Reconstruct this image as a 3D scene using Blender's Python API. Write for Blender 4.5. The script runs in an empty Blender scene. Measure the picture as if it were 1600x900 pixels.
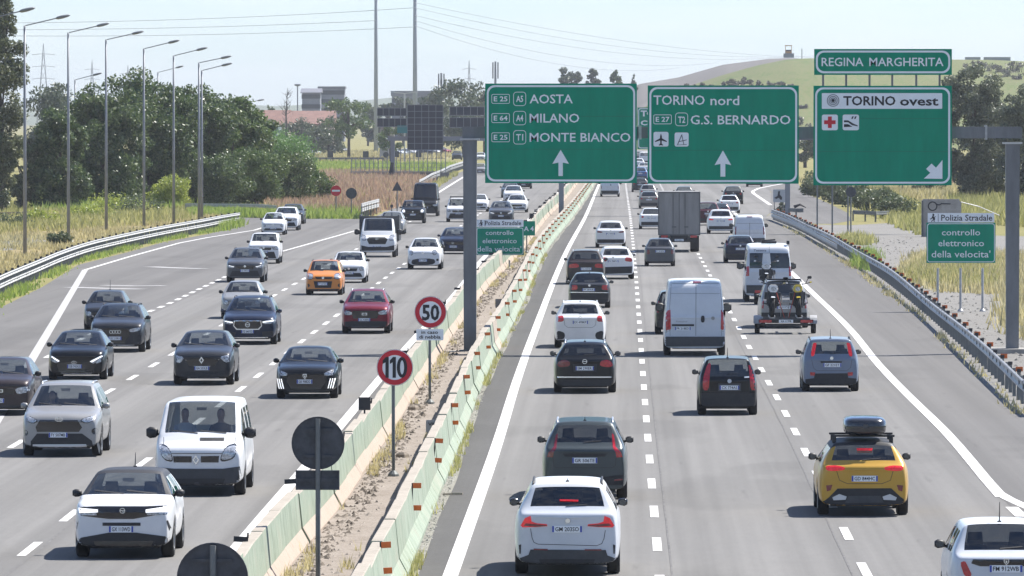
import bpy, bmesh, math, random
import numpy as np
from mathutils import Vector, Matrix
from mathutils.bvhtree import BVHTree
from mathutils.geometry import tessellate_polygon

SC = bpy.context.scene
COL = SC.collection
R = random.Random(7)
NR = np.random.RandomState(11)

# ------------------------------------------------------------------ camera
F = 11500.0            # focal length in photo pixels (photo is 1600 x 900)
CAMH = 8.0
YAW = math.atan(175 / F)
PIT = math.atan(270 / F)
cam_d = bpy.data.cameras.new('camera')
cam_d.sensor_width = 36.0
cam_d.lens = F / 1600 * 36.0
cam_d.clip_start = 1.0
cam_d.clip_end = 30000
cam = bpy.data.objects.new('camera', cam_d)
cam.location = (0, 0, CAMH)
cam.rotation_euler = (math.pi / 2 - PIT, 0, YAW)
COL.objects.link(cam)
SC.camera = cam
CM = cam.rotation_euler.to_matrix()

# ------------------------------------------------------------------ light
SUN = Vector((0.60, 0.44, 1.0)).normalized()
sun_el = math.asin(SUN.z)
sun_az = math.atan2(SUN.x, SUN.y)
w = bpy.data.worlds.new('World')
SC.world = w
w.use_nodes = True
nt = w.node_tree
nt.nodes.clear()
o_ = nt.nodes.new('ShaderNodeOutputWorld')
b_ = nt.nodes.new('ShaderNodeBackground')
s_ = nt.nodes.new('ShaderNodeTexSky')
s_.sky_type = 'NISHITA'
s_.sun_disc = False
s_.sun_elevation = sun_el
s_.sun_rotation = sun_az
s_.altitude = 250
s_.air_density = 0.8
s_.dust_density = 0.55
s_.ozone_density = 8.0
b_.inputs['Strength'].default_value = 0.100
# thin high cloud over the whole sky
tc_ = nt.nodes.new('ShaderNodeTexCoord')
mp_ = nt.nodes.new('ShaderNodeMapping')
mp_.inputs['Scale'].default_value = (14, 14, 110)
nz_ = nt.nodes.new('ShaderNodeTexNoise')
nz_.inputs['Scale'].default_value = 1.0
nz_.inputs['Detail'].default_value = 7
nz_.inputs['Roughness'].default_value = .6
mr_ = nt.nodes.new('ShaderNodeMapRange')
mr_.inputs[1].default_value = .42
mr_.inputs[2].default_value = .72
mr_.inputs[3].default_value = 0.0
mr_.inputs[4].default_value = .34
mx_ = nt.nodes.new('ShaderNodeMix')
mx_.data_type = 'RGBA'
nt.links.new(tc_.outputs['Generated'], mp_.inputs[0])
nt.links.new(mp_.outputs[0], nz_.inputs['Vector'])
nt.links.new(nz_.outputs['Fac'], mr_.inputs[0])
nt.links.new(mr_.outputs[0], mx_.inputs[0])
nt.links.new(s_.outputs[0], mx_.inputs[6])
mx_.inputs[7].default_value = (6.0, 6.1, 6.2, 1)
nt.links.new(mx_.outputs[2], b_.inputs['Color'])
nt.links.new(b_.outputs[0], o_.inputs['Surface'])
sl = bpy.data.lights.new('sun', 'SUN')
sl.energy = 5.0
sl.angle = math.radians(0.5)
sl.color = (1.0, 0.955, 0.89)
so = bpy.data.objects.new('sun', sl)
so.rotation_euler = SUN.to_track_quat('Z', 'Y').to_euler()
so.location = (0, 200, 100)
COL.objects.link(so)
SC.view_settings.view_transform = 'Standard'
SC.view_settings.look = 'None'
SC.view_settings.exposure = 0.90
SC.view_settings.gamma = 1.0
SC.cycles.max_bounces = 8
SC.cycles.transparent_max_bounces = 12


# ------------------------------------------------------------------ photo pixel -> place
def ray(px, py):
    v = Vector(((px - 800) / F, -(py - 450) / F, -1.0))
    return CM @ v


def G(px, py, z=0.0):
    d = ray(px, py)
    t = (z - CAMH) / d.z
    return Vector((d.x * t, d.y * t, z))


def K(px, py, Y):
    d = ray(px, py)
    t = Y / d.y
    return Vector((d.x * t, Y, CAMH + d.z * t))


def ppm(Y):
    return F / Y


def Yof(py):
    return G(975, py).y


# ------------------------------------------------------------------ materials
MATS = {}


def nodes_of(m):
    m.use_nodes = True
    n = m.node_tree
    return n, n.nodes['Principled BSDF']


def mat(name, col, rough=0.6, metal=0.0, coat=0.0, emit=None, es=1.0, noise=0.0, nscale=4.0, spec=0.5, bump=0.0,
        stretch=(1, 1, 1), col2=None):
    if name in MATS:
        return MATS[name]
    m = bpy.data.materials.new(name)
    n, p = nodes_of(m)
    p.inputs['Base Color'].default_value = (*col, 1)
    p.inputs['Roughness'].default_value = rough
    p.inputs['Metallic'].default_value = metal
    p.inputs['Specular IOR Level'].default_value = spec
    p.inputs['Coat Weight'].default_value = coat
    p.inputs['Coat Roughness'].default_value = 0.05
    if emit:
        p.inputs['Emission Color'].default_value = (*emit, 1)
        p.inputs['Emission Strength'].default_value = es
    if noise > 0 or bump > 0:
        tc = n.nodes.new('ShaderNodeTexCoord')
        mp = n.nodes.new('ShaderNodeMapping')
        mp.inputs['Scale'].default_value = stretch
        tx = n.nodes.new('ShaderNodeTexNoise')
        tx.inputs['Scale'].default_value = nscale
        tx.inputs['Detail'].default_value = 6
        tx.inputs['Roughness'].default_value = 0.65
        n.links.new(tc.outputs['Object'], mp.inputs[0])
        n.links.new(mp.outputs[0], tx.inputs['Vector'])
        if noise > 0:
            r = n.nodes.new('ShaderNodeValToRGB')
            c2 = col2 or tuple(min(1, c * (1 + noise)) for c in col)
            c1 = tuple(c * (1 - noise) for c in col) if not col2 else col
            r.color_ramp.elements[0].position = 0.32
            r.color_ramp.elements[1].position = 0.68
            r.color_ramp.elements[0].color = (*c1, 1)
            r.color_ramp.elements[1].color = (*c2, 1)
            n.links.new(tx.outputs['Fac'], r.inputs[0])
            n.links.new(r.outputs[0], p.inputs['Base Color'])
        if bump > 0:
            b = n.nodes.new('ShaderNodeBump')
            b.inputs['Strength'].default_value = bump
            b.inputs['Distance'].default_value = 0.05
            n.links.new(tx.outputs['Fac'], b.inputs['Height'])
            n.links.new(b.outputs[0], p.inputs['Normal'])
    MATS[name] = m
    return m


def ground_mat(name, stops, scales, bump=0.3, rough=0.95, stretch=(1, 1, 1), streak=0.0):
    """blend of two noises through a colour ramp, plus a fine grain"""
    if name in MATS:
        return MATS[name]
    m = bpy.data.materials.new(name)
    n, p = nodes_of(m)
    p.inputs['Roughness'].default_value = rough
    p.inputs['Specular IOR Level'].default_value = 0.2
    tc = n.nodes.new('ShaderNodeTexCoord')
    mp = n.nodes.new('ShaderNodeMapping')
    mp.inputs['Scale'].default_value = stretch
    n.links.new(tc.outputs['Object'], mp.inputs[0])
    outs = []
    for sc in scales:
        tx = n.nodes.new('ShaderNodeTexNoise')
        tx.inputs['Scale'].default_value = sc
        tx.inputs['Detail'].default_value = 7
        tx.inputs['Roughness'].default_value = 0.7
        n.links.new(mp.outputs[0], tx.inputs['Vector'])
        outs.append(tx.outputs['Fac'])
    cur = outs[0]
    for o in outs[1:]:
        mx = n.nodes.new('ShaderNodeMix')
        mx.inputs[0].default_value = 0.5
        n.links.new(cur, mx.inputs[2])
        n.links.new(o, mx.inputs[3])
        cur = mx.outputs[0]
    rp = n.nodes.new('ShaderNodeValToRGB')
    cr = rp.color_ramp
    while len(cr.elements) < len(stops):
        cr.elements.new(0.5)
    for e, (pos, c) in zip(cr.elements, stops):
        e.position = pos
        e.color = (*c, 1)
    n.links.new(cur, rp.inputs[0])
    n.links.new(rp.outputs[0], p.inputs['Base Color'])
    if streak:
        # long wear bands along the carriageway, oil drips, and patches of newer tar
        cur_c = rp.outputs[0]
        for sx, sy, lo_, hi_, amt in ((.85, .004, .40, .62, streak), (4.5, .02, .35, .65, streak * .5), (.16, .05, .56, .60, streak * .55), (2.2, .12, .66, .74, streak * .9)):
            m2 = n.nodes.new('ShaderNodeMapping')
            m2.inputs['Scale'].default_value = (sx, sy, 1)
            n.links.new(tc.outputs['Object'], m2.inputs[0])
            t2 = n.nodes.new('ShaderNodeTexNoise')
            t2.inputs['Scale'].default_value = 1.0
            t2.inputs['Detail'].default_value = 4
            n.links.new(m2.outputs[0], t2.inputs['Vector'])
            mr = n.nodes.new('ShaderNodeMapRange')
            mr.inputs[1].default_value = lo_
            mr.inputs[2].default_value = hi_
            mr.inputs[3].default_value = 1.06
            mr.inputs[4].default_value = 1.06 - amt
            n.links.new(t2.outputs['Fac'], mr.inputs[0])
            mm = n.nodes.new('ShaderNodeMix')
            mm.data_type = 'RGBA'
            mm.blend_type = 'MULTIPLY'
            mm.inputs[0].default_value = 1
            n.links.new(cur_c, mm.inputs[6])
            n.links.new(mr.outputs[0], mm.inputs[7])
            cur_c = mm.outputs[2]
        n.links.new(cur_c, p.inputs['Base Color'])
    if bump:
        b = n.nodes.new('ShaderNodeBump')
        b.inputs['Strength'].default_value = bump
        b.inputs['Distance'].default_value = 0.05
        n.links.new(outs[-1], b.inputs['Height'])
        n.links.new(b.outputs[0], p.inputs['Normal'])
    MATS[name] = m
    return m


def leaf_mat(name, c1, c2, c3, trans=0.35):
    if name in MATS:
        return MATS[name]
    m = bpy.data.materials.new(name)
    m.use_nodes = True
    n = m.node_tree
    n.nodes.clear()
    out = n.nodes.new('ShaderNodeOutputMaterial')
    geo = n.nodes.new('ShaderNodeNewGeometry')
    rp = n.nodes.new('ShaderNodeValToRGB')
    cr = rp.color_ramp
    cr.elements.new(0.5)
    for e, (q, c) in zip(cr.elements, ((0.05, c1), (0.5, c2), (0.95, c3))):
        e.position = q
        e.color = (*c, 1)
    n.links.new(geo.outputs['Random Per Island'], rp.inputs[0])
    d = n.nodes.new('ShaderNodeBsdfDiffuse')
    t = n.nodes.new('ShaderNodeBsdfTranslucent')
    g = n.nodes.new('ShaderNodeBsdfGlossy')
    g.inputs['Roughness'].default_value = 0.45
    g.inputs['Color'].default_value = (0.9, 0.9, 0.9, 1)
    mx = n.nodes.new('ShaderNodeMixShader')
    mx.inputs[0].default_value = trans
    mg = n.nodes.new('ShaderNodeMixShader')
    mg.inputs[0].default_value = 0.05
    n.links.new(rp.outputs[0], d.inputs['Color'])
    n.links.new(rp.outputs[0], t.inputs['Color'])
    n.links.new(d.outputs[0], mx.inputs[1])
    n.links.new(t.outputs[0], mx.inputs[2])
    n.links.new(mx.outputs[0], mg.inputs[1])
    n.links.new(g.outputs[0], mg.inputs[2])
    n.links.new(mg.outputs[0], out.inputs['Surface'])
    MATS[name] = m
    return m


def glass_mat(name, tint, rough=0.02):
    if name in MATS:
        return MATS[name]
    m = bpy.data.materials.new(name)
    m.use_nodes = True
    n = m.node_tree
    n.nodes.clear()
    out = n.nodes.new('ShaderNodeOutputMaterial')
    lw = n.nodes.new('ShaderNodeLayerWeight')
    lw.inputs['Blend'].default_value = .5
    pw = n.nodes.new('ShaderNodeMath')
    pw.operation = 'POWER'
    pw.inputs[1].default_value = 5
    fr = n.nodes.new('ShaderNodeMath')
    fr.operation = 'MULTIPLY_ADD'
    fr.inputs[1].default_value = .85
    fr.inputs[2].default_value = .12
    n.links.new(lw.outputs['Facing'], pw.inputs[0])
    n.links.new(pw.outputs[0], fr.inputs[0])
    t = n.nodes.new('ShaderNodeBsdfTransparent')
    t.inputs['Color'].default_value = (*tint, 1)
    g = n.nodes.new('ShaderNodeBsdfGlossy')
    g.inputs['Roughness'].default_value = rough
    mx = n.nodes.new('ShaderNodeMixShader')
    n.links.new(fr.outputs[0], mx.inputs[0])
    n.links.new(t.outputs[0], mx.inputs[1])
    n.links.new(g.outputs[0], mx.inputs[2])
    n.links.new(mx.outputs[0], out.inputs['Surface'])
    MATS[name] = m
    return m


def paint(name, col, metal=0.0, rough=0.38):
    return mat('paint_' + name, col, rough, metal, coat=0.5, noise=0.05, nscale=2.5, spec=0.2)


WHITE = paint('white', (0.68, 0.685, 0.69))
BLACKP = mat('black_plastic', (0.018, 0.018, 0.020), 0.55, noise=0.25, nscale=9)
GLOSSB = mat('gloss_black', (0.012, 0.012, 0.014), 0.15, coat=0.6)
DGREY = mat('grey_plastic', (0.05, 0.052, 0.056), 0.6, noise=0.15, nscale=9)
CHROME = mat('chrome', (0.75, 0.76, 0.78), 0.18, 1.0)
SILVER = mat('silver_trim', (0.50, 0.51, 0.53), 0.35, 0.7)
TYRE = mat('tyre_rubber', (0.016, 0.016, 0.017), 0.85, noise=0.2, nscale=20)
RIM = mat('alloy_rim', (0.38, 0.39, 0.40), 0.35, 0.8)
LAMP = mat('headlamp_glass', (0.42, 0.44, 0.47), 0.12, 0.3, coat=0.8, noise=0.75, nscale=16)
DRL = mat('daytime_lamp', (0.9, 0.9, 0.9), 0.3, emit=(1, 1, 1), es=0.55)
TAIL = mat('tail_lamp', (0.42, 0.012, 0.02), 0.15, coat=1.0, noise=0.35, nscale=16)
TAILD = mat('tail_lamp_dark', (0.16, 0.012, 0.02), 0.15, coat=1.0, noise=0.3, nscale=16)
TAILON = mat('tail_lamp_lit', (0.50, 0.012, 0.02), 0.2, coat=0.4, emit=(1.0, 0.03, 0.04), es=0.14, noise=0.45, nscale=22)
PLATE = mat('plate_white', (0.78, 0.80, 0.82), 0.4, noise=0.03)
PBLUE = mat('plate_blue', (0.02, 0.05, 0.35), 0.4)
INK = mat('ink', (0.015, 0.015, 0.02), 0.6)
GLASS = glass_mat('car_glass', (0.60, 0.63, 0.63))
GLASSD = glass_mat('privacy_glass', (0.24, 0.25, 0.26))
CABIN = mat('cabin_trim', (0.050, 0.052, 0.056), 0.9, noise=0.2, nscale=5)
SEATM = mat('seat_cloth', (0.055, 0.055, 0.06), 0.95, noise=0.2, nscale=8)
STEEL = mat('gantry_steel', (0.165, 0.170, 0.178), 0.6, 0.05, noise=0.2, nscale=1.2, stretch=(2, 2, .5))
GALV = mat('galvanised', (0.42, 0.42, 0.42), 0.5, 0.25, noise=0.22, nscale=3)
GALVW = mat('pale_galvanised', (0.47, 0.47, 0.455), 0.55, 0.15, noise=0.12, nscale=2)
POST = mat('post_steel', (0.16, 0.17, 0.17), 0.6, 0.3, noise=0.2, nscale=4)
LPOLE = mat('lamp_pole', (0.23, 0.24, 0.26), 0.55, 0.3, noise=0.15, nscale=1.5)
GREEN = mat('sign_green', (0.003, 0.245, 0.148), 0.5, noise=0.10, nscale=0.9, spec=0.15, stretch=(3, 1, .5))
SWHITE = mat('sign_white', (0.74, 0.77, 0.80), 0.5, noise=0.05, nscale=1.2)
SRED = mat('sign_red', (0.52, 0.008, 0.025), 0.45, noise=0.06, nscale=3)
SGREY = mat('sign_back', (0.058, 0.062, 0.072), 0.6, 0.2, noise=0.35, nscale=5)
ORANGE = mat('reflector_orange', (0.62, 0.13, 0.018), 0.45, noise=0.2, nscale=6)
MIRG = mat('mirror_glass', (0.10, 0.11, 0.12), 0.1, 0.6)
CONC = mat('concrete', (0.30, 0.285, 0.26), 0.9, noise=0.25, nscale=1.5, bump=0.2)


# ------------------------------------------------------------------ mesh helpers
class MB:
    def __init__(s):
        s.v, s.f, s.m = [], [], []

    def add(s, vs, fs, mi=0):
        o = len(s.v)
        s.v += [tuple(v) for v in vs]
        for f in fs:
            s.f.append(tuple(i + o for i in f))
            s.m.append(mi)
        return s

    def box(s, a, b, mi=0, rot=None, at=(0, 0, 0)):
        (x0, y0, z0), (x1, y1, z1) = a, b
        vs = [Vector(p) for p in ((x0, y0, z0), (x1, y0, z0), (x1, y1, z0), (x0, y1, z0),
                                  (x0, y0, z1), (x1, y0, z1), (x1, y1, z1), (x0, y1, z1))]
        if rot is not None:
            vs = [rot @ v for v in vs]
        at = Vector(at)
        return s.add([v + at for v in vs], [(0, 3, 2, 1), (4, 5, 6, 7), (0, 1, 5, 4), (1, 2, 6, 5), (2, 3, 7, 6), (3, 0, 4, 7)], mi)

    def taper(s, x0, x1, y0, y1, z0, z1, k, mi=0, ky=None):
        """box whose top is k times its base"""
        ky = k if ky is None else ky
        cx, cy = (x0 + x1) / 2, (y0 + y1) / 2
        hx, hy = (x1 - x0) / 2, (y1 - y0) / 2
        vs = []
        for z, a, b in ((z0, 1, 1), (z1, k, ky)):
            vs += [(cx - hx * a, cy - hy * b, z), (cx + hx * a, cy - hy * b, z), (cx + hx * a, cy + hy * b, z), (cx - hx * a, cy + hy * b, z)]
        return s.add(vs, [(0, 3, 2, 1), (4, 5, 6, 7), (0, 1, 5, 4), (1, 2, 6, 5), (2, 3, 7, 6), (3, 0, 4, 7)], mi)

    def tube(s, pts, r, n=8, mi=0, cap=True):
        pts = [Vector(p) for p in pts]
        if not isinstance(r, (list, tuple)):
            r = [r] * len(pts)
        rings = []
        for i, p in enumerate(pts):
            t = (pts[min(i + 1, len(pts) - 1)] - pts[max(i - 1, 0)]).normalized()
            up = Vector((0, 0, 1)) if abs(t.z) < 0.9 else Vector((0, 1, 0))
            a = t.cross(up).normalized()
            b = t.cross(a).normalized()
            rings.append([p + (a * math.cos(2 * math.pi * k / n) + b * math.sin(2 * math.pi * k / n)) * r[i] for k in range(n)])
        vs = [v for q in rings for v in q]
        fs = []
        for i in range(len(pts) - 1):
            for k in range(n):
                fs.append((i * n + k, i * n + (k + 1) % n, (i + 1) * n + (k + 1) % n, (i + 1) * n + k))
        if cap:
            fs.append(tuple(range(n))[::-1])
            fs.append(tuple((len(pts) - 1) * n + k for k in range(n)))
        return s.add(vs, fs, mi)

    def lathe(s, prof, n=16, axis='z', at=(0, 0, 0), mi=0, closed=False):
        vs, fs = [], []
        at = Vector(at)
        for (r, h) in prof:
            for k in range(n):
                a = 2 * math.pi * k / n
                c, d = r * math.cos(a), r * math.sin(a)
                v = {'z': (c, d, h), 'x': (h, c, d), 'y': (c, h, d)}[axis]
                vs.append(Vector(v) + at)
        m = len(prof)
        for i in range(m if closed else m - 1):
            j = (i + 1) % m
            for k in range(n):
                fs.append((i * n + k, i * n + (k + 1) % n, j * n + (k + 1) % n, j * n + k))
        return s.add(vs, fs, mi)

    def prism(s, poly, y0, y1, mi=0):
        """polygon of (x,z) points given depth from y0 to y1"""
        n = len(poly)
        vs = [(x, y0, z) for x, z in poly] + [(x, y1, z) for x, z in poly]
        tri = tessellate_polygon([[Vector((x, z, 0)) for x, z in poly]])
        fs = [tuple(t) for t in tri] + [tuple(i + n for i in t)[::-1] for t in tri]
        fs += [(i, (i + 1) % n, n + (i + 1) % n, n + i) for i in range(n)]
        return s.add(vs, fs, mi)

    def ring(s, outer, inner, y0, y1, mi=0):
        n = len(outer)
        vs = [(x, y0, z) for x, z in outer] + [(x, y0, z) for x, z in inner] + [(x, y1, z) for x, z in outer] + [(x, y1, z) for x, z in inner]
        fs = []
        for i in range(n):
            j = (i + 1) % n
            fs += [(i, j, n + j, n + i), (2 * n + i, 3 * n + i, 3 * n + j, 2 * n + j), (i, 2 * n + i, 2 * n + j, j), (n + i, n + j, 3 * n + j, 3 * n + i)]
        return s.add(vs, fs, mi)

    def loft(s, secs, mi=0, close=True, cap=True):
        n = len(secs[0])
        vs = [p for q in secs for p in q]
        fs = []
        for i in range(len(secs) - 1):
            for k in range(n if close else n - 1):
                fs.append((i * n + k, i * n + (k + 1) % n, (i + 1) * n + (k + 1) % n, (i + 1) * n + k))
        if cap and close:
            fs.append(tuple(range(n))[::-1])
            fs.append(tuple((len(secs) - 1) * n + k for k in range(n)))
        return s.add(vs, fs, mi)

    def mesh(s, name, mats, smooth=False, fix=True):
        me = bpy.data.meshes.new(name)
        me.from_pydata(s.v, [], s.f)
        for m in (mats if isinstance(mats, (list, tuple)) else [mats]):
            me.materials.append(m)
        if any(s.m):
            me.polygons.foreach_set('material_index', s.m)
        if fix:
            b = bmesh.new()
            b.from_mesh(me)
            bmesh.ops.recalc_face_normals(b, faces=b.faces)
            b.to_mesh(me)
            b.free()
        if smooth:
            me.polygons.foreach_set('use_smooth', [True] * len(me.polygons))
        me.update()
        return me

    def build(s, name, mats, parent=None, smooth=False, loc=None, fix=True):
        return link(name, s.mesh(name, mats, smooth, fix), parent, loc)


def link(name, me, parent=None, loc=None, rot=None, label=None):
    o = bpy.data.objects.new(name, me)
    COL.objects.link(o)
    if parent is not None:
        o.parent = parent
    if loc is not None:
        o.location = loc
    if rot is not None:
        o.rotation_euler = rot
    if label:
        o['label'] = label
    return o


def thing(name, label, cat, loc=(0, 0, 0), rz=0.0, group=None):
    o = bpy.data.objects.new(name, None)
    o.empty_display_size = 0.3
    COL.objects.link(o)
    o.location = loc
    o.rotation_euler = (0, 0, rz)
    o['label'] = label
    o['category'] = cat
    if group:
        o['group'] = group
    return o


def tag(o, label, cat, group=None):
    o['label'] = label
    o['category'] = cat
    if group:
        o['group'] = group
    return o


def copy_thing(src, loc, rz=None, label=None, scale=None):
    r = src.copy()
    COL.objects.link(r)
    r.location = loc
    if rz is not None:
        r.rotation_euler = (0, 0, rz)
    if scale is not None:
        r.scale = scale if isinstance(scale, (tuple, list)) else (scale,) * 3
    if label:
        r['label'] = label
    for ch in list(src.children):
        c = ch.copy()
        COL.objects.link(c)
        c.parent = r
        for g in ch.children:
            d = g.copy()
            COL.objects.link(d)
            d.parent = c
    return r


def structure(o):
    o['kind'] = 'structure'
    return o


def stuff(o):
    o['kind'] = 'stuff'
    return o


TXT = {}


def text_data(t, bold=0.0, spacing=1.0):
    k = (t, bold, spacing)
    if k not in TXT:
        cu = bpy.data.curves.new('lettering', 'FONT')
        cu.body = t
        cu.size = 1.0
        cu.resolution_u = 2
        cu.offset = bold
        cu.space_character = spacing
        ob = bpy.data.objects.new('lettering', cu)
        me = bpy.data.meshes.new_from_object(ob)
        v = [(p.co.x, p.co.y) for p in me.vertices]
        f = [tuple(p.vertices) for p in me.polygons]
        bpy.data.objects.remove(ob)
        bpy.data.meshes.remove(me)
        TXT[k] = (v, f)
    return TXT[k]


def text(mb, t, x0, x1, z0, z1, y, bold=0.02, mi=0, spacing=1.0):
    """letters fitted into the box x0..x1, z0..z1 on the plane y, facing -y"""
    v, f = text_data(t, bold, spacing)
    ax, bx = min(p[0] for p in v), max(p[0] for p in v)
    az, bz = min(p[1] for p in v), max(p[1] for p in v)
    vs = [(x0 + (p[0] - ax) / max(1e-6, bx - ax) * (x1 - x0), y, z0 + (p[1] - az) / max(1e-6, bz - az) * (z1 - z0)) for p in v]
    return mb.add(vs, f, mi)


def rrect(x0, x1, z0, z1, r, n=5):
    pts = []
    for cx, cz, a0 in ((x1 - r, z1 - r, 0), (x0 + r, z1 - r, 90), (x0 + r, z0 + r, 180), (x1 - r, z0 + r, 270)):
        for k in range(n + 1):
            a = math.radians(a0 + 90 * k / n)
            pts.append((cx + r * math.cos(a), cz + r * math.sin(a)))
    return pts


def circle(cx, cz, r, n=28, rz=None):
    rz = rz or r
    return [(cx + r * math.cos(2 * math.pi * k / n), cz + rz * math.sin(2 * math.pi * k / n)) for k in range(n)]


def sheet(name, pts, z, m, sub=None):
    """flat polygon on the ground"""
    vs = [(p[0], p[1], z) for p in pts]
    tri = tessellate_polygon([[Vector((p[0], p[1], 0)) for p in pts]])
    mb = MB()
    mb.add(vs, [tuple(t) for t in tri])
    o = mb.build(name, m, fix=False)
    me = o.data
    for p in me.polygons:
        pass
    b = bmesh.new()
    b.from_mesh(me)
    for f in b.faces:
        f.normal_update()
        if f.normal.z < 0:
            f.normal_flip()
    b.to_mesh(me)
    b.free()
    return o


def interp(tab):
    xs = [a for a, b in tab]
    ys = [b for a, b in tab]
    # cubic hermite
    xs_, ys_ = np.array(xs, float), np.array(ys, float)
    m = np.gradient(ys_, xs_)

    def f(x):
        if x <= xs_[0]:
            return float(ys_[0])
        if x >= xs_[-1]:
            return float(ys_[-1])
        i = int(np.searchsorted(xs_, x) - 1)
        h = xs_[i + 1] - xs_[i]
        t = (x - xs_[i]) / h
        return float((2 * t**3 - 3 * t**2 + 1) * ys_[i] + (t**3 - 2 * t**2 + t) * h * m[i] + (-2 * t**3 + 3 * t**2) * ys_[i + 1] + (t**3 - t**2) * h * m[i + 1])
    return f


def path_from_px(pix):
    """photo pixels on the ground -> X as a function of distance Y"""
    w_ = sorted(((G(x, y).y, G(x, y).x) for x, y in pix))
    return interp(w_)


def strip(name, fx, y0, y1, wid, z, m, step=8.0):
    mb = MB()
    n = max(2, int((y1 - y0) / step))
    vs, fs = [], []
    for i in range(n + 1):
        y = y0 + (y1 - y0) * i / n
        x = fx(y)
        vs += [(x - wid / 2, y, z), (x + wid / 2, y, z)]
    for i in range(n):
        fs.append((2 * i, 2 * i + 1, 2 * i + 3, 2 * i + 2))
    mb.add(vs, fs)
    return structure(mb.build(name, m, fix=False))


def pline(name, pix, wid, z, m):
    """painted line through photo-traced ground points, true width on the ground"""
    P = [G(x, y) for x, y in pix]
    mb = MB()
    vs, fs = [], []
    for i, p in enumerate(P):
        t = P[min(i + 1, len(P) - 1)] - P[max(i - 1, 0)]
        n = Vector((-t.y, t.x, 0)).normalized() * wid / 2
        vs += [(p.x + n.x, p.y + n.y, z), (p.x - n.x, p.y - n.y, z)]
    for i in range(len(P) - 1):
        fs.append((2 * i, 2 * i + 1, 2 * i + 3, 2 * i + 2))
    mb.add(vs, fs)
    return structure(mb.build(name, m, fix=False))
# ------------------------------------------------------------------ vehicles
def catmull(V, Fq, T):
    V = np.asarray(V, float)
    Fq = np.asarray(Fq, int)
    nf, nv = len(Fq), len(V)
    fp = V[Fq].mean(1)
    e = np.stack([Fq, np.roll(Fq, -1, 1)], 2).reshape(-1, 2)
    es = np.sort(e, 1)
    ue, inv = np.unique(es, axis=0, return_inverse=True)
    inv = inv.reshape(-1)
    ne = len(ue)
    fidx = np.repeat(np.arange(nf), 4)
    cnt = np.bincount(inv, minlength=ne)
    fs = np.zeros((ne, 3))
    np.add.at(fs, inv, fp[fidx])
    mid = V[ue].mean(1)
    ep = np.where(cnt[:, None] == 2, (V[ue].sum(1) + fs) / 4, mid)
    Q = np.zeros((nv, 3)); nq = np.zeros(nv)
    np.add.at(Q, Fq.reshape(-1), fp[fidx]); np.add.at(nq, Fq.reshape(-1), 1)
    Rm = np.zeros((nv, 3)); nr = np.zeros(nv)
    for k in (0, 1):
        np.add.at(Rm, ue[:, k], mid); np.add.at(nr, ue[:, k], 1)
    nq1, nr1 = np.maximum(nq, 1)[:, None], np.maximum(nr, 1)[:, None]
    n = nr1
    nvp = (Q / nq1 + 2 * Rm / nr1 + (n - 3) * V) / n
    NV = np.vstack([nvp, ep, fp])
    ei = inv.reshape(nf, 4) + nv
    fi = np.arange(nf) + nv + ne
    out = np.empty((nf, 4, 4), int)
    for k in range(4):
        out[:, k, 0] = Fq[:, k]
        out[:, k, 1] = ei[:, k]
        out[:, k, 2] = fi
        out[:, k, 3] = ei[:, k - 1]
    return NV, out.reshape(-1, 4), np.repeat(T, 4)


STYLES = {
    'hatch': dict(L=4.1, W=1.77, H=1.47, hf=.82, cz=.98, belt=.96, cy=1.10, hy=1.95, re=.55, tl=.20, deck=1.02, wb=2.55, fo=.82, R=.32, rw=.69, zb=.19, pil=(-.20, -1.05), sq=.15),
    'city': dict(L=3.65, W=1.64, H=1.55, hf=.88, cz=1.03, belt=1.0, cy=.78, hy=1.45, re=.22, tl=.10, deck=1.0, wb=2.30, fo=.75, R=.30, rw=.76, zb=.19, pil=(-.10, -.95), sq=.35),
    'cinq': dict(L=3.57, W=1.63, H=1.49, hf=.84, cz=1.0, belt=.97, cy=.85, hy=1.5, re=.55, tl=.22, deck=1.0, wb=2.30, fo=.7, R=.30, rw=.68, zb=.18, pil=(-.25, -.85), sq=0),
    'suv': dict(L=4.45, W=1.83, H=1.63, hf=.96, cz=1.12, belt=1.07, cy=1.18, hy=2.02, re=.45, tl=.18, deck=1.10, wb=2.66, fo=.86, R=.345, rw=.70, zb=.22, pil=(-.15, -1.1), sq=.35),
    'wagon': dict(L=4.6, W=1.81, H=1.52, hf=.86, cz=1.0, belt=.98, cy=1.15, hy=2.0, re=.40, tl=.15, deck=1.02, wb=2.7, fo=.88, R=.33, rw=.68, zb=.19, pil=(-.2, -1.15), sq=.15),
    'jeep': dict(L=4.2, W=1.80, H=1.70, hf=1.05, cz=1.16, belt=1.10, cy=1.05, hy=1.6, re=.15, tl=.08, deck=1.12, wb=2.57, fo=.8, R=.345, rw=.80, zb=.24, pil=(-.1, -1.0), sq=.7),
    'van': dict(L=4.9, W=1.93, H=1.98, hf=1.02, cz=1.26, belt=1.16, cy=.62, hy=1.42, re=.14, tl=.07, deck=1.18, wb=3.1, fo=.85, R=.32, rw=.84, zb=.24, pil=(.35, -1.0), sq=.4),
    'bigvan': dict(L=5.6, W=2.06, H=2.52, hf=1.1, cz=1.42, belt=1.3, cy=.55, hy=1.5, re=.10, tl=.06, deck=1.36, wb=3.5, fo=.95, R=.34, rw=.88, zb=.26, pil=(.6, -1.2), sq=.7),
    'truckcab': dict(L=2.6, W=2.05, H=2.15, hf=1.12, cz=1.42, belt=1.3, cy=.60, hy=1.35, re=.10, tl=.06, deck=1.38, wb=3.3, fo=.9, R=.34, rw=.84, zb=.30, pil=(-.6, -.9), sq=.6),
}
BODYC = {}


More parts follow.
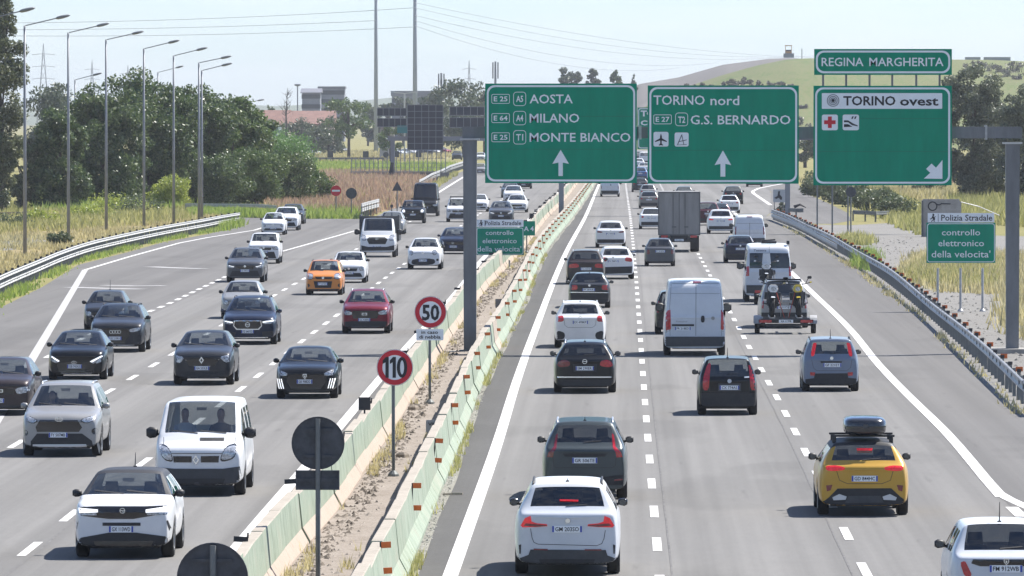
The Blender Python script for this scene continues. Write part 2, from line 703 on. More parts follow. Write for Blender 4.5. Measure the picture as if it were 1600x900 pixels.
def car_surface(S, lod):
    L, W, H = S['L'], S['W'], S['H']
    hl = L / 2
    yC, yH, yR, yT = hl - S['cy'], hl - S['hy'], -hl + S['re'], -hl + S['tl']
    sq = S['sq']
    Rw = S['R']
    ax = (hl - S['fo'], hl - S['fo'] - S['wb'])
    one_ax = S.get('cab', False)

    def li(x, tab):
        return float(np.interp(x, [a for a, b in tab], [b for a, b in tab]))

    plan_t = [(-hl, .84), (-hl + .05, .92), (-hl + .22, .97), (-hl + .55, .99), (0, 1.0), (hl - .7, .99), (hl - .3, .96), (hl - .08, .89), (hl, .79)]
    plan_t = [(a, b + (1 - b) * sq) for a, b in plan_t]
    hood_t = [(yC, S['cz']), (hl - .35, S['hf'] + .04), (hl - .14, S['hf'] - .01), (hl - .04, S['hf'] - .09), (hl, S['hf'] - .18)]
    hood_t = sorted(hood_t)
    ys = {hl: 1, hl - .05: 1, hl - .16: 1, hl - .38: 1, yC: 2, yC + .05: 1, yH: 2, yR: 2, yT: 2, -hl + .025: 1, -hl: 1}
    for p in S['pil']:
        ys[p + .05] = 2
        ys[p - .05] = 2
    for k, a in enumerate(ax):
        if one_ax and k == 1:
            continue
        for d in (-Rw - .09, -Rw - .045, -Rw * .72, 0, Rw * .72, Rw + .045, Rw + .09):
            ys.setdefault(a + d, 0)
    keys = sorted(ys, reverse=True)
    out = []
    for y in keys:
        if out and abs(out[-1] - y) < .022:
            if ys[y] > ys[out[-1]]:
                out[-1] = y
            continue
        out.append(y)
    keys = out
    rw = S['rw'] * W / 2
    zb0 = S['zb']

    def bottom(y):
        for k, a in enumerate(ax):
            if one_ax and k == 1:
                continue
            d = abs(y - a)
            if d < Rw + .05:
                return max(zb0 + .05, Rw + math.sqrt(max(0, (Rw + .05)**2 - d * d)))
        lift = -0.055 * max(0, 1 - (hl - abs(y)) / .30)
        return zb0 + lift

    green = [(yC, (.97, S['belt'], .925, S['cz'], .86, S['cz'] + .01, S['cz'] + .025)),
             (yH, (.975, S['belt'] + .01, rw * 2 / W, H - .10, rw * 2 / W - .045, H - .03, H - .005)),
             (yR, (.975, S['belt'] + .03, rw * 2 / W * .985, H - .12, rw * 2 / W * .985 - .055, H - .05, H - .03)),
             (yT, (.965, S['deck'] - .02, .90, S['deck'], .80, S['deck'], S['deck'] + .005)),
             (-hl + .025, (.965, S['deck'] - .09, .90, S['deck'] - .06, .78, S['deck'] - .05, S['deck'] - .05)),
             (-hl, (.94, S['deck'] - .22, .88, S['deck'] - .16, .76, S['deck'] - .14, S['deck'] - .14))]
    green = sorted(green)

    V, bow_t = [], [(-hl, -.05), (yT, -.07), (yR, -.05), (yH, .07), (yC, .15), (hl - .3, .06), (hl, .06)]
    bow_t = [(a, b * (1 - .5 * sq)) for a, b in sorted(bow_t)]
    for y in keys:
        wy = W / 2 * li(y, plan_t)
        zb = bottom(y)
        if y > yC + 1e-6:
            zt = li(y, hood_t)
            p4, p5, p6, z7 = (.985 * wy, zt - .085), (.90 * wy, zt - .02), (.78 * wy, zt), zt + .025
        else:
            g = [li(y, [(a, b[i]) for a, b in green]) for i in range(7)]
            p4, p5, p6, z7 = (g[0] * wy, g[1]), (g[2] * wy, g[3]), (g[4] * wy, g[5]), g[6]
        arch = zb > zb0 + .08
        zm = max(.60 * p4[1], zb + .05)
        zm = min(zm, p4[1] - .04)
        p1 = ((.93 if not arch else .82) * wy, zb)
        p2 = ((.99 if not arch else 1.005) * wy, min(zb + (.09 if not arch else .01), zm - .03))
        p3 = (1.0 * wy + (.006 if arch else 0), zm)
        half = [p1, p2, p3, p4, p5, p6, (p6[0] * .45, z7)]
        bw = li(y, bow_t)
        row = []
        for x, z in half:
            t = x / (W / 2)
            row.append((x, y + bw * (1 - t * t), z))
        V += row + [(-x, yy, z) for x, yy, z in row[::-1]]
    n = 14
    Fq, T = [], []
    pil = [(p - .051, p + .051) for p in S['pil']]
    side_end = S.get('side_end', None)
    wid = 0
    for i in range(len(keys) - 1):
        ya, yb = keys[i], keys[i + 1]
        ym = (ya + yb) / 2
        for k in range(n):
            Fq.append((i * n + k, i * n + (k + 1) % n, (i + 1) * n + (k + 1) % n, (i + 1) * n + k))
            t = 0
            if yH < ym < yC and k in (5, 6, 7):
                t = 1
            elif yT < ym < yR and k in (5, 6, 7) and S.get('rear_glass', True):
                t = 2
            elif yR < ym < yH and k in (4, 5, 6, 7, 8):
                t = 3
            elif yH < ym < yC and k in (4, 8) and S.get('dark_pillar'):
                t = 3
            elif yR < ym < yC and k in (3, 9):
                q = 0
                for pi_, (a, b) in enumerate(pil):
                    if a < ym < b:
                        q = -1
                    elif ym < a:
                        q = pi_ + 1 if q >= 0 else q
                if q >= 0 and not (side_end is not None and ym < side_end) and not (ym < yR + .10):
                    t = 10 + q * 2 + (1 if k == 9 else 0)
            T.append(t)
    for base in (0, (len(keys) - 1) * n):
        for k in range(6):
            q = (base + k, base + k + 1, base + 12 - k, base + 13 - k)
            Fq.append(q)
            T.append(0)
    Vn, Fn, Tn = np.array(V), np.array(Fq), np.array(T)
    for _ in range(lod):
        Vn, Fn, Tn = catmull(Vn, Fn, Tn)
    lo, hi = Vn.min(0), Vn.max(0)
    Vn[:, 0] *= W / (hi[0] - lo[0])
    Vn[:, 1] = (Vn[:, 1] - (hi[1] + lo[1]) / 2) * L / (hi[1] - lo[1])
    Vn[:, 2] = zb0 + (Vn[:, 2] - lo[2]) * (H - zb0) / (hi[2] - lo[2])
    return Vn, Fn, Tn


def submesh(name, V, Fc, mats, mi=None, inset=0.0):
    used, inv = np.unique(Fc, return_inverse=True)
    inv = inv.reshape(Fc.shape)
    me = bpy.data.meshes.new(name)
    me.from_pydata(V[used].tolist(), [], inv.tolist())
    for m in mats:
        me.materials.append(m)
    if mi is not None:
        me.polygons.foreach_set('material_index', mi.astype(np.int32))
    me.polygons.foreach_set('use_smooth', [True] * len(me.polygons))
    b = bmesh.new()
    b.from_mesh(me)
    bmesh.ops.recalc_face_normals(b, faces=b.faces)
    b.to_mesh(me)
    b.free()
    me.update()
    return me


def chaikin(p, it):
    for _ in range(it):
        q = []
        for i in range(len(p)):
            a, b = p[i], p[(i + 1) % len(p)]
            q += [(a[0] * .78 + b[0] * .22, a[1] * .78 + b[1] * .22), (a[0] * .22 + b[0] * .78, a[1] * .22 + b[1] * .78)]
        p = q
    return p


def fine_tris(poly, mx=0.10):
    tri = tessellate_polygon([[Vector((x, z, 0)) for x, z in poly]])
    P = [tuple(p) for p in poly]
    T = [tuple(t) for t in tri]
    for _ in range(6):
        mids, NT, ch = {}, [], False

        def mid(a, b):
            k = (min(a, b), max(a, b))
            if k not in mids:
                mids[k] = len(P)
                P.append(((P[a][0] + P[b][0]) / 2, (P[a][1] + P[b][1]) / 2))
            return mids[k]

        ln = lambda a, b: math.hypot(P[a][0] - P[b][0], P[a][1] - P[b][1])
        long_ = set()
        for a, b, c in T:
            for u, v in ((a, b), (b, c), (c, a)):
                if ln(u, v) > mx:
                    long_.add((min(u, v), max(u, v)))
        if not long_:
            break
        isl = lambda u, v: (min(u, v), max(u, v)) in long_
        for a, b, c in T:
            m = (isl(a, b), isl(b, c), isl(c, a))
            s = sum(m)
            if s == 0:
                NT.append((a, b, c))
            elif s == 3:
                x, y, z = mid(a, b), mid(b, c), mid(c, a)
                NT += [(a, x, z), (x, b, y), (z, y, c), (x, y, z)]
            else:
                while not isl(a, b):
                    a, b, c = b, c, a
                x = mid(a, b)
                if isl(b, c):
                    y = mid(b, c)
                    NT += [(x, b, y), (a, x, y), (a, y, c)]
                elif isl(c, a):
                    z = mid(c, a)
                    NT += [(a, x, z), (x, b, c), (x, c, z)]
                else:
                    NT += [(a, x, c), (x, b, c)]
        T = NT
    return P, T


class Car:
    """one vehicle; local +y is its nose, face 'front' turns the nose to the camera"""

    def __init__(s, name, label, cat, style, face, cx, yb, col, lod=2, group=None, rz=0.0, black_roof=False, glass=None, rear=None, **ov):
        S = dict(STYLES[style])
        S.update(ov)
        if black_roof is True:
            S['dark_pillar'] = True
            ov = dict(ov, dark_pillar=True)
        s.S, s.lod, s.face = S, lod, face
        L, W, H = S['L'], S['W'], S['H']
        s.ya = (L / 2 - S['fo']) if face == 'front' else (-L / 2 + (L - S['fo'] - S['wb']))
        g = G(cx, yb)
        s.depth = g.y
        rot = (math.pi if face == 'front' else 0.0) + rz
        off = abs(s.ya)
        c_, s_ = math.cos(rot), math.sin(rot)
        # the near axle stands on the traced point
        lx, ly = -s_ * s.ya, c_ * s.ya
        s.root = thing(name, label, cat, (g.x - lx, g.y - ly, 0), rot, group)
        s.cx, s.yb = cx, yb
        s.p = (yb - 180) / 8.0
        key = (style, lod, tuple(sorted((k, str(v)) for k, v in ov.items())))
        if key not in BODYC:
            V, Fc, T = car_surface(S, lod)
            BODYC[key] = (V, Fc, T, BVHTree.FromPolygons(V.tolist(), Fc.tolist()))
        V, Fc, T, s.bvh = BODYC[key]
        gl = glass or GLASS
        bm_ = (T == 0) | (T == 3)
        roof = BLACKP if black_roof is True else (black_roof or col)
        s.body = link('body', submesh('body', V, Fc[bm_], [col, roof], (T[bm_] == 3) if black_roof else None), s.root)
        for t in sorted(set(T.tolist())):
            if t in (0, 3):
                continue
            nm = 'windscreen' if t == 1 else 'rear_window' if t == 2 else 'side_window'
            g_ = gl if t in (1, 10, 11) else (rear or gl)
            o = link(nm, submesh(nm, V, Fc[T == t], [g_]), s.root)
        # dark tub behind the glass: floor, door linings, dash
        hl = L / 2
        mb = MB()
        x = W * .43
        zt = S['belt'] - .05
        y0, y1 = -hl + S['tl'] + .30, hl - S['cy'] - .12
        if not S.get('cab'):
            mb.box((-x, y0, S['zb'] + .08), (x, y1, .62))
            mb.box((-x, y1 - .42, .62), (x, y1 - .05, S['cz'] - .07))
            mb.box((-x, y0 - .05, .5), (x, y0 + .0, S['deck'] - .08))
            mb.box((-x - .03, y0, .6), (-x, y1, zt))
            mb.box((x, y0, .6), (x + .03, y1, zt))
        else:
            mb.box((-x, y0, .5), (x, y1, .9))
        mb.build('cabin', CABIN, s.root)
        if lod >= 2 and not S.get('cab'):
            ysf = hl - S['hy'] - .35
            for sx in (-1, 1):
                mb = MB()
                cxs = sx * W * .20
                mb.taper(cxs - .24, cxs + .24, ysf - .12, ysf + .04, .62, min(S['H'] - .45, 1.20), .78)
                mb.taper(cxs - .13, cxs + .13, ysf - .12, ysf - .01, min(S['H'] - .44, 1.21), min(S['H'] - .24, 1.42), .85)
                mb.build('seat', SEATM, s.root)
            if S.get('bench', True):
                mb = MB()
                yb_ = max(y0 + .15, ysf - 1.0)
                mb.taper(-x + .08, x - .08, yb_, yb_ + .14, .62, min(S['H'] - .50, 1.12), .94)
                for q in (-.4, .4):
                    mb.taper(q - .12, q + .12, yb_, yb_ + .09, min(S['H'] - .5, 1.12), min(S['H'] - .33, 1.28), .8)
                mb.build('rear_seat', SEATM, s.root)
        if lod >= 2 and not S.get('cab'):
            cz, dk = S['cz'], S['deck']
            if face == 'front':
                for x0 in (-.55, .05):
                    s.panel('wiper', [(x0, cz + .045), (x0 + .55, cz + .10), (x0 + .55, cz + .118), (x0, cz + .065)], BLACKP, off=.012, raw=True)
                for sx in (-1, 1):
                    xa, xb = sx * W / 2 * .80, sx * W / 2 * .76
                    z1 = S['hf'] - .13
                    s.panel('hood_seam', [(xa, cz - .03), (xa + .010, cz - .03), (xb + .010, z1), (xb, z1)], BLACKP, off=.002, raw=True)
                s.panel('hood_seam', [(-W / 2 * .76, S['hf'] - .125), (W / 2 * .76, S['hf'] - .125), (W / 2 * .76, S['hf'] - .139), (-W / 2 * .76, S['hf'] - .139)], BLACKP, off=.002, raw=True)
                s.panel('inner_mirror', [(-.11, S['H'] - .14), (.11, S['H'] - .14), (.10, S['H'] - .20), (-.10, S['H'] - .20)], BLACKP, off=-.02, raw=True)
            elif S.get('rear_glass', True):
                s.panel('wiper', [(-.02, dk + .085), (.34, dk + .115), (.34, dk + .128), (-.02, dk + .105)], BLACKP, off=.012, raw=True)
        # underside and wheels
        mb = MB()
        mb.box((-W * .36, -hl + .25, S['zb'] - .02), (W * .36, hl - .25, S['zb'] + .3))
        for k in (0, 1):
            if S.get('cab') and k == 1:
                continue
            ya = hl - S['fo'] - k * S['wb']
            mb.box((-W * .45, ya - S['R'] - .02, S['R']), (W * .45, ya + S['R'] + .02, 2 * S['R'] + .02))
        mb.build('underbody', BLACKP, s.root)
        for k in (0, 1):
            for sx in (-1, 1):
                s.wheel(sx, hl - S['fo'] - k * S['wb'], S['R'], W / 2)

    def wheel(s, sx, y, r, hw, wt=.215):
        o = link('wheel', wheel_mesh(r, wt), s.root, (sx * (hw - wt / 2 - .015), y, r), (0, 0, 0 if sx > 0 else math.pi))
        if s.lod >= 1:
            link('rim', rim_mesh(r, wt), o)

    # photo (or crop) pixels -> metres on the visible face
    def cr(s, poly):
        ox, oy, sc = CROP
        out = []
        sg = -1 if s.face == 'front' else 1
        for x, y in poly:
            X = (ox + x / sc - s.cx) / s.p
            Z = (s.yb - (oy + y / sc)) / s.p + .035
            out.append((sg * X, Z))
        return out

    def panel(s, name, poly, m, off=.008, smooth=0, mirror=False, side=None, depth=0.0, raw=False, label=None):
        P0 = poly if raw else s.cr(poly)
        if mirror == 'u':
            P0 = [(-x, z) for x, z in P0]
        if smooth:
            P0 = chaikin(P0, smooth)
        if name == 'headlight' and s.lod >= 2 and m is LAMP:
            cx_ = sum(q[0] for q in P0) / len(P0); cz_ = sum(q[1] for q in P0) / len(P0)
            s.panel('headlight_bezel', [(cx_ + (q[0] - cx_) * 1.14, cz_ + (q[1] - cz_) * 1.22) for q in P0], GLOSSB, off=off - .004, mirror=mirror if mirror is True else False, side=side, raw=True)
        dy = -1 if (side or s.face) == 'front' else 1
        objs = []
        for mm in ((1, -1) if mirror is True else (1,)):
            P, T = fine_tris([(x * mm, z) for x, z in P0], .09 if s.lod >= 2 else .2)
            vs, last = [], None
            for x, z in P:
                lim = s.S['W'] / 2 - .012
                x = max(-lim, min(lim, x))
                h = s.bvh.ray_cast(Vector((x, -10 * dy, z)), Vector((0, dy, 0)))
                if h[0] is None:
                    for dz in (.02, .04, -.02, .06, -.05, .08, .1, .13, -.1, .16, .2, .25):
                        h = s.bvh.ray_cast(Vector((x * .985, -10 * dy, z + dz)), Vector((0, dy, 0)))
                        if h[0] is not None:
                            break
                if h[0] is not None:
                    x, z = h[0].x, (h[0].z if abs(h[0].z - z) > 1e-4 else z)
                y = h[0].y if h[0] is not None else None
                vs.append([x, y, z])
            good = [v[1] for v in vs if v[1] is not None]
            med = sorted(good)[len(good) // 2] if good else -dy * s.S['L'] / 2
            for v in vs:
                if v[1] is None:
                    v[1] = med
                v[1] -= dy * (off + depth)
            mb = MB()
            n = len(P0)
            mb.add(vs, T)
            nb = len(mb.v)
            # skirt back to the body
            edge = {}
            for t in T:
                for u, v in ((t[0], t[1]), (t[1], t[2]), (t[2], t[0])):
                    k = (min(u, v), max(u, v))
                    edge[k] = edge.get(k, 0) + 1
            bd = [k for k, c in edge.items() if c == 1]
            if off + depth > .004:
                vv, ff = [], []
                for u, v in bd:
                    b = len(vv)
                    d = off + depth + .01
                    vv += [vs[u], vs[v], [vs[v][0], vs[v][1] + dy * d, vs[v][2]], [vs[u][0], vs[u][1] + dy * d, vs[u][2]]]
                    ff.append((b, b + 1, b + 2, b + 3))
                mb.add(vv, ff)
            o = mb.build(name, m, s.root, fix=False)
            if label:
                o['label'] = label
            objs.append(o)
        return objs[0]

    def surf_y(s, x, z, side=None):
        dy = -1 if (side or s.face) == 'front' else 1
        h = s.bvh.ray_cast(Vector((x, -10 * dy, z)), Vector((0, dy, 0)))
        return h[0].y if h[0] is not None else -dy * s.S['L'] / 2

    def plate(s, px, py, txt=None, wide=None, raw=None):
        """px,py = plate centre in crop pixels"""
        x, z = raw if raw else s.cr([(px, py)])[0]
        side = s.face
        sg = 1 if side == 'rear' else -1            # outward = -y for rear
        wd = wide or (.52 if side == 'rear' else .44)
        ht = .115
        ys = [s.surf_y(x + a, z + b) for a in (-wd / 2, 0, wd / 2) for b in (-.05, .05)]
        y = (min(ys) - .012) if side == 'rear' else (max(ys) + .012)
        mb = MB()
        mb.box((-wd / 2, 0, -ht / 2), (wd / 2, .012, ht / 2))
        o = mb.build('number_plate', PLATE, s.root, loc=(x, y, z))
        if side == 'front':
            o.rotation_euler = (0, 0, math.pi)
        for sx in (-1, 1):
            mb = MB()
            mb.box((sx * (wd / 2 - .018) - .016, -.004, -ht / 2 + .004), (sx * (wd / 2 - .018) + .016, -.001, ht / 2 - .004))
            mb.build('blue_band', PBLUE, o)
        mb = MB()
        text(mb, txt or rand_plate(), -wd / 2 + .055, wd / 2 - .055, -.037, .037, -.004, bold=.012)
        mb.build('lettering', INK, o)
        return o

    def badge(s, px, py, kind, r=.06, m=None, raw=None):
        x, z = raw if raw else s.cr([(px, py)])[0]
        y = s.surf_y(x, z)
        d = -1 if s.face == 'rear' else 1
        m = m or CHROME
        mb = MB()
        y0, y1 = (y + d * .012, y + d * .03)
        if kind == 'ring':
            mb.ring(circle(0, 0, r), circle(0, 0, r * .78), 0, d * .02)
            mb.prism(rrect(-r * .8, r * .8, -r * .13, r * .13, r * .05), 0, d * .02)
        elif kind == 'disc':
            mb.ring(circle(0, 0, r), circle(0, 0, r * .75), 0, d * .022)
            mb.prism(circle(0, 0, r * .74), 0, d * .012)
        elif kind == 'oval':
            mb.ring(circle(0, 0, r * 1.3, rz=r * .8), circle(0, 0, r * 1.12, rz=r * .62), 0, d * .02)
            mb.ring(circle(0, 0, r * .5, rz=r * .75), circle(0, 0, r * .36, rz=r * .6), 0, d * .02)
        elif kind == 'rings':
            for k in range(4):
                c = (k - 1.5) * r * .82
                mb.ring(circle(c, 0, r * .55), circle(c, 0, r * .42), 0, d * .02 + k * .002)
        elif kind == 'diamond':
            a = [(0, r * 1.25), (r * .85, 0), (0, -r * 1.25), (-r * .85, 0)]
            mb.ring(a, [(p * .5, q * .5) for p, q in a], 0, d * .02)
        elif kind == 'shield':
            a = [(-r * .8, r), (r * .8, r), (r * .85, 0), (0, -r * 1.2), (-r * .85, 0)]
            mb.ring(a, [(p * .7, q * .7) for p, q in a], 0, d * .02)
            mb.prism([(-r * .2, r * .5), (r * .3, r * .2), (r * .1, -r * .5), (-r * .3, -r * .3)], 0, d * .016)
        elif kind == 'links':
            for sx in (-1, 1):
                a = [(sx * r * 1.3, r * .6), (sx * r * .12, r * .6), (sx * r * .12, r * .28), (sx * r * .9, r * .28),
                     (sx * r * .9, -r * .28), (sx * r * .12, -r * .28), (sx * r * .12, -r * .6), (sx * r * 1.3, -r * .6)]
                mb.prism(a, 0, d * .02)
        elif kind == 'bar':
            mb.prism([(-r * 1.6, -r * .1), (-r * .5, -r * .25), (0, 0), (r * .5, -r * .25), (r * 1.6, -r * .1), (r * .5, r * .3), (0, r * .1), (-r * .5, r * .3)], 0, d * .02)
        return mb.build('badge', m, s.root, loc=(x, y + d * .010, z))

    def line(s, name, pts, wd, m, mirror=False):
        """thin seam along crop-pixel points"""
        P = s.cr(pts)
        a, b = [], []
        for i, p in enumerate(P):
            q, r_ = P[max(0, i - 1)], P[min(len(P) - 1, i + 1)]
            t = Vector((r_[0] - q[0], r_[1] - q[1])).normalized()
            nx, nz = -t.y * wd / 2, t.x * wd / 2
            a.append((p[0] + nx, p[1] + nz))
            b.append((p[0] - nx, p[1] - nz))
        return s.panel(name, a + b[::-1], m, raw=True, off=.003, mirror=mirror)

    def mirrors(s, m=None, z=None, y=None, big=1.0, dx=0.0):
        S = s.S
        z = z or S['belt'] + .07
        y = y if y is not None else S['L'] / 2 - S['cy'] - .42
        for sx in (-1, 1):
            x = S['W'] / 2 * .97
            mb = MB()
            secs = []
            for t, k in ((0, .45), (.25, .9), (.7, 1.0), (1, .62)):
                xx = x + dx - .02 + t * .17 * big
                sec = []
                for j in range(10):
                    a = 2 * math.pi * j / 10
                    sec.append((sx * xx, y + .07 * k * math.cos(a) * big ** .5 + .03 * (1 - t), z + .075 * k * big ** 1.3 * math.sin(a) + .01))
                secs.append(sec)
            mb.loft(secs)
            mb.tube([(sx * (x - .05), y + .02, z - .03), (sx * (x + dx + .03), y + .02, z - .015)], .025, 6)
            o = mb.build('mirror', m or BLACKP, s.root, smooth=True)
            if s.lod >= 2:
                mb = MB()
                mb.prism(circle(sx * (x + dx + .065 + (big - 1) * .08), z + .01, .065 * big, 12, rz=.05 * big ** 1.3), y - .083 * big ** .5, y - .078 * big ** .5)
                mb.build('mirror_glass', MIRG, o)

    def rails(s, m, x=None, y0=None, y1=None, h=.05):
        S = s.S
        x = x or S['rw'] * S['W'] / 2 - .05
        y0 = y0 if y0 is not None else -S['L'] / 2 + S['re'] + .25
        y1 = y1 if y1 is not None else S['L'] / 2 - S['hy'] - .15
        for sx in (-1, 1):
            mb = MB()
            pts = []
            for q in range(7):
                y = y0 + (y1 - y0) * q / 6
                hit = s.bvh.ray_cast(Vector((sx * x, y, 5)), Vector((0, 0, -1)))
                z = hit[0].z if hit[0] is not None else S['H'] - .05
                pts.append((sx * x, y, z + (.0 if q in (0, 6) else h * .8)))
            mb.tube(pts, .02, 6)
            mb.build('roof_rail', m, s.root, smooth=True)

    def antenna(s, y=None, h=.28, lean=-.12, x=0.0):
        S = s.S
        y = y if y is not None else -S['L'] / 2 + S['re'] + .25
        z0 = S['H'] - .04
        mb = MB()
        mb.tube([(x, y, z0), (x, y + lean, z0 + h)], [.012, .005], 6)
        mb.box((x - .03, y - .05, z0 - .02), (x + .03, y + .05, z0 + .04))
        mb.build('antenna', BLACKP, s.root)


WM = {}


def wheel_mesh(r, wt):
    k = (round(r, 3), wt)
    if k not in WM:
        mb = MB()
        h = wt / 2
        mb.lathe([(r * .62, -h), (r * .9, -h - .006), (r * .985, -h * .8), (r, -h * .5), (r, h * .5), (r * .985, h * .8), (r * .9, h + .006), (r * .62, h)], 26, 'x', closed=True)
        mb.lathe([(r * .63, -.02), (.001, -.02)], 16, 'x')
        WM[k] = mb.mesh('wheel', TYRE, True)
    return WM[k]


def rim_mesh(r, wt):
    k = (round(r, 3), wt, 'rim')
    if k not in WM:
        mb = MB()
        h = wt / 2
        mb.lathe([(r * .64, h - .05), (r * .64, h + .002), (r * .58, h - .004), (r * .57, h - .05)], 22, 'x', closed=True)
        mb.lathe([(.001, h - .01), (r * .14, h - .012), (r * .14, h - .06), (.001, h - .06)], 12, 'x')
        for i in range(5):
            a = 2 * math.pi * i / 5
            mt = Matrix.Rotation(a, 3, 'X')
            mb.box((h - .045, -r * .07, r * .1), (h - .012, r * .07, r * .6), rot=mt)
        WM[k] = mb.mesh('rim', RIM, False)
    return WM[k]


def rand_plate():
    A = 'ABCDEFGHJKLMNPRSTVWXYZ'
    return 'FG'[R.randint(0, 1)] + R.choice(A) + ' ' + '%03d' % R.randint(0, 999) + R.choice(A) + R.choice(A)


CROP = (0, 0, 1)


def crop(ox, oy, sc):
    global CROP
    CROP = (ox, oy, sc)


def mir(poly, c):
    """mirror crop-pixel points about x = c"""
    return [(2 * c - x, y) for x, y in poly]


def generic_front(c, lamp=LAMP, grille=GLOSSB, low=BLACKP, drl=False, badge='disc', kind=0):
    W, hf = c.S['W'] / 2, c.S['hf']
    z = hf - .17
    shapes = [[(W * .55, z - .03), (W * .93, z + .06), (W * .95, z - .06), (W * .58, z - .10)],
              [(W * .50, z + .0), (W * .90, z + .07), (W * .93, z - .1), (W * .66, z - .12)],
              [(W * .62, z + .06), (W * .9, z + .08), (W * .93, z - .08), (W * .62, z - .11)]]
    c.panel('headlight', shapes[kind % 3], lamp, mirror=True, raw=True, smooth=1)
    if drl:
        c.panel('daytime_lamp', [(W * .56, z - .02), (W * .93, z + .055), (W * .93, z + .03), (W * .57, z - .04)], DRL, off=.014, mirror=True, raw=True)
    c.panel('grille', [(-W * .5, z + .0), (W * .5, z + .0), (W * .44, z - .14), (-W * .44, z - .14)], grille, raw=True)
    c.panel('bumper_intake', [(-W * .66, z - .22), (W * .66, z - .22), (W * .8, .30), (-W * .8, .30)], low, raw=True)
    c.plate(0, 0, raw=(0, z - .22))
    if badge:
        c.badge(0, 0, badge, .055, raw=(0, z - .01))
    c.mirrors()


def generic_rear(c, tail=TAIL, low=BLACKP, kind=0, zp=None, badge='disc'):
    W, d = c.S['W'] / 2, c.S['deck']
    t = [[(W * .60, d - .10), (W * .95, d - .06), (W * .96, d - .22), (W * .64, d - .22)],
         [(W * .80, d + .28), (W * .90, d + .24), (W * .97, d - .2), (W * .80, d - .2)],
         [(W * .52, d - .12), (W * .95, d - .05), (W * .95, d - .17), (W * .55, d - .19)]][kind % 3]
    c.panel('tail_light', t, tail, mirror=True, raw=True, smooth=1)
    zp = zp or d - .24
    c.plate(0, 0, raw=(0, zp))
    c.panel('bumper_cladding', [(-W * .93, .52), (W * .93, .52), (W * .93, c.S['zb'] + .08), (-W * .93, c.S['zb'] + .08)], low, raw=True)
    if badge:
        c.badge(0, 0, badge, .05, raw=(0, zp + .17))
    c.mirrors()
# ------------------------------------------------------------------ ground and road
ASPH = ground_mat('asphalt_lane', [(.30, (.128, .124, .118)), (.5, (.153, .149, .142)), (.72, (.178, .173, .165))], (.35, 6.0, 40), bump=.15, stretch=(1, .22, 1), streak=.21)
ASPH_D = ground_mat('asphalt_shoulder', [(.3, (.062, .060, .058)), (.55, (.085, .083, .080)), (.75, (.112, .109, .105))], (.5, 8.0, 50), bump=.2, stretch=(1, .3, 1), streak=.14)
ASPH_M = ground_mat('asphalt_old', [(.3, (.104, .101, .097)), (.55, (.125, .121, .116)), (.75, (.148, .143, .137))], (.4, 8.0, 50), bump=.15, stretch=(1, .25, 1), streak=.16)
LINE = ground_mat('road_paint', [(.30, (.30, .295, .285)), (.42, (.52, .51, .495)), (.62, (.66, .65, .63))], (1.2, 14.0), bump=0, rough=.7)
LINEW = ground_mat('road_paint_worn', [(.32, (.26, .255, .25)), (.5, (.40, .39, .385)), (.7, (.52, .51, .50))], (1.5, 16.0), bump=0, rough=.7)
GRASS = ground_mat('field', [(.28, (.085, .10, .025)), (.45, (.17, .165, .055)), (.6, (.26, .22, .10)), (.8, (.20, .19, .075))], (.05, .6, 5), bump=.5)
GRAVEL = ground_mat('gravel', [(.3, (.10, .095, .082)), (.45, (.185, .178, .165)), (.6, (.235, .226, .21)), (.75, (.19, .17, .14))], (.12, 1.6, 18), bump=.7, stretch=(1, .5, 1))
MEDIAN = ground_mat('median_dirt', [(.30, (.085, .07, .052)), (.43, (.21, .178, .148)), (.56, (.295, .258, .225)), (.75, (.22, .195, .17))], (.45, 3.0, 16), bump=.5, stretch=(1, .6, 1))
VERGEM = ground_mat('verge_grit', [(.3, (.12, .12, .09)), (.55, (.25, .24, .21)), (.8, (.34, .33, .30))], (1.5, 9.0), bump=.5)

mb = MB()
n = 40
for i in range(n + 1):
    for j in range(n + 1):
        mb.v.append((-4500 + 9000 * i / n, -200 + 9500 * j / n, 0))
for i in range(n):
    for j in range(n):
        a = i * (n + 1) + j
        mb.f.append((a, a + n + 1, a + n + 2, a + 1)); mb.m.append(0)
structure(mb.build('ground', GRASS, fix=False))

Y0, Y1 = 60, 2600
LINE_R0 = path_from_px([(704, 900), (775, 700), (806, 600), (842, 500), (882, 400), (914, 340), (931, 300), (946, 265), (957, 240)])      # left edge line, right carriageway
RB = path_from_px([(638, 900), (718, 700), (755, 600), (806, 500), (850, 400), (895, 340), (922, 300), (940, 265), (952, 240)])           # road-side foot of right barrier
LB = path_from_px([(463.7, 878), (535.8, 792.5), (568.8, 745), (689, 556), (757, 458), (811, 400), (855, 343), (881.7, 315), (900, 291.7), (925, 260), (944, 236)])   # median foot of left barrier
LINE_L0 = path_from_px([(370, 857), (411.7, 807), (451.5, 760.7), (639, 539), (706, 465.6), (752.5, 406.7), (826, 343), (882, 292), (912, 262), (935, 240)])
DASH_1 = path_from_px([(1028, 868), (1013, 695), (1000, 520), (994, 437), (986, 350), (978, 290), (976, 240)])
DASH_2 = path_from_px([(1345, 880), (1240, 670), (1180, 560), (1090, 395), (1062, 345), (1035, 295), (1010, 245)])
LINE_R3 = path_from_px([(1556, 768), (1478, 675.6), (1421, 620), (1373, 570), (1333, 520), (1272, 460), (1215, 405), (1172, 360), (1150, 335)])
DASH_A = path_from_px([(47, 859), (107, 808), (231, 718), (378, 607), (479, 528), (518, 499), (604, 433), (627, 416), (690, 373), (800, 302), (850, 268), (900, 237)])
DASH_B = path_from_px([(-60, 746), (26, 694), (176, 608.6), (250, 565), (446, 452), (462, 443), (552, 392), (688, 322), (735, 294), (800, 262), (860, 235)])
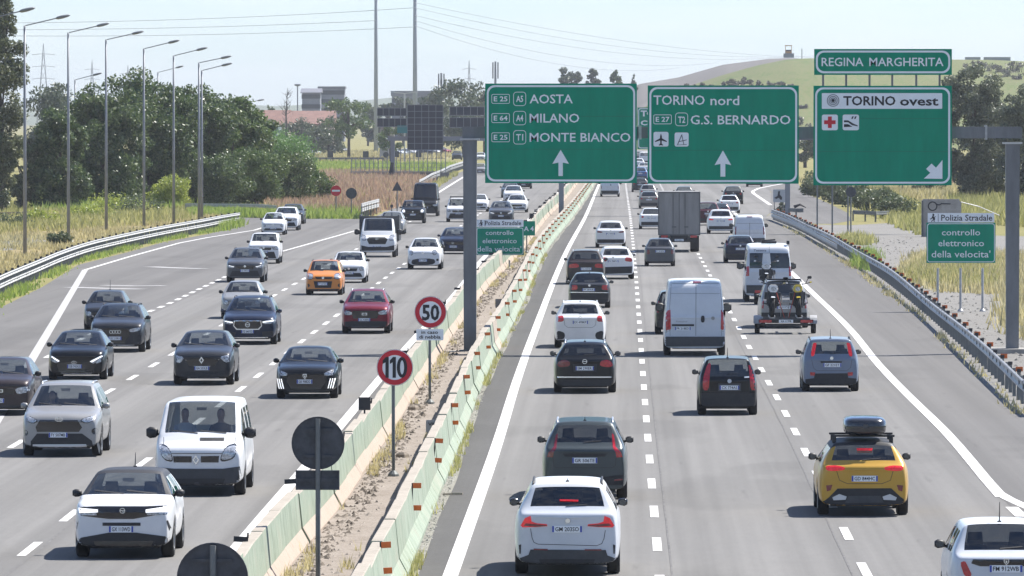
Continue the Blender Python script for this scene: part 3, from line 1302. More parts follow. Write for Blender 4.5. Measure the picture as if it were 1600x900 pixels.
RAIL_R = path_from_px([(1600, 638), (1540, 580), (1440, 488), (1360, 425), (1290, 384), (1240, 357), (1200, 341)])

structure(sheet('left_carriageway', [(LB(y) - .5, y) for y in np.linspace(Y0, Y1, 120)] + [tuple(G(x, y).xy) for x, y in
          ((868, 231), (800, 247), (740, 262), (722, 268), (690, 281), (664, 300), (640, 325), (610, 343), (530, 342), (440, 341), (376, 337), (330, 332), (300, 330), (296, 334), (375, 353), (324, 366), (253, 379), (200, 394), (122, 414), (67, 448), (0, 481), (-160, 570), (-700, 900))] + [(-42, Y0)], .004, ASPH_M))
structure(sheet('right_carriageway', [(RB(y) - .2, y) for y in np.linspace(Y0, Y1, 120)][::-1] + [(15.5, Y0)] + [(15.5, 128), (12.2, 170)] + [(RAIL_R(y) - .15, y) for y in np.linspace(200, 575, 30)] + [tuple(G(x, y).xy) for x, y in
          ((1205, 331), (1212, 318), (1200, 292), (1170, 270), (1110, 250), (1050, 235), (1010, 218))], .004, ASPH))
structure(sheet('exit_ramp', [tuple(G(x, y).xy) for x, y in ((1202, 333), (1232, 349), (1300, 350), (1330, 345), (1325, 333), (1295, 318), (1268, 306), (1254, 296), (1246, 286), (1238, 277), (1190, 272), (1180, 282), (1205, 300))], .008, ASPH_M))
# fast-lane shoulder of the right carriageway is darker asphalt
mb = MB(); vs, fs = [], []
ysq = np.linspace(Y0, 1500, 150)
for y in ysq:
    vs += [(RB(y) + .12, y, .008), (LINE_R0(y), y, .008)]
mb.add(vs, [(2 * i, 2 * i + 1, 2 * i + 3, 2 * i + 2) for i in range(len(ysq) - 1)])
structure(mb.build('shoulder', ASPH_D, fix=False))
mb = MB(); vs, fs = [], []
ysq = np.linspace(118, 600, 90)
for y in ysq:
    vs += [(LINE_R3(y), y, .008), (RAIL_R(y) - .45 if y > 200 else 10.7, y, .008)]
mb.add(vs, [(2 * i, 2 * i + 1, 2 * i + 3, 2 * i + 2) for i in range(len(ysq) - 1)])
structure(mb.build('shoulder', ASPH_M, fix=False))
# lanes of the left carriageway that carry the traffic are lighter and smoother
mb = MB(); vs = []
ysq = np.linspace(Y0, 1500, 150)
for y in ysq:
    vs += [(DASH_B(y) - 3.6, y, .008), (LINE_L0(y), y, .008)]
mb.add(vs, [(2 * i, 2 * i + 1, 2 * i + 3, 2 * i + 2) for i in range(len(ysq) - 1)])
structure(mb.build('traffic_lanes', ASPH, fix=False))
# median floor and grit at the barrier feet
mb = MB(); vs = []
for y in ysq:
    vs += [(LB(y) - .7, y, .05), (RB(y) - .5, y, .05)]
mb.add(vs, [(2 * i, 2 * i + 1, 2 * i + 3, 2 * i + 2) for i in range(len(ysq) - 1)])
structure(mb.build('median_ground', MEDIAN, fix=False))
mb = MB(); vs = []
for i, y in enumerate(np.linspace(Y0, 1000, 900)):
    vs += [(RB(y) - .1, y, .014), (RB(y) + .16 + .03 * math.sin(i * .21) + .03 * math.sin(i * .083), y, .012)]
mb.add(vs, [(2 * i, 2 * i + 1, 2 * i + 3, 2 * i + 2) for i in range(899)])
structure(mb.build('grit_strip', VERGEM, fix=False))
# tar joint between lanes, tyre-polished bands
TAR = mat('tar', (.115, .110, .104), .85, noise=.35, nscale=1.5)

for fx_, y0_, y1_, ox_ in ((DASH_1, 70, 900, .22), (DASH_2, 70, 620, -.25), (DASH_A, 100, 800, .2), (DASH_B, 130, 560, -.2)):
    strip('tar_joint', (lambda fx_, ox_: (lambda y: fx_(y) + ox_ + .006 * math.sin(y * .7)))(fx_, ox_), y0_, y1_, .035, .010, TAR, step=5)
for y_, xa_, xb_ in ((395, -3, 8), (560, -3, 9)):
    mb = MB(); mb.box((xa_, y_, .009), (xb_, y_ + .12, .0105)); structure(mb.build('tar_joint', TAR))

# painted lines
strip('edge_line', LINE_R0, Y0, 1400, .27, .013, LINE)
strip('edge_line', LINE_L0, Y0, 1400, .27, .013, LINE)
strip('edge_line', LINE_R3, 154, 640, .27, .013, LINE)
pline('edge_line', [(1553, 764), (1560, 771), (1576, 780), (1600, 791), (1680, 826)], .27, .0135, LINE)
pline('edge_line', [(133, 422), (52, 558), (-40, 716), (-140, 890)], .3, .013, LINEW)
pline('edge_line', [(133, 422), (200, 402), (280, 380), (324, 371.5), (397, 360), (430, 350), (450, 342)], .22, .013, LINE)
pline('edge_line', [(441, 393), (480, 382), (552.6, 361.4), (610, 345)], .2, .013, LINE)
pline('edge_line', [(660, 318), (680, 304), (722, 278), (760, 258), (810, 240)], .3, .013, LINE)
pline('edge_line', [(1204, 320.5), (1190, 311), (1177, 302), (1176, 299), (1185, 294.5), (1207, 290), (1240, 284)], .35, .013, LINE)
pline('cross_line', [(108, 449), (170, 451), (222, 452)], .9, .012, LINEW)
pline('cross_line', [(164, 446), (210, 447), (257, 446.5)], .9, .012, LINEW)
pline('cross_line', [(235, 417), (280, 419), (318, 420)], .9, .012, LINEW)


def dashes(fx, y0, y1, ln, gap, wid, start=None):
    y = start if start is not None else y0
    while y < y1:
        strip('lane_dash', fx, y, y + ln, wid, .012, LINE, step=2.2)
        y += ln + gap


def one_dashes(fx, y0, y1, ln, gap, wid, mt=LINE):
    mb = MB()
    y = y0
    while y < y1:
        a, b = fx(y), fx(y + ln)
        mb.add([(a - wid / 2, y, .012), (a + wid / 2, y, .012), (b + wid / 2, y + ln, .012), (b - wid / 2, y + ln, .012)], [(0, 1, 2, 3)])
        y += ln + gap
    return mb


PER = 11.32
for fx, yref, yend in ((DASH_1, 850, 1150), (DASH_2, 890, 1150), (DASH_A, 858, 900), (DASH_B, 694, 620)):
    # near dashes one by one, the far ones too small to tell apart
    y = Yof(yref) - PER * 0.21
    while y > Y0 + 40:
        y -= PER
    while y < 480:
        mb = one_dashes(fx, y, y + 1, PER * .38, 1e3, .17)
        structure(mb.build('lane_dash', LINE, fix=False))
        y += PER
    o = stuff(one_dashes(fx, y, yend, PER * .42, PER * .58, .18).build('far_lane_dashes', LINE, fix=False))
DC = path_from_px([(20, 588), (72, 559.5), (150, 519), (260, 476.4), (309, 453), (347.6, 434.7), (400, 411)])
y = Yof(560)
while y < Yof(415):
    mb = one_dashes(DC, y, y + 1, 2.9, 1e3, .22)
    structure(mb.build('lane_dash', LINE, fix=False))
    y += 6.3
P_ = [G(1585, 797), G(1700, 905)]
for k in range(3):
    d = (P_[1] - P_[0]).normalized()
    a = P_[0] - d * (k * -9.0 + 1)
    nn = Vector((-d.y, d.x, 0)) * .13
    mb = MB(); mb.add([a + nn + Vector((0, 0, .012)), a - nn + Vector((0, 0, .012)), a - nn + d * 3.6 + Vector((0, 0, .012)), a + nn + d * 3.6 + Vector((0, 0, .012))], [(0, 1, 2, 3)])
    structure(mb.build('lane_dash', LINE, fix=False))

# ------------------------------------------------------------------ concrete barriers
def barrier_mat():
    m = bpy.data.materials.new('barrier_paint')
    n, p = nodes_of(m)
    tc = n.nodes.new('ShaderNodeTexCoord'); oi = n.nodes.new('ShaderNodeObjectInfo')
    ad = n.nodes.new('ShaderNodeVectorMath'); ad.operation = 'ADD'
    mu = n.nodes.new('ShaderNodeMath'); mu.operation = 'MULTIPLY'; mu.inputs[1].default_value = 100
    n.links.new(oi.outputs['Random'], mu.inputs[0])
    n.links.new(tc.outputs['Object'], ad.inputs[0]); n.links.new(mu.outputs[0], ad.inputs[1])
    mp = n.nodes.new('ShaderNodeMapping'); mp.inputs['Scale'].default_value = (1.2, .55, .8)
    n.links.new(ad.outputs[0], mp.inputs[0])
    tx = n.nodes.new('ShaderNodeTexNoise'); tx.inputs['Scale'].default_value = 1.6; tx.inputs['Detail'].default_value = 7; tx.inputs['Roughness'].default_value = .7
    n.links.new(mp.outputs[0], tx.inputs['Vector'])
    # streaks running down
    mp2 = n.nodes.new('ShaderNodeMapping'); mp2.inputs['Scale'].default_value = (1, 5.0, .5)
    n.links.new(ad.outputs[0], mp2.inputs[0])
    t2 = n.nodes.new('ShaderNodeTexNoise'); t2.inputs['Scale'].default_value = 2.5; t2.inputs['Detail'].default_value = 5
    n.links.new(mp2.outputs[0], t2.inputs['Vector'])
    rp = n.nodes.new('ShaderNodeValToRGB'); cr = rp.color_ramp
    cr.elements.new(.5)
    for e, (q, c) in zip(cr.elements, ((.24, (.215, .255, .185)), (.50, (.315, .375, .285)), (.76, (.36, .355, .28)))):
        e.position = q; e.color = (*c, 1)
    n.links.new(tx.outputs['Fac'], rp.inputs[0])
    # some segments bare concrete
    bs = n.nodes.new('ShaderNodeMath'); bs.operation = 'GREATER_THAN'; bs.inputs[1].default_value = .92
    n.links.new(oi.outputs['Random'], bs.inputs[0])
    mx = n.nodes.new('ShaderNodeMix'); mx.data_type = 'RGBA'
    n.links.new(bs.outputs[0], mx.inputs[0]); n.links.new(rp.outputs[0], mx.inputs[6]); mx.inputs[7].default_value = (.47, .40, .33, 1)
    r2 = n.nodes.new('ShaderNodeMapRange'); r2.inputs[1].default_value = .35; r2.inputs[2].default_value = .7; r2.inputs[3].default_value = .66; r2.inputs[4].default_value = 1.06
    n.links.new(t2.outputs['Fac'], r2.inputs[0])
    m2 = n.nodes.new('ShaderNodeMix'); m2.data_type = 'RGBA'; m2.blend_type = 'MULTIPLY'; m2.inputs[0].default_value = 1
    n.links.new(mx.outputs[2], m2.inputs[6]); n.links.new(r2.outputs[0], m2.inputs[7])
    n.links.new(m2.outputs[2], p.inputs['Base Color'])
    p.inputs['Roughness'].default_value = .85
    b = n.nodes.new('ShaderNodeBump'); b.inputs['Strength'].default_value = .25; b.inputs['Distance'].default_value = .02
    n.links.new(tx.outputs['Fac'], b.inputs['Height']); n.links.new(b.outputs[0], p.inputs['Normal'])
    return m


BARR = barrier_mat()
BARE = ground_mat('bare_concrete', [(.28, (.20, .165, .135)), (.45, (.38, .315, .26)), (.8, (.45, .385, .33))], (1.0, 8), bump=.2)
BTOP = ground_mat('barrier_top', [(.3, (.24, .215, .18)), (.6, (.40, .36, .305))], (1.5, 9), bump=.2)
CAP = mat('black_bracket', (.03, .03, .032), .7)
SEG = 6.4


def barrier(name, label, fx, off, bare_side, y0, y1, group):
    root = thing(name, label, 'barrier', (0, 0, 0), 0, group)
    nseg = int((y1 - y0) / SEG)
    segs = []
    for i in range(nseg):
        ya = y0 + i * SEG
        ln = SEG - .05
        xa, xb = fx(ya) + off, fx(ya + SEG) + off
        dz = [0, .0, .015, -.01][i % 4] + R.uniform(-.012, .012)
        dx = R.uniform(-.018, .018)
        k = (i % 5)
        if k not in BARRM:
            BARRM[k] = {}
        key = (bare_side,)
        if key not in BARRM[k]:
            sg = bare_side                               # side (+1/-1) whose foot is bare
            h = 1.02
            prof = [(-.31, 0), (-.31, .09), (-.17, .34), (-.10, h - .012), (-.085, h), (.085, h), (.10, h - .012), (.17, .34), (.31, .09), (.31, 0)]
            mb = MB()
            rr = random.Random(k * 7 + 3)
            notch = .16 if k in (1, 3) else .0
            ends = [0.0, .03] + ([notch * 6] if notch else []) + [ln * .5, ln - .03, ln]
            secs = []
            for q, yy in enumerate(ends):
                zz = 1.0
                if q in (0, len(ends) - 1):
                    sc = .97
                else:
                    sc = 1.0
                sec = []
                for x, z in prof:
                    z2 = z
                    if notch and yy <= notch * 6 + .01 and z > .5:
                        z2 = z - .05
                    sec.append((x * sc + rr.uniform(-.004, .004), yy, z2))
                secs.append(sec)
            m = len(prof)
            vs = [p for s_ in secs for p in s_]
            for a in range(len(secs) - 1):
                for b in range(m - 1):
                    mi = 0
                    if b in (3, 4, 5):
                        mi = 2
                    if (bare_side > 0 and b in (7, 8)) or (bare_side < 0 and b in (0, 1)):
                        mi = 1
                    mb.f.append((a * m + b, a * m + b + 1, (a + 1) * m + b + 1, (a + 1) * m + b)); mb.m.append(mi)
            mb.v = vs
            mb.f.append(tuple(range(m))); mb.m.append(0)
            mb.f.append(tuple((len(secs) - 1) * m + q for q in range(m))); mb.m.append(0)
            BARRM[k][key] = mb.mesh('barrier_segment', [BARR, BARE, BTOP])
        o = link('barrier_segment', BARRM[k][key], root, (xa + dx, ya, dz), (0, 0, -math.atan2(xb - xa, SEG)))
        segs.append(o)
    return root, segs


BARRM = {}
lbar, lsegs = barrier('concrete_barrier', 'pale green concrete barrier on the left side of the median with a bare pinkish foot', LB, -.31, 1, 98, 1060, None)
rbar, rsegs = barrier('concrete_barrier', 'pale green concrete barrier with orange reflectors on the right side of the median', RB, -.31, 0, 95, 1060, None)
for nm, fx, b0 in (('far_barrier', LB, lbar), ('far_barrier', RB, rbar)):
    mb = MB(); secs = []
    for y in np.linspace(1062, 1900, 40):
        x = fx(y) - .31
        secs.append([(x + a, y, z) for a, z in ((-.31, 0), (-.17, .34), (-.09, 1.0), (.09, 1.0), (.17, .34), (.31, 0))])
    mb.loft(secs)
    stuff(mb.build(nm, BARR, b0))

# reflector brackets
mb = MB(); mb.box((-.012, -.02, -.26), (.012, .02, .26)); BRK = mb.mesh('reflector', CAP)
mb = MB(); mb.box((.012, -.025, -.05), (.17, -.005, .05)); FLAP = mb.mesh('reflector_flap', ORANGE)
y = 100.0
ny = 0
while y < 900:
    yy = y
    if abs(yy - Yof(660)) > 0:
        o = link('reflector', BRK, rbar, (RB(yy) - .31 + .115, yy, .82), (0, R.uniform(-.08, .08), R.uniform(-.12, .12)))
        link('reflector_flap', FLAP, o, (0, 0, .21)); link('reflector_flap', FLAP, o, (0, 0, -.21))
    ny += 1
    y += SEG * 3 * (1 if y < 420 else .75)
mb = MB(); mb.box((-.30, -.02, .93), (-.06, .02, 1.02)); mb.box((-.085, -.03, 1.0), (-.055, .02, 1.09)); LBR = mb.mesh('bracket', CAP)
y = 101.5
k = 0
while y < 800:
    link('bracket', LBR, lbar, (LB(y) - .31, y, .06 + R.uniform(-.02, .04)), (0, R.uniform(-.1, .1), R.uniform(-.15, .15)))
    y += SEG * 3 if y < 420 else SEG * 1.8
for i, (px, py) in enumerate(((553, 666), (690, 487), (846, 337), (862, 318), (1, 1))):
    if px < 10:
        continue
    p = K(px, py, G(px + 14, py + 48).y)
    t = thing('delineator', ['black delineator back standing on the left barrier, nearest', 'black delineator back on the left barrier beside the 50 sign',
                             'small black delineator back beyond the A 4 sign', 'farthest small black delineator back on the left barrier'][i], 'delineator', (LB(p.y) - .30, p.y, 1.0), 0, 'delineators on the left barrier')
    mb = MB(); mb.box((-.02, -.02, -.3), (.02, .02, .22)); mb.build('stem', CAP, t)
    mb = MB(); mb.box((-.14, -.03, .10), (.14, .0, .40)); mb.build('plate', CAP, t)

# ------------------------------------------------------------------ main gantry
GY = 250.0
q0, q1 = G(735, 548), G(1580, 555)
GY = (q0.y + q1.y) / 2
gan = thing('sign_gantry', 'dark grey steel gantry spanning the right carriageway and carrying green signs', 'gantry', (0, GY, 0))
def gx(px): return K(px, 300, GY).x
def gz(py): return K(975, py, GY).z
def gzx(px, py): return K(px, py, GY).z
for xa, xb, top, lb in ((723.5, 745.5, 219, 0), (1571, 1593, 225, 1)):
    x0, x1 = gx(xa), gx(xb)
    mb = MB(); mb.taper(x0 + .03, x1 - .03, -.25, .25, .08, gz(top), 1.12); mb.box((x0 - .12, -.35, .0), (x1 + .12, .35, .10))
    mb.build('leg', STEEL, gan)
    mb = MB(); mb.box((x0 - .10, -.33, gz(top)), (x1 + .08, .33, gz(top) + .06)); mb.build('flange', GALVW if lb else GALV, gan)
zb0, zb1 = gz(216), gz(198)
for xa, xb in ((722.5, 1000), (1000.3, 1540), (1540.3, 1596)):
    mb = MB(); mb.box((gx(xa), -.22, zb0), (gx(xb), .22, zb1)); mb.build('beam', STEEL, gan)
mb = MB(); mb.box((gx(1538.5), -.27, zb0 - .05), (gx(1542), .27, zb1 + .05)); mb.build('flange', GALV, gan)
for xa in (1000, ):
    mb = MB(); mb.box((gx(xa) - .05, -.27, zb0 - .04), (gx(xa) + .05, .27, zb1 + .04)); mb.build('flange', GALV, gan)
mb = MB(); mb.taper(q0.x - .7, q0.x + .7, -.7, .7, .0, .06, .95); mb.build('footing', CONC, gan)
mb = MB(); mb.taper(q1.x - .9, q1.x + 1.4, -.9, .9, -.05, .16, .97); mb.build('footing', CONC, gan)


SIGNY = 100


def sign_panel(root, x0, x1, z0, z1, y, border=True, m=None, r=.16, bw=.07, inset=.05, th=.06, wm=None):
    mb = MB()
    mb.box((x0, y, z0), (x1, y + th, z1))
    mb.box((x0 + .1, y + th, z0 + (z1 - z0) * .3), (x1 - .1, y + th + .06, z0 + (z1 - z0) * .3 + .08)); mb.box((x0 + .1, y + th, z0 + (z1 - z0) * .7), (x1 - .1, y + th + .06, z0 + (z1 - z0) * .7 + .08))
    o = mb.build('panel', m or GREEN, root)
    if border:
        mb = MB()
        mb.ring(rrect(x0 + inset, x1 - inset, z0 + inset, z1 - inset, r, 6), rrect(x0 + inset + bw, x1 - inset - bw, z0 + inset + bw, z1 - inset - bw, max(.02, r - bw * .6), 6), y - .008, y - .001)
        mb.build('border', wm or SWHITE, o)
    return o


class SignPX:
    """lays writing out from photo pixels on a plane at distance Y"""
    def __init__(s, root, Y, parent, y):
        s.root, s.Y, s.p, s.y = root, Y, parent, y
        s.base = root.location if root else Vector()

    def X(s, px): return K(px, 300, s.Y).x - s.base.x
    def Z(s, px, py): return K(px, py, s.Y).z - s.base.z

    def text(s, t, x0, x1, ytop, ybot, m=None, bold=.02, d=.010, name='lettering'):
        mb = MB(); text(mb, t, s.X(x0), s.X(x1), s.Z(x0, ybot), s.Z(x0, ytop), s.y - d, bold)
        return mb.build(name, m or SWHITE, s.p, fix=False)

    def box(s, x0, x1, yt, yb, m=None, name='plaque', d=.012, r=3, n=4):
        k = s.Y / F
        mb = MB(); mb.prism(rrect(s.X(x0), s.X(x1), s.Z(x0, yb), s.Z(x0, yt), r * k, n), s.y - d, s.y - .002)
        return mb.build(name, m or SWHITE, s.p)

    def frame(s, x0, x1, yt, yb, wpx=.9, r=2.5, m=None):
        k = s.Y / F
        a = rrect(s.X(x0), s.X(x1), s.Z(x0, yb), s.Z(x0, yt), r * k, 4)
        b = rrect(s.X(x0) + wpx * k, s.X(x1) - wpx * k, s.Z(x0, yb) + wpx * k, s.Z(x0, yt) - wpx * k, max(.3, (r - wpx)) * k, 4)
        mb = MB(); mb.ring(a, b, s.y - .010, s.y - .002)
        return mb.build('route_frame', m or SWHITE, s.p)

    def poly(s, pts, m=None, name='arrow', d=.012):
        mb = MB(); mb.prism([(s.X(x), s.Z(x, y)) for x, y in pts], s.y - d, s.y - .002)
        return mb.build(name, m or SWHITE, s.p)


def gantry_sign(label, x0, x1, yt, yb):
    Y = GY - .45
    base = Vector((K((x0 + x1) / 2, 300, Y).x, Y, K(x0, yb, Y).z))
    t = thing('road_sign', label, 'road sign', base, 0, 'green signs on the gantry')
    S = SignPX(t, Y, None, 0)
    o = sign_panel(t, S.X(x0), S.X(x1), S.Z(x0, yb), S.Z(x0, yt), 0, r=.26, bw=.065, inset=.055)
    S.p = o
    H_ = S.Z(x0, yt)
    for fq in ((.34, .67) if H_ > 2 else (.5,)):
        mb = MB(); mb.box((S.X(x0) + .02, -.003, H_ * fq - .006), (S.X(x1) - .02, 0, H_ * fq + .006)); mb.build('panel_joint', mat('joint_green', (.004, .13, .08), .6), o)
    for f in (.25, .75):
        xx = S.X(x0) * (1 - f) + S.X(x1) * f
        mb = MB(); mb.box((xx - .04, .08, .1), (xx + .04, .2, S.Z(x0, yt) - .05)); mb.build('rib', STEEL, t)
    return t, S


def arrow_up(S, cx, yt, yb, w, sw, head):
    S.poly([(cx, yt), (cx + w, yt + head), (cx + sw, yt + head - 2), (cx + sw, yb), (cx - sw, yb), (cx - sw, yt + head - 2), (cx - w, yt + head)])


t1, S = gantry_sign('green sign listing Aosta, Milano and Monte Bianco with one upward arrow', 758, 995, 130.5, 286)
for row, (e, a, nm, x1) in enumerate((('E 25', 'A5', 'AOSTA', 895), ('E 64', 'A4', 'MILANO', 905), ('E 25', 'T1', 'MONTE BIANCO', 985))):
    yy = 154.5 + row * 30
    S.frame(768, 796.5, yy - 7.5, yy + 7.5); S.text(e, 771.5, 793, yy - 4, yy + 4, bold=.02)
    S.frame(802, 822, yy - 11, yy + 11, r=5); S.text(a, 806.5, 817.5, yy - 5, yy + 5, bold=.02)
    S.text(nm, 827.5, x1, yy - 7, yy + 7.2, bold=.010)
arrow_up(S, 876, 234, 275, 13, 3.4, 22)

t2, S = gantry_sign('green sign for Torino nord and G.S. Bernardo with airport symbol', 1012, 1248, 133.5, 287)
S.text('TORINO', 1021, 1101, 149, 164, bold=.010); S.text('nord', 1110, 1155, 149.5, 164.5, bold=.010)
S.frame(1021, 1049.5, 179, 194); S.text('E 27', 1024.5, 1046, 182.5, 190.5, bold=.02)
S.frame(1055, 1075, 176, 197, r=5); S.text('T2', 1059.5, 1070.5, 182, 192, bold=.02)
S.text('G.S. BERNARDO', 1079, 1235, 180, 194.5, bold=.010)
S.box(1021, 1044.5, 206, 229, SWHITE); S.box(1054, 1076, 207, 229, SWHITE)
S.poly([(1032.7, 208.5), (1034.2, 213), (1034.2, 216), (1042, 220.5), (1042, 222), (1034, 219.5), (1033.8, 224), (1036, 226.5), (1036, 227.5), (1032.7, 226.8), (1029.4, 227.5), (1029.4, 226.5), (1031.6, 224), (1031.4, 219.5), (1023.4, 222), (1023.4, 220.5), (1031.2, 216), (1031.2, 213)], INK, 'aeroplane', d=.02)
for pts in ([(1058, 226), (1065, 210), (1066, 210), (1059.3, 226)], [(1065.5, 210), (1069, 226), (1068, 226), (1064.8, 211)], [(1060, 221), (1073, 218), (1073, 219), (1060, 222)], [(1057, 226.4), (1073, 225.2), (1073, 226), (1057, 227)]):
    S.poly(pts, SGREY, 'stadium_mark', d=.02)
arrow_up(S, 1129.5, 235, 276, 13, 3.8, 23)

t3, S = gantry_sign('green sign with white Torino ovest plate, red cross and slanted arrow', 1271, 1487, 134, 289.5)
S.box(1284, 1472, 145.5, 170, SWHITE, r=1)
for rr in (9.6, 6.9, 4.4):
    k = S.Y / F
    mb = MB(); cx, cz = S.X(1301.5), S.Z(1301.5, 157)
    mb.ring(circle(cx, cz, rr * k), circle(cx, cz, (rr - 1.0) * k), S.y - .02, S.y - .003); mb.build('centre_mark', SGREY, S.p)
mb = MB(); mb.prism(circle(cx, cz, 2.6 * k, 14), S.y - .02, S.y - .003); mb.build('centre_mark', INK, S.p)
S.text('TORINO', 1317.5, 1399, 150, 165, INK, .022, .02); S.text('ovest', 1406, 1466, 153, 165.2, INK, .022, .02)
S.box(1284, 1309, 179, 203.5, SWHITE); S.box(1316.5, 1342, 179, 203.5, SWHITE)
S.poly([(1293.5, 182), (1299.5, 182), (1299.5, 188), (1305.5, 188), (1305.5, 194), (1299.5, 194), (1299.5, 200), (1293.5, 200), (1293.5, 194), (1287.5, 194), (1287.5, 188), (1293.5, 188)], SRED, 'red_cross', d=.02)
S.poly([(1318.5, 188), (1325, 188), (1333, 193), (1340, 196), (1340, 197.5), (1331, 195.5), (1325, 191), (1318.5, 191)], INK, 'train_mark', d=.02)
S.poly([(1318.5, 194), (1325, 194), (1332, 198), (1318.5, 198.5)], INK, 'train_mark', d=.02)
S.poly([(1331, 182), (1334, 181.5), (1332, 186), (1330, 186)], SGREY, 'train_mark', d=.02); S.poly([(1335.5, 182), (1338.5, 181.5), (1336.5, 186), (1334.5, 186)], SGREY, 'train_mark', d=.02)
S.poly([(1472.5, 250), (1472.5, 279.5), (1443.5, 279), (1453.5, 270), (1447, 264), (1455.5, 255.5), (1462.5, 262)], d=.012)

t4, S = gantry_sign('long narrow green sign reading Regina Margherita above the Torino ovest sign', 1272, 1487, 76.5, 117)
S.text('REGINA', 1283.5, 1349, 90, 103.5, bold=.010); S.text('MARGHERITA', 1358, 1474, 90, 103.5, bold=.010)
for px in (1286, 1322, 1358.5, 1394, 1431.5, 1468):
    x = S.X(px)
    mb = MB(); mb.box((x - .035, .02, S.Z(px, 160)), (x + .035, .07, .06)); mb.build('strut', STEEL, t4)
for ch in t4.children:
    if ch.name.startswith('rib'):
        pass

# ------------------------------------------------------------------ second gantry behind
G2 = G(877, 337).y
g2 = thing('sign_gantry', 'farther grey gantry whose legs show under the green signs', 'gantry', (0, G2, 0))
for px in (877, 1230.5):
    x = K(px, 300, G2).x
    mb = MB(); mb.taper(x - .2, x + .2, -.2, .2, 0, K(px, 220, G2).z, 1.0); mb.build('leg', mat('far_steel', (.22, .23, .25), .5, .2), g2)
mb = MB(); mb.box((K(864, 300, G2).x, -.2, K(900, 219, G2).z), (K(1270, 300, G2).x, .2, K(900, 201, G2).z)); mb.build('beam', mat('far_beam', (.16, .155, .165), .6, .1), g2)
Y = G2 - .5
t = thing('road_sign', 'partly hidden green sign behind the gap, beginning with TO', 'road sign', (K(1085, 300, Y).x, Y, K(1085, 233, Y).z), 0, 'green signs on the far gantry')
S = SignPX(t, Y, None, 0)
S.p = sign_panel(t, S.X(996), S.X(1180), S.Z(996, 233), S.Z(996, 168), 0, r=.2, bw=.07, inset=.06)
S.text('TORINO', 1001, 1060, 172.5, 182, bold=.04); S.text('CENTRO', 1001, 1060, 188, 196, bold=.04)

# ------------------------------------------------------------------ round signs in the median
def pole(root, x, z0, z1, r=.04, m=None, base=True):
    mb = MB(); mb.tube([(x, .06, z0), (x, .06, z1)], r, 8)
    if base:
        mb.lathe([(.13, z0), (.12, z0 + .05), (.06, z0 + .12), (.04, z0 + .13)], 10, 'z', at=(x, .06, 0))
    return mb.build('pole', m or POST, root)


def limit_sign(label, cx, cy, rpx, bx, by, num, sub=None):
    Y = Yof(by)
    base = G(bx, by)
    base.z = .05
    t = thing('speed_limit_sign', label, 'road sign', base, 0, 'speed limit signs in the median')
    S = SignPX(t, Y, None, 0)
    k = Y / F
    X, Z = S.X(cx), S.Z(cx, cy)
    pole(t, S.X(bx), 0, Z + .3, .038)
    mb = MB(); mb.prism(circle(X, Z, rpx * k, 40), 0, .02); mb.build('back_plate', SGREY, t)
    mb = MB(); mb.prism(circle(X, Z, rpx * k * .985, 40), -.012, -.001); o = mb.build('face', SWHITE, t)
    mb = MB(); mb.ring(circle(X, Z, rpx * k * .96, 40), circle(X, Z, rpx * k * .685, 40), -.018, -.006); mb.build('red_ring', SRED, t)
    mb = MB(); x0, x1, yt, yb_ = num[1]
    if num[0] == '110':
        for dx in (0, 11.2):
            mb.prism([(S.X(px + dx), S.Z(px, py)) for px, py in ((598, 563), (603, 557.5), (607.5, 557.5), (607.5, 590), (602.3, 590), (602.3, 566), (598, 568.5))], -.02, -.013)
        mb.ring(circle(S.X(628.3), S.Z(628, 573.8), 8.2 * k, 24, rz=16.3 * k), circle(S.X(628.3), S.Z(628, 573.8), 3.1 * k, 24, rz=11 * k), -.02, -.013)
    else:
        text(mb, num[0], S.X(x0), S.X(x1), S.Z(x0, yb_), S.Z(x0, yt), -.018, .03)
    mb.build('lettering', INK, o, fix=False)
    if sub:
        S.y = -.005; S.p = t
        pl = S.box(*sub[0], SWHITE, 'lower_plate', r=1.5, d=.02)
        S.p = pl
        fr = S.frame(sub[0][0] + .8, sub[0][1] - .8, sub[0][2] + .8, sub[0][3] - .8, .5, 1.2, SGREY)
        S.y = -.02
        for tt, b in sub[1]:
            S.text(tt, *b, INK, .02, .012)
    return t


limit_sign('red ringed 110 speed limit sign on a pole in the median', 617, 574, 28.5, 614.5, 748, ('110', (597, 636, 557, 590)))
limit_sign('red ringed 50 speed limit sign with a fog plate below it', 672.7, 487.7, 25, 671.5, 634, ('50', (659.5, 686.5, 475.5, 501)),
           ((650.5, 693, 514, 531.5), (('in caso', (658.5, 684.5, 516.5, 521.5)), ('di nebbia', (655, 688.5, 523.5, 529)))))


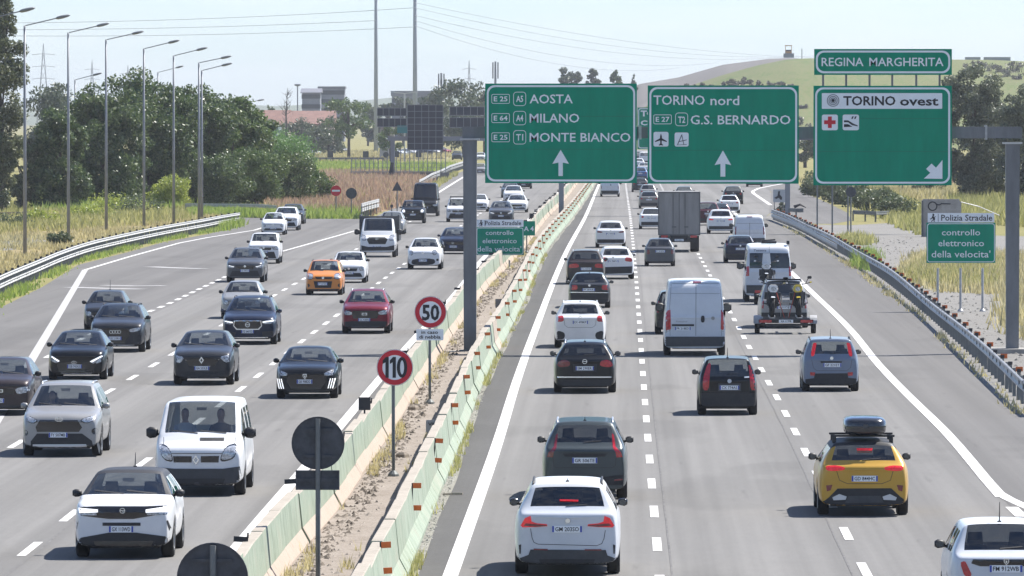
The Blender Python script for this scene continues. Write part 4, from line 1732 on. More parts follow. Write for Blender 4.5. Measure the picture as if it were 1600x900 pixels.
def sign_back(label, cx, cy, rpx, bx, by, plate=None, group='sign backs seen from behind', base_z=.05, kind='round', name='road_sign', m=None):
    Y = Yof(by)
    base = G(bx, by)
    base.z = base_z
    t = thing(name, label, 'road sign', base, 0, group)
    S = SignPX(t, Y, None, 0)
    k = Y / F
    X, Z = S.X(cx), S.Z(cx, cy)
    mb = MB(); mb.tube([(S.X(bx), -.05, 0), (S.X(bx), -.05, Z + rpx * k * (.92 if kind == 'round' else .3))], .042 if rpx > 15 else .035, 8); mb.build('pole', POST, t)
    mb = MB()
    if kind == 'round':
        mb.prism(circle(X, Z, rpx * k, 36), .0, .03); mb.ring(circle(X, Z, rpx * k, 36), circle(X, Z, rpx * k * .965, 36), -.02, .03)
    elif kind == 'tri':
        mb.prism([(X, Z + rpx * k), (X + rpx * k, Z - rpx * k * .75), (X - rpx * k, Z - rpx * k * .75)], 0, .03)
    else:
        mb.prism(rrect(X - rpx * k, X + rpx * k, Z - rpx * k, Z + rpx * k, .03), 0, .03)
    mb.build('disc' if kind == 'round' else 'panel', m or SGREY, t)
    mb = MB()
    for dz in (-.5, .5):
        mb.box((X - rpx * k * .55, -.035, Z + dz * rpx * k - .025), (X + rpx * k * .55, -.002, Z + dz * rpx * k + .025))
    mb.build('bracket', m or SGREY, t)
    if plate:
        x0, x1, yt, yb_ = plate
        mb = MB(); a, b, c_, d_ = S.X(x0), S.X(x1), S.Z(x0, yb_), S.Z(x0, yt)
        mb.box((a, .0, c_), (b, .03, d_)); mb.ring(rrect(a, b, c_, d_, .01, 1), rrect(a + .03, b - .03, c_ + .03, d_ - .03, .01, 1), -.02, 0)
        mb.box((a + .05, -.03, (c_ + d_) / 2 - .03), (b - .05, -.002, (c_ + d_) / 2 + .03)); mb.build('lower_plate', SGREY, t)
    return t


sign_back('dark back of a round sign with a rectangular plate below, standing in the median', 497, 692, 41.5, 497, 912, (462, 530.5, 734.5, 765))
sign_back('dark back of a round sign rising into the bottom edge left of the median', 332, 903, 56, 333, 1120)

# kilometre marker, small back, A 4 sign, speed-check sign in the median
def small_sign(label, box, bx, by, lines, m, ink, legs=None, group=None, cat='road sign', name='road_sign', border=None, base_z=.05, bold=.02):
    Y = Yof(by)
    base = G(bx, by); base.z = base_z
    t = thing(name, label, cat, base, 0, group)
    S = SignPX(t, Y, None, 0)
    x0, x1, yt, yb_ = box
    k = Y / F
    mb = MB(); mb.prism(rrect(S.X(x0), S.X(x1), S.Z(x0, yb_), S.Z(x0, yt), .03, 3), 0, .03); o = mb.build('panel', m, t)
    S.p = o
    for px in (legs or (bx,)):
        pole(t, S.X(px), 0, S.Z(px, yt) - .05, .035)
    if border:
        S.frame(x0 + border[0], x1 - border[0], yt + border[0], yb_ - border[0], border[1], 2, border[2] if len(border) > 2 else None)
    for tt, b in lines:
        S.text(tt, *b, ink, bold, .012)
    return t, S


small_sign('small white kilometre plate reading VIII 7 on the median', (665.5, 683.5, 656, 675), 674.5, 700, (('VIII', (669, 680.5, 660, 665)), ('7', (673.5, 677.5, 667.5, 673))), mat('plate_grey', (.40, .41, .42), .5), INK, name='kilometre_marker')
small_sign('small bare grey kilometre plate on the median beyond the gantry leg', (774, 787, 467, 481), 780.5, 493, (), mat('plate_dull', (.22, .21, .21), .6), INK, name='kilometre_marker')
small_sign('small green A 4 sign behind the median speed-check sign', (816.5, 836, 345.5, 368), 823, 396.5, (('A 4', (818.5, 834, 353.5, 361)),), GREEN, SWHITE, bold=.03)


def police_sign(label, box1, box2, legs, by, lines, head):
    Y = Yof(by)
    bx = sum(legs) / len(legs)
    base = G(bx, by); base.z = .05
    t = thing('speed_check_sign', label, 'road sign', base, 0, 'speed check signs')
    S = SignPX(t, Y, None, 0)
    for px in legs:
        pole(t, S.X(px), -.05, S.Z(px, box1[3] + 8), .05, GALV)
    x0, x1, yt, yb_ = box1
    o = sign_panel(t, S.X(x0), S.X(x1), S.Z(x0, yb_), S.Z(x0, yt), 0, r=.10, bw=.028, inset=.03, th=.03)
    S.p = o
    for tt, b in lines:
        S.text(tt, *b, bold=.004)
    x0, x1, yt, yb_ = box2
    mb = MB(); mb.box((S.X(x0), -.002, S.Z(x0, yb_)), (S.X(x1), .03, S.Z(x0, yt))); S.p = mb.build('header', SWHITE, t)
    h = yb_ - yt
    cx = x0 + h * .55
    s = h / 20.0
    for pts in ([(-1, 2), (1, 1), (3, 2.5), (3, 5), (1.5, 6.5), (3, 9), (5, 12), (4.5, 15), (1, 15), (-1, 11), (-1.5, 7), (-.5, 5)], [(-1.5, 8), (.5, 10), (-3, 13), (-6, 14), (-6.5, 12.5), (-3.5, 11)], [(1, 14), (3.2, 14), (3.5, 18), (5.5, 19), (2, 19)], [(-1, 14), (.6, 14.5), (-2, 19), (-4, 19)], [(3, 8), (6, 7), (6.5, 8), (3.6, 10)]):
        S.poly([(cx + q[0] * s, yt + q[1] * s) for q in pts], INK, 'police_mark', d=.006)
    S.poly([(cx + h * .55, yt + 1), (cx + h * .55 + .8, yt + 1), (cx + h * .55 + .8, yb_ - 1), (cx + h * .55, yb_ - 1)], SGREY, 'divider', d=.006)
    S.text(head[0], *head[1], INK, .012, .008)
    return t


police_sign('green speed-check sign on three posts on the right verge', (1448, 1556, 348, 411), (1450, 1554, 333, 347.5), (1466, 1501.5, 1536), 487,
            (('controllo', (1472, 1532, 358.5, 368)), ('elettronico', (1466.5, 1538, 375, 385)), ("della velocita'", (1456, 1548, 391.5, 402.5))), ('Polizia Stradale', (1471, 1551, 335.5, 345)))
police_sign('green speed-check sign in the median beside the gantry leg', (744, 818.5, 355, 398.5), (745, 818, 343, 354.3), (762, 775, 796), 421,
            (('controllo', (759, 802.5, 360, 367)), ('elettronico', (754, 807.5, 372.5, 380)), ("della velocita'", (746, 814.5, 384.5, 393))), ('Polizia Stradale', (758, 814.5, 345, 351.8)))

# ------------------------------------------------------------------ guard rails
def w_rail(name, label, fx, y0, y1, zc, mt, side, step_post, posts_z, double=False, refl=None, caps=False, block=None, step=4.0, fxz=None):
    root = thing(name, label, 'guard rail', (fx(y0), y0, 0))
    ox, oy = fx(y0), y0
    prof = [(0, -.155), (.035, -.13), (.035, -.08), (0, -.035), (0, .035), (.035, .08), (.035, .13), (0, .155)]
    if double:
        prof = [(a, b * .62) for a, b in prof]
    prof = [(a * side, b) for a, b in prof] + [(a * side - .012 * side, b) for a, b in prof[::-1]]
    zs = [zc] if not double else [zc, zc + .36]
    for z in zs:
        y = y0
        while y < y1 - .5:
            yb_ = min(y1, y + step * 3)
            secs = []
            nn = max(2, int((yb_ - y) / step) + 1)
            for q in range(nn):
                yy = y + (yb_ - y) * q / (nn - 1)
                dz = fxz(yy) if fxz else 0
                secs.append([(fx(yy) + a - ox, yy - oy + (.006 if q == nn - 1 else 0), z + b + dz) for a, b in prof])
            mb = MB(); mb.loft(secs); mb.build('rail', mt, root)
            y = yb_
    mb = MB(); mb.box((-.05 - side * .07, -.04, -.1), (.05 - side * .07, .04, posts_z)); mb.box((-.03 - side * .01, -.05, zc - .12), (.03 - side * .01, .05, zc + .12)); pm = mb.mesh('post', POST)
    mb = MB(); mb.box((-.06, -.06, 0), (.06, .06, .09)); cm = mb.mesh('post_cap', CAP)
    mb = MB(); mb.box((-.10, -.02, 0), (.10, .02, .13)); rm = mb.mesh('reflector', ORANGE)
    y = y0 + .5
    k = 0
    while y < y1:
        o = link('post', pm, root, (fx(y) - ox, y - oy, R.uniform(-.015, .015)), (0, R.uniform(-.03, .03), 0))
        if caps and k % caps == 0:
            link('post_cap', cm, o, (-side * .07, 0, posts_z))
        if refl and k % refl == 0:
            link('reflector', rm, root, (fx(y) - ox - side * .1, y - oy, posts_z + .01), (0, 0, R.uniform(-.2, .2)))
        y += step_post
        k += 1
    return root


def rz_(y):
    return .06 * math.sin(y * .021) + (.30 * math.exp(-((y - 470) / 14.0) ** 2) if y > 380 else 0)


grr = w_rail('guard_rail', 'galvanised guard rail with orange reflectors along the right verge', RAIL_R, 195, Yof(343), .62, GALV, -1, 2.8, .80, refl=4, caps=2, fxz=lambda y: .05 * math.sin(y * .06))
# lower crash skirt towards the far end, seen as a tall corrugated face
mb = MB(); secs = []
for y in np.linspace(430, Yof(343) - 1, 20):
    secs.append([(RAIL_R(y) - .02 - grr.location.x, y - grr.location.y, .18), (RAIL_R(y) - .05 - grr.location.x, y - grr.location.y, .30), (RAIL_R(y) - .02 - grr.location.x, y - grr.location.y, .46), (RAIL_R(y) + .0 - grr.location.x, y - grr.location.y, .46), (RAIL_R(y) + .0 - grr.location.x, y - grr.location.y, .18)])
mb.loft(secs); mb.build('rail', GALV, grr)

LR = path_from_px([(-60, 500), (0, 464), (60, 436), (100, 418), (142, 403), (200, 388), (253, 376), (324, 362), (350, 356.5), (375, 352)])
w_rail('guard_rail', 'tall white double-beam guard rail curving along the left verge', LR, Yof(500), Yof(352.2), .47, GALVW, 1, 1.35, .93, double=True, caps=4)
# rail across the far side of the ramp, and the one flanking the far left carriageway
def free_rail(label, pix, z0, mt, double=False, group=None, post_every=4.0, h=.31):
    P = [G(x, y) for x, y in pix]
    root = thing('guard_rail', label, 'guard rail', P[0])
    for zz in ([z0, z0 + .38] if double else [z0]):
        for i in range(len(P) - 1):
            a, b = P[i] - P[0], P[i + 1] - P[0]
            d = (b - a).normalized(); nn = Vector((-d.y, d.x, 0)) * .03
            secs = []
            for p in (a, b - d * .03):
                secs.append([p + nn + Vector((0, 0, zz)), p - nn + Vector((0, 0, zz + .05)), p - nn + Vector((0, 0, zz + h * .4)), p + nn * .3 + Vector((0, 0, zz + h * .5)), p - nn + Vector((0, 0, zz + h * .6)), p - nn + Vector((0, 0, zz + h)), p + nn + Vector((0, 0, zz + h))])
            mb = MB(); mb.loft([[tuple(v) for v in s_] for s_ in secs]); mb.build('rail', mt, root)
    mb = MB(); mb.box((-.06, -.06, -.1), (.06, .06, z0 + (.5 if double else .2))); pm = mb.mesh('post', POST)
    for i in range(len(P) - 1):
        L_ = (P[i + 1] - P[i]).length
        for q in range(max(1, int(L_ / post_every))):
            p = P[i].lerp(P[i + 1], q / max(1, int(L_ / post_every))) - P[0]
            link('post', pm, root, (p.x, p.y + .1, 0))
    return root


free_rail('grey guard rail on the far side of the merging ramp', [(290, 334), (330, 334.5), (400, 335), (432, 338)], .55, GALV)
free_rail('pale curved guard rail beside the distant left carriageway', [(655, 298), (664, 293), (675, 285.5), (690, 279), (704, 271), (722, 264.5), (745, 258)], .45, GALVW, True)
free_rail('short striped guard rail end behind the white tipper truck', [(565, 342), (575, 338.5), (592, 333.5)], .5, GALVW, True)
free_rail('low grey rail crossing the ramp island on the right', [(1233, 341), (1244, 342), (1256, 342)], .5, POST, post_every=7)
free_rail('low grey rail by the hedge on the right', [(1333, 345), (1352, 346), (1368, 347), (1389, 346)], .5, POST, post_every=7)
free_rail('thin rail fence across the far left field', [(130, 302), (200, 317), (240, 323), (276, 325)], .4, GALV, post_every=9)
free_rail('rusty rail lying in the grass at the far left', [(-20, 341), (0, 341.5), (30, 341), (48, 340)], .2, mat('rust', (.13, .10, .075), .8, noise=.3), post_every=9)

# ------------------------------------------------------------------ lamp posts
def lamp_post(label, bx, by, ytop, arm_dx, arm_dy, arm_rot=0.0):
    b = G(bx, by)
    Y = b.y
    h = K(bx, ytop, Y).z
    al = arm_dx * Y / F
    ah = arm_dy * Y / F
    t = thing('street_lamp', label, 'street lamp', b, arm_rot, 'street lamps on the left verge')
    mb = MB(); mb.tube([(0, 0, -.1), (0, 0, h * .5), (0, 0, h)], [.11, .085, .06], 10); mb.build('pole', LPOLE, t, smooth=True)
    mb = MB(); mb.tube([(0, 0, h - .05), (.05, 0, h), (al * .78, 0, h + ah * .78)], .035, 6); mb.build('arm', LPOLE, t)
    mb = MB(); secs = []
    u = Vector((al, 0, ah)).normalized(); v = Vector((-u.z, 0, u.x))
    for s_, w_, hh in ((-.42, .07, .04), (-.30, .15, .09), (.0, .17, .10), (.30, .13, .07), (.42, .04, .02)):
        c_ = Vector((al * .80, 0, h + ah * .80)) + u * (s_ + .36)
        secs.append([tuple(c_ + Vector((0, w_ * math.cos(a), 0)) + v * (hh * math.sin(a))) for a in [2 * math.pi * k / 8 for k in range(8)]])
    mb.loft(secs); o = mb.build('lamp_head', mat('lamp_head', (.20, .205, .21), .45, .3), t, smooth=True)
    return t


for lb, bx, by, yt, dx, dy in (('street lamp whose arm enters from the top left corner', -28, 424, 32, 76, 18), ('tallest street lamp fully in frame at far left', 39, 402, 40, 63, 14.5),
                               ('second tall street lamp from the left verge rail', 107, 377, 51, 57, 13), ('third tall street lamp, between two dark trees', 166, 364, 62, 52, 11.5),
                               ('fourth tall street lamp against the dark trees', 225, 359, 76, 49, 11.5), ('fifth street lamp beside the yellow-green bush', 271.5, 354, 87, 46, 11),
                               ('sixth street lamp, left one of the close pair', 311, 348, 98, 44, 9), ('seventh street lamp, right one of the close pair', 315.5, 345, 110, 40, 9.5),
                               ('smaller distant street lamp left of the third tall one', 117.5, 322, 124.5, 36, 9), ('distant street lamp standing in front of the dark tree crown', 247, 300, 113, 36, 9),
                               ('distant street lamp head above the trees near the shed', 376, 285, 162, 34, 6)):
    lamp_post(lb, bx, by, yt, dx, dy)
# ------------------------------------------------------------------ the traffic
P_BLACK = paint('black', (0.007, 0.008, 0.010), 0.0, .32)
P_DGREY = paint('dark_grey', (0.028, 0.030, 0.035), .2)
P_GREY = paint('grey', (0.085, 0.09, 0.10), .3)
P_BLUEG = paint('blue_grey', (0.17, 0.205, 0.27), .1)
P_SLATE = paint('slate', (0.055, 0.068, 0.073), .2)
P_SILVER = paint('silver', (0.30, 0.297, 0.29), .3)
P_NAVY = paint('navy', (0.012, 0.018, 0.040), .2)
P_RED = paint('red', (0.17, 0.014, 0.028), .25)
P_WINE = paint('wine', (0.07, 0.018, 0.028), .25)
P_ORANGE = paint('orange', (0.60, 0.22, 0.05), .1)
P_YELLOW = paint('ochre', (0.50, 0.29, 0.045), .2)
P_BROWN = paint('brown', (0.042, 0.032, 0.033), .25)
P_TAUPE = paint('taupe', (0.20, 0.19, 0.18), .3)
P_BLUE = paint('blue', (0.05, 0.11, 0.24), .2)
P_ICE_SHADED_WHITE = paint('ice_grey_shaded_white', (0.56, 0.585, 0.62))  # pale grey paint; on white vehicles it puts their shaded sides into the colour
ON, OFF = 'oncoming traffic', 'traffic driving away'
def on(*a, **k): return Car('car', *a[:1], 'car', a[1], 'front', *a[2:], group=ON, **k)
def off(*a, **k): return Car('car', *a[:1], 'car', a[1], 'rear', *a[2:], group=OFF, **k)

# ---- nearest oncoming cars, traced from the crop at (0,500)
crop(0, 500, 2.25)
c = on('white crossover with a black roof and thin lit daytime lamps, nearest oncoming car', 'suv', 196.5, 870, WHITE, black_roof=True, W=1.79, H=1.53, L=4.15, hf=.98, cz=1.08, belt=1.04)
c.panel('visor', [(283, 657), (355, 653), (520, 653), (604, 650), (600, 676), (480, 697), (395, 697), (296, 686)], GLOSSB)
c.panel('daytime_lamp', [(285, 659), (356, 664), (356, 674), (290, 677)], DRL, off=.016)
c.panel('daytime_lamp', [(523, 664), (603, 654), (600, 673), (523, 675)], DRL, off=.016)
c.panel('headlight', [(290, 678), (350, 676), (352, 684), (300, 685)], LAMP, off=.016)
c.panel('headlight', [(526, 677), (598, 674), (592, 681), (530, 684)], LAMP, off=.016)
c.panel('air_slot', [(372, 710), (505, 710), (505, 721), (372, 721)], BLACKP)
c.panel('side_vent', [(276, 706), (287, 706), (279, 742), (273, 740)], BLACKP)
c.panel('side_vent', [(595, 704), (600, 702), (611, 737), (604, 740)], BLACKP)
c.panel('bumper_cladding', [(268, 770), (300, 762), (395, 745), (490, 745), (590, 758), (620, 766), (618, 818), (560, 826), (330, 828), (268, 822)], BLACKP, off=.014)
c.panel('lower_grille', [(340, 775), (550, 773), (540, 800), (352, 802)], GLOSSB, off=.02)
c.plate(437, 733, 'GX 113WD')
c.badge(442, 668, 'ring', .05)
c.mirrors(BLACKP); c.antenna()

c = Car('van', 'white passenger minivan with grey bumper behind the white crossover', 'van', 'van', 'front', 314, 773, WHITE, group=ON, W=1.90, L=4.78, H=1.97, hf=1.04, cz=1.26)
c.panel('headlight', [(563, 440), (600, 447), (618, 495), (582, 487)], LAMP, smooth=2)
c.panel('headlight', [(838, 438), (800, 447), (780, 495), (832, 484)], LAMP, smooth=2)
c.panel('grille', [(617, 478), (682, 478), (682, 500), (619, 500)], GLOSSB)
c.panel('grille', [(714, 478), (778, 477), (776, 500), (714, 500)], GLOSSB)
c.panel('hood_slot', [(708, 416), (792, 416), (792, 427), (708, 427)], BLACKP)
c.panel('bumper', [(556, 516), (620, 522), (790, 522), (850, 514), (858, 560), (854, 594), (560, 594)], DGREY, off=.02)
c.panel('bumper_intake', [(600, 556), (800, 556), (790, 580), (610, 580)], BLACKP, off=.03)
c.plate(694, 545, 'BA 280CS'); c.badge(697, 491, 'diamond', .085)
c.mirrors(BLACKP, big=1.5, z=1.30, y=1.45)
VAN_FRONT = c

c = on('silver SUV with black wheel arches and a trapezoid mesh grille', 'suv', 98.5, 712, P_SILVER, W=1.855, L=4.6, H=1.69)
c.panel('headlight', [(92, 336), (108, 338), (142, 352), (126, 363), (99, 353)], LAMP, smooth=1)
c.panel('headlight', [(350, 334), (334, 337), (292, 350), (310, 362), (342, 352)], LAMP, smooth=1)
c.panel('grille', [(150, 352), (282, 352), (298, 378), (286, 393), (140, 393), (135, 376)], GLOSSB)
for zz in (362, 371, 380):
    c.line('grille_bar', [(146, zz), (288, zz)], .012, DGREY)
c.panel('lower_grille', [(140, 399), (298, 399), (332, 424), (336, 441), (118, 441), (118, 426)], BLACKP)
c.panel('skid_plate', [(125, 437), (312, 436), (316, 449), (124, 450)], SILVER, off=.024)
c.panel('fog_lamp', circle(97, 397, 11, 14), GLOSSB, mirror=False)
c.panel('fog_lamp', circle(342, 391, 11, 14), GLOSSB)
c.panel('bumper_cladding', [(86, 440), (118, 444), (330, 443), (360, 438), (358, 470), (90, 472)], BLACKP)
c.plate(214, 404, 'FY 507MB'); c.badge(217, 349, 'oval', .07)
c.mirrors(P_SILVER); c.rails(SILVER)
C_RAV = c

c = on('brown hatchback at the left edge with daytime lamps off', 'hatch', 3.5, 648, P_BROWN, W=1.73, H=1.50, L=4.07, hf=.92, cz=1.04, belt=1.0)
c.panel('headlight', [(60, 241), (108, 233), (114, 240), (110, 253), (70, 263)], LAMP, smooth=1)
c.panel('headlight', [(-44, 241), (-92, 233), (-98, 240), (-94, 253), (-54, 263)], LAMP, smooth=1)
c.panel('grille', [(-48, 242), (58, 242), (60, 262), (-46, 262)], GLOSSB)
c.panel('bumper_intake', [(-80, 300), (100, 300), (112, 318), (-96, 318)], BLACKP)
c.plate(-6, 284, 'FN 338LG'); c.badge(8, 250, 'links', .07)
c.mirrors(BLACKP)
C_DACB = c

c = on('black hatchback with bright headlights ahead of the silver SUV', 'hatch', 122.5, 593, P_BLACK, W=1.775, H=1.45, L=4.04, hf=.86, cz=.99)
c.panel('headlight', [(178, 126), (188, 126), (218, 144), (206, 153), (180, 143)], LAMP, smooth=1)
c.panel('headlight', [(374, 125), (364, 125), (320, 146), (338, 156), (368, 146)], LAMP, smooth=1)
c.panel('daytime_lamp', [(180, 127), (190, 128), (217, 145), (212, 148)], DRL, off=.016)
c.panel('daytime_lamp', [(372, 126), (362, 127), (322, 147), (330, 150)], DRL, off=.016)
c.panel('grille', [(205, 150), (345, 150), (330, 195), (217, 195)], GLOSSB)
c.panel('splitter', [(220, 202), (330, 202), (330, 207), (220, 207)], SILVER, off=.02)
c.plate(269, 164, 'GB 742KE'); c.badge(267, 150, 'oval', .06)
c.mirrors(P_BLACK)

crop(0, 480, 3.46)
c = on('dark grey SUV with four-ring badge behind the black hatchback', 'suv', 185, 550, P_DGREY, W=1.85, H=1.61, L=4.48)
c.panel('headlight', [(502, 110), (570, 124), (560, 140), (512, 129)], LAMP, smooth=1)
c.panel('headlight', [(770, 108), (702, 122), (714, 138), (765, 129)], LAMP, smooth=1)
c.panel('grille', [(572, 120), (696, 120), (712, 150), (682, 195), (590, 195), (560, 150)], GLOSSB)
c.panel('bumper_intake', [(725, 152), (775, 146), (772, 186), (730, 190)], BLACKP)
c.panel('bumper_intake', [(545, 152), (497, 146), (500, 186), (540, 190)], BLACKP)
c.panel('skid_plate', [(540, 205), (735, 205), (740, 222), (535, 222)], SILVER, off=.02)
c.plate(631, 170, 'GE 219RV'); c.badge(632, 135, 'rings', .11)
c.mirrors(P_DGREY); c.rails(BLACKP)

c = on('small grey hatchback with an aerial half hidden behind the four-ring SUV', 'cinq', 166, 517, P_DGREY)
generic_front(c, kind=2); c.antenna(h=.4)

crop(0, 500, 2.25)
c = on('dark crossover with a diamond badge in the middle lane', 'suv', 319, 601, P_DGREY, W=1.80, H=1.57, L=4.23)
c.panel('headlight', [(618, 123), (655, 131), (640, 153), (622, 148)], LAMP, smooth=1)
c.panel('headlight', [(818, 122), (775, 130), (798, 151), (814, 147)], LAMP, smooth=1)
c.panel('grille', [(660, 143), (692, 136), (740, 136), (775, 141), (760, 162), (670, 162)], GLOSSB)
c.line('chrome_trim', [(658, 141), (690, 164), (742, 164), (776, 139)], .016, CHROME)
c.panel('lower_grille', [(645, 184), (795, 182), (800, 198), (640, 200)], BLACKP)
c.panel('skid_plate', [(665, 206), (775, 206), (778, 212), (662, 212)], SILVER, off=.022)
c.plate(715, 170, 'GA 553LB'); c.badge(714, 142, 'diamond', .085)
c.mirrors(BLACKP)

crop(250, 300, 2.5725)
c = on('navy blue SUV with a round badge and wide chrome grille', 'suv', 391, 538, P_NAVY, W=1.90, H=1.66, L=4.69)
c.panel('headlight', [(252, 514), (300, 522), (296, 533), (257, 530)], LAMP, smooth=1)
c.panel('headlight', [(470, 512), (415, 520), (420, 533), (464, 529)], LAMP, smooth=1)
c.panel('daytime_lamp', [(254, 517), (298, 524), (297, 528), (256, 522)], DRL, off=.014)
c.panel('daytime_lamp', [(468, 515), (417, 522), (418, 527), (466, 520)], DRL, off=.014)
c.panel('grille_frame', [(302, 518), (412, 518), (415, 540), (402, 555), (312, 555), (299, 540)], CHROME)
c.panel('grille', [(306, 521), (408, 521), (411, 539), (399, 551), (315, 551), (303, 539)], GLOSSB, off=.014)
c.panel('bumper_intake', [(262, 560), (310, 565), (305, 586), (266, 580)], BLACKP)
c.panel('bumper_intake', [(462, 558), (414, 563), (419, 584), (458, 578)], BLACKP)
c.panel('splitter', [(285, 586), (438, 584), (440, 590), (284, 592)], CHROME, off=.02)
c.plate(357, 562, 'FZ 640TD'); c.badge(357, 535, 'ring', .085)
c.mirrors(P_NAVY); c.rails(BLACKP)

c = on('small silver hatchback with round headlights behind the navy SUV', 'cinq', 379, 498, P_SILVER, W=1.68, H=1.48, L=3.8)
generic_front(c, kind=2)

c = on('dark grey SUV with roof rails and broad black grille behind the silver hatchback', 'suv', 384, 441, P_GREY, W=1.83, H=1.64, lod=2)
generic_front(c, kind=0, drl=True); c.rails(BLACKP)

c = on('boxy white small SUV following the merging cars', 'jeep', 413, 412, WHITE, W=1.72, H=1.66, L=3.9)
generic_front(c, kind=1); c.rails(BLACKP)
c = on('white bubble-shaped small car on the merging lane', 'cinq', 427.5, 367, WHITE)
generic_front(c, kind=2, grille=WHITE)
c = on('white SUV with black lower bumper just behind the white bubble car', 'suv', 447, 360, WHITE, lod=2)
generic_front(c, low=BLACKP, badge=None)
c = on('dark car last in line on the merging lane', 'hatch', 457, 350, P_DGREY, lod=1)
generic_front(c, badge=None)

c = on('black hatchback with three claw-shaped lamps on each corner', 'hatch', 480.5, 622, P_BLACK, W=1.745, H=1.43, L=4.06, hf=.84, cz=.98)
c.panel('headlight', [(474, 715), (518, 728), (514, 741), (480, 738)], LAMP, smooth=1)
c.panel('headlight', [(712, 711), (664, 727), (666, 741), (706, 736)], LAMP, smooth=1)
c.panel('grille', [(520, 736), (660, 736), (670, 765), (650, 792), (532, 792), (514, 762)], GLOSSB)
for k in range(3):
    q = k * 9
    c.panel('daytime_lamp', [(472 + q, 752), (476 + q, 752), (486 + q, 792), (482 + q, 792)], DRL, off=.014)
    c.panel('daytime_lamp', [(710 - q, 750), (706 - q, 750), (696 - q, 790), (700 - q, 790)], DRL, off=.014)
c.panel('splitter', [(500, 800), (690, 800), (690, 806), (500, 806)], DGREY, off=.02)
c.plate(586, 763, 'GK 908DD'); c.badge(587, 742, 'shield', .07)
c.mirrors(P_BLACK)

c = on('red crossover with black cladding and roof rails in the inner lane', 'suv', 572.5, 521, P_RED, W=1.78, H=1.60, L=4.5, hf=.98, cz=1.10)
c.panel('headlight', [(732, 474), (777, 484), (773, 496), (738, 495)], LAMP, smooth=1)
c.panel('headlight', [(924, 472), (879, 483), (883, 495), (918, 492)], LAMP, smooth=1)
c.panel('grille', [(778, 480), (878, 480), (882, 494), (876, 510), (780, 510), (775, 494)], GLOSSB)
c.panel('bumper_cladding', [(735, 524), (775, 520), (880, 520), (925, 522), (920, 552), (740, 555)], BLACKP, off=.014)
c.panel('skid_plate', [(770, 540), (890, 540), (886, 549), (776, 549)], DGREY, off=.026)
c.plate(824, 515, 'GC 418SN'); c.badge(825, 492, 'links', .075)
c.mirrors(BLACKP); c.rails(SILVER)

c = on('orange boxy city car with black lower bumper', 'city', 507, 461, P_ORANGE, W=1.65)
c.panel('headlight', [(588, 331), (618, 332), (616, 352), (590, 351)], LAMP, smooth=2)
c.panel('headlight', [(736, 330), (702, 331), (704, 351), (733, 350)], LAMP, smooth=2)
c.panel('grille', [(625, 342), (698, 342), (690, 352), (632, 352)], BLACKP)
c.panel('bumper_intake', [(620, 360), (695, 360), (690, 387), (626, 387)], BLACKP)
c.panel('bumper_cladding', [(585, 392), (737, 391), (735, 402), (588, 403)], BLACKP, off=.014)
c.panel('fog_lamp', circle(598, 378, 7, 12), GLOSSB); c.panel('fog_lamp', circle(724, 377, 7, 12), GLOSSB)
c.plate(656, 371, 'FT 027ZE'); c.badge(658, 347, 'disc', .055)
c.mirrors(BLACKP); c.rails(BLACKP)

c = on('white city car with dark lower bumper behind the orange car', 'city', 546, 442, WHITE, W=1.66, H=1.48, L=3.6)
generic_front(c, kind=2, low=BLACKP, grille=BLACKP)

crop(560, 280, 4.09)
c = on('white rounded crossover with a wide dark lower mouth', 'cinq', 664, 421, WHITE, W=1.80, H=1.62, L=4.25, R=.34, wb=2.57, hf=.98, cz=1.12, belt=1.08, deck=1.1, zb=.22)
c.panel('headlight', circle(337, 474, 14, 16), LAMP); c.panel('headlight', circle(488, 471, 14, 16), LAMP)
c.panel('grille', [(368, 468), (462, 466), (462, 477), (368, 479)], P_ICE_SHADED_WHITE)
c.panel('bumper_intake', [(350, 512), (484, 509), (496, 535), (470, 550), (360, 552), (338, 538)], BLACKP, smooth=1)
c.panel('fog_lamp', circle(325, 522, 8, 12), GLOSSB); c.panel('fog_lamp', circle(507, 518, 8, 12), GLOSSB)
c.plate(414, 522, 'FL 115PK'); c.badge(414, 472, 'disc', .055)
c.mirrors(BLACKP)

c = on('dark blue saloon partly hidden by the gantry leg', 'wagon', 711, 397, P_NAVY, W=1.82)
c.panel('headlight', [(527, 390), (548, 400), (550, 424), (531, 412)], LAMP, smooth=1)
c.panel('headlight', [(715, 390), (694, 400), (692, 424), (711, 412)], LAMP, smooth=1)
c.panel('grille', [(562, 405), (678, 405), (672, 421), (568, 421)], GLOSSB)
c.panel('bumper_intake', [(545, 445), (695, 445), (700, 460), (540, 460)], BLACKP)
c.plate(608, 433); c.badge(605, 410, 'oval', .06); c.mirrors(P_NAVY)

c = on('dark blocky off-roader with white roof glint beside the black lorry cab', 'jeep', 645.5, 349, P_BLACK, lod=2)
generic_front(c, kind=2, drl=False); c.rails(BLACKP)
for sx in (-1, 1):
    c.panel('headlight', circle(sx * .68, .93, .10, 14), DRL, raw=True, off=.02)
c = on('white pickup-like off-roader with a roof rack left of the gantry leg', 'jeep', 716, 347, WHITE, lod=2, H=1.8)
generic_front(c, kind=2)
mb = MB()
for k in range(6):
    mb.box((-.6, -1.6 + k * .45, 1.86), (.6, -1.56 + k * .45, 1.90))
for sx in (-1, 1):
    mb.box((sx * .6 - .02, -1.7, 1.78), (sx * .6 + .02, .75, 1.93))
mb.build('roof_rack', BLACKP, c.root)
c = on('silver-grey car tucked behind the white tipper truck', 'wagon', 612, 366, P_SILVER, lod=1)
generic_front(c)
c = on('grey SUV just above the median speed-check sign', 'suv', 783, 349, P_GREY, lod=2)
generic_front(c, drl=True)
c = on('white car in the inner lane behind the grey SUV', 'hatch', 808, 332, WHITE, lod=1)
generic_front(c, badge=None)
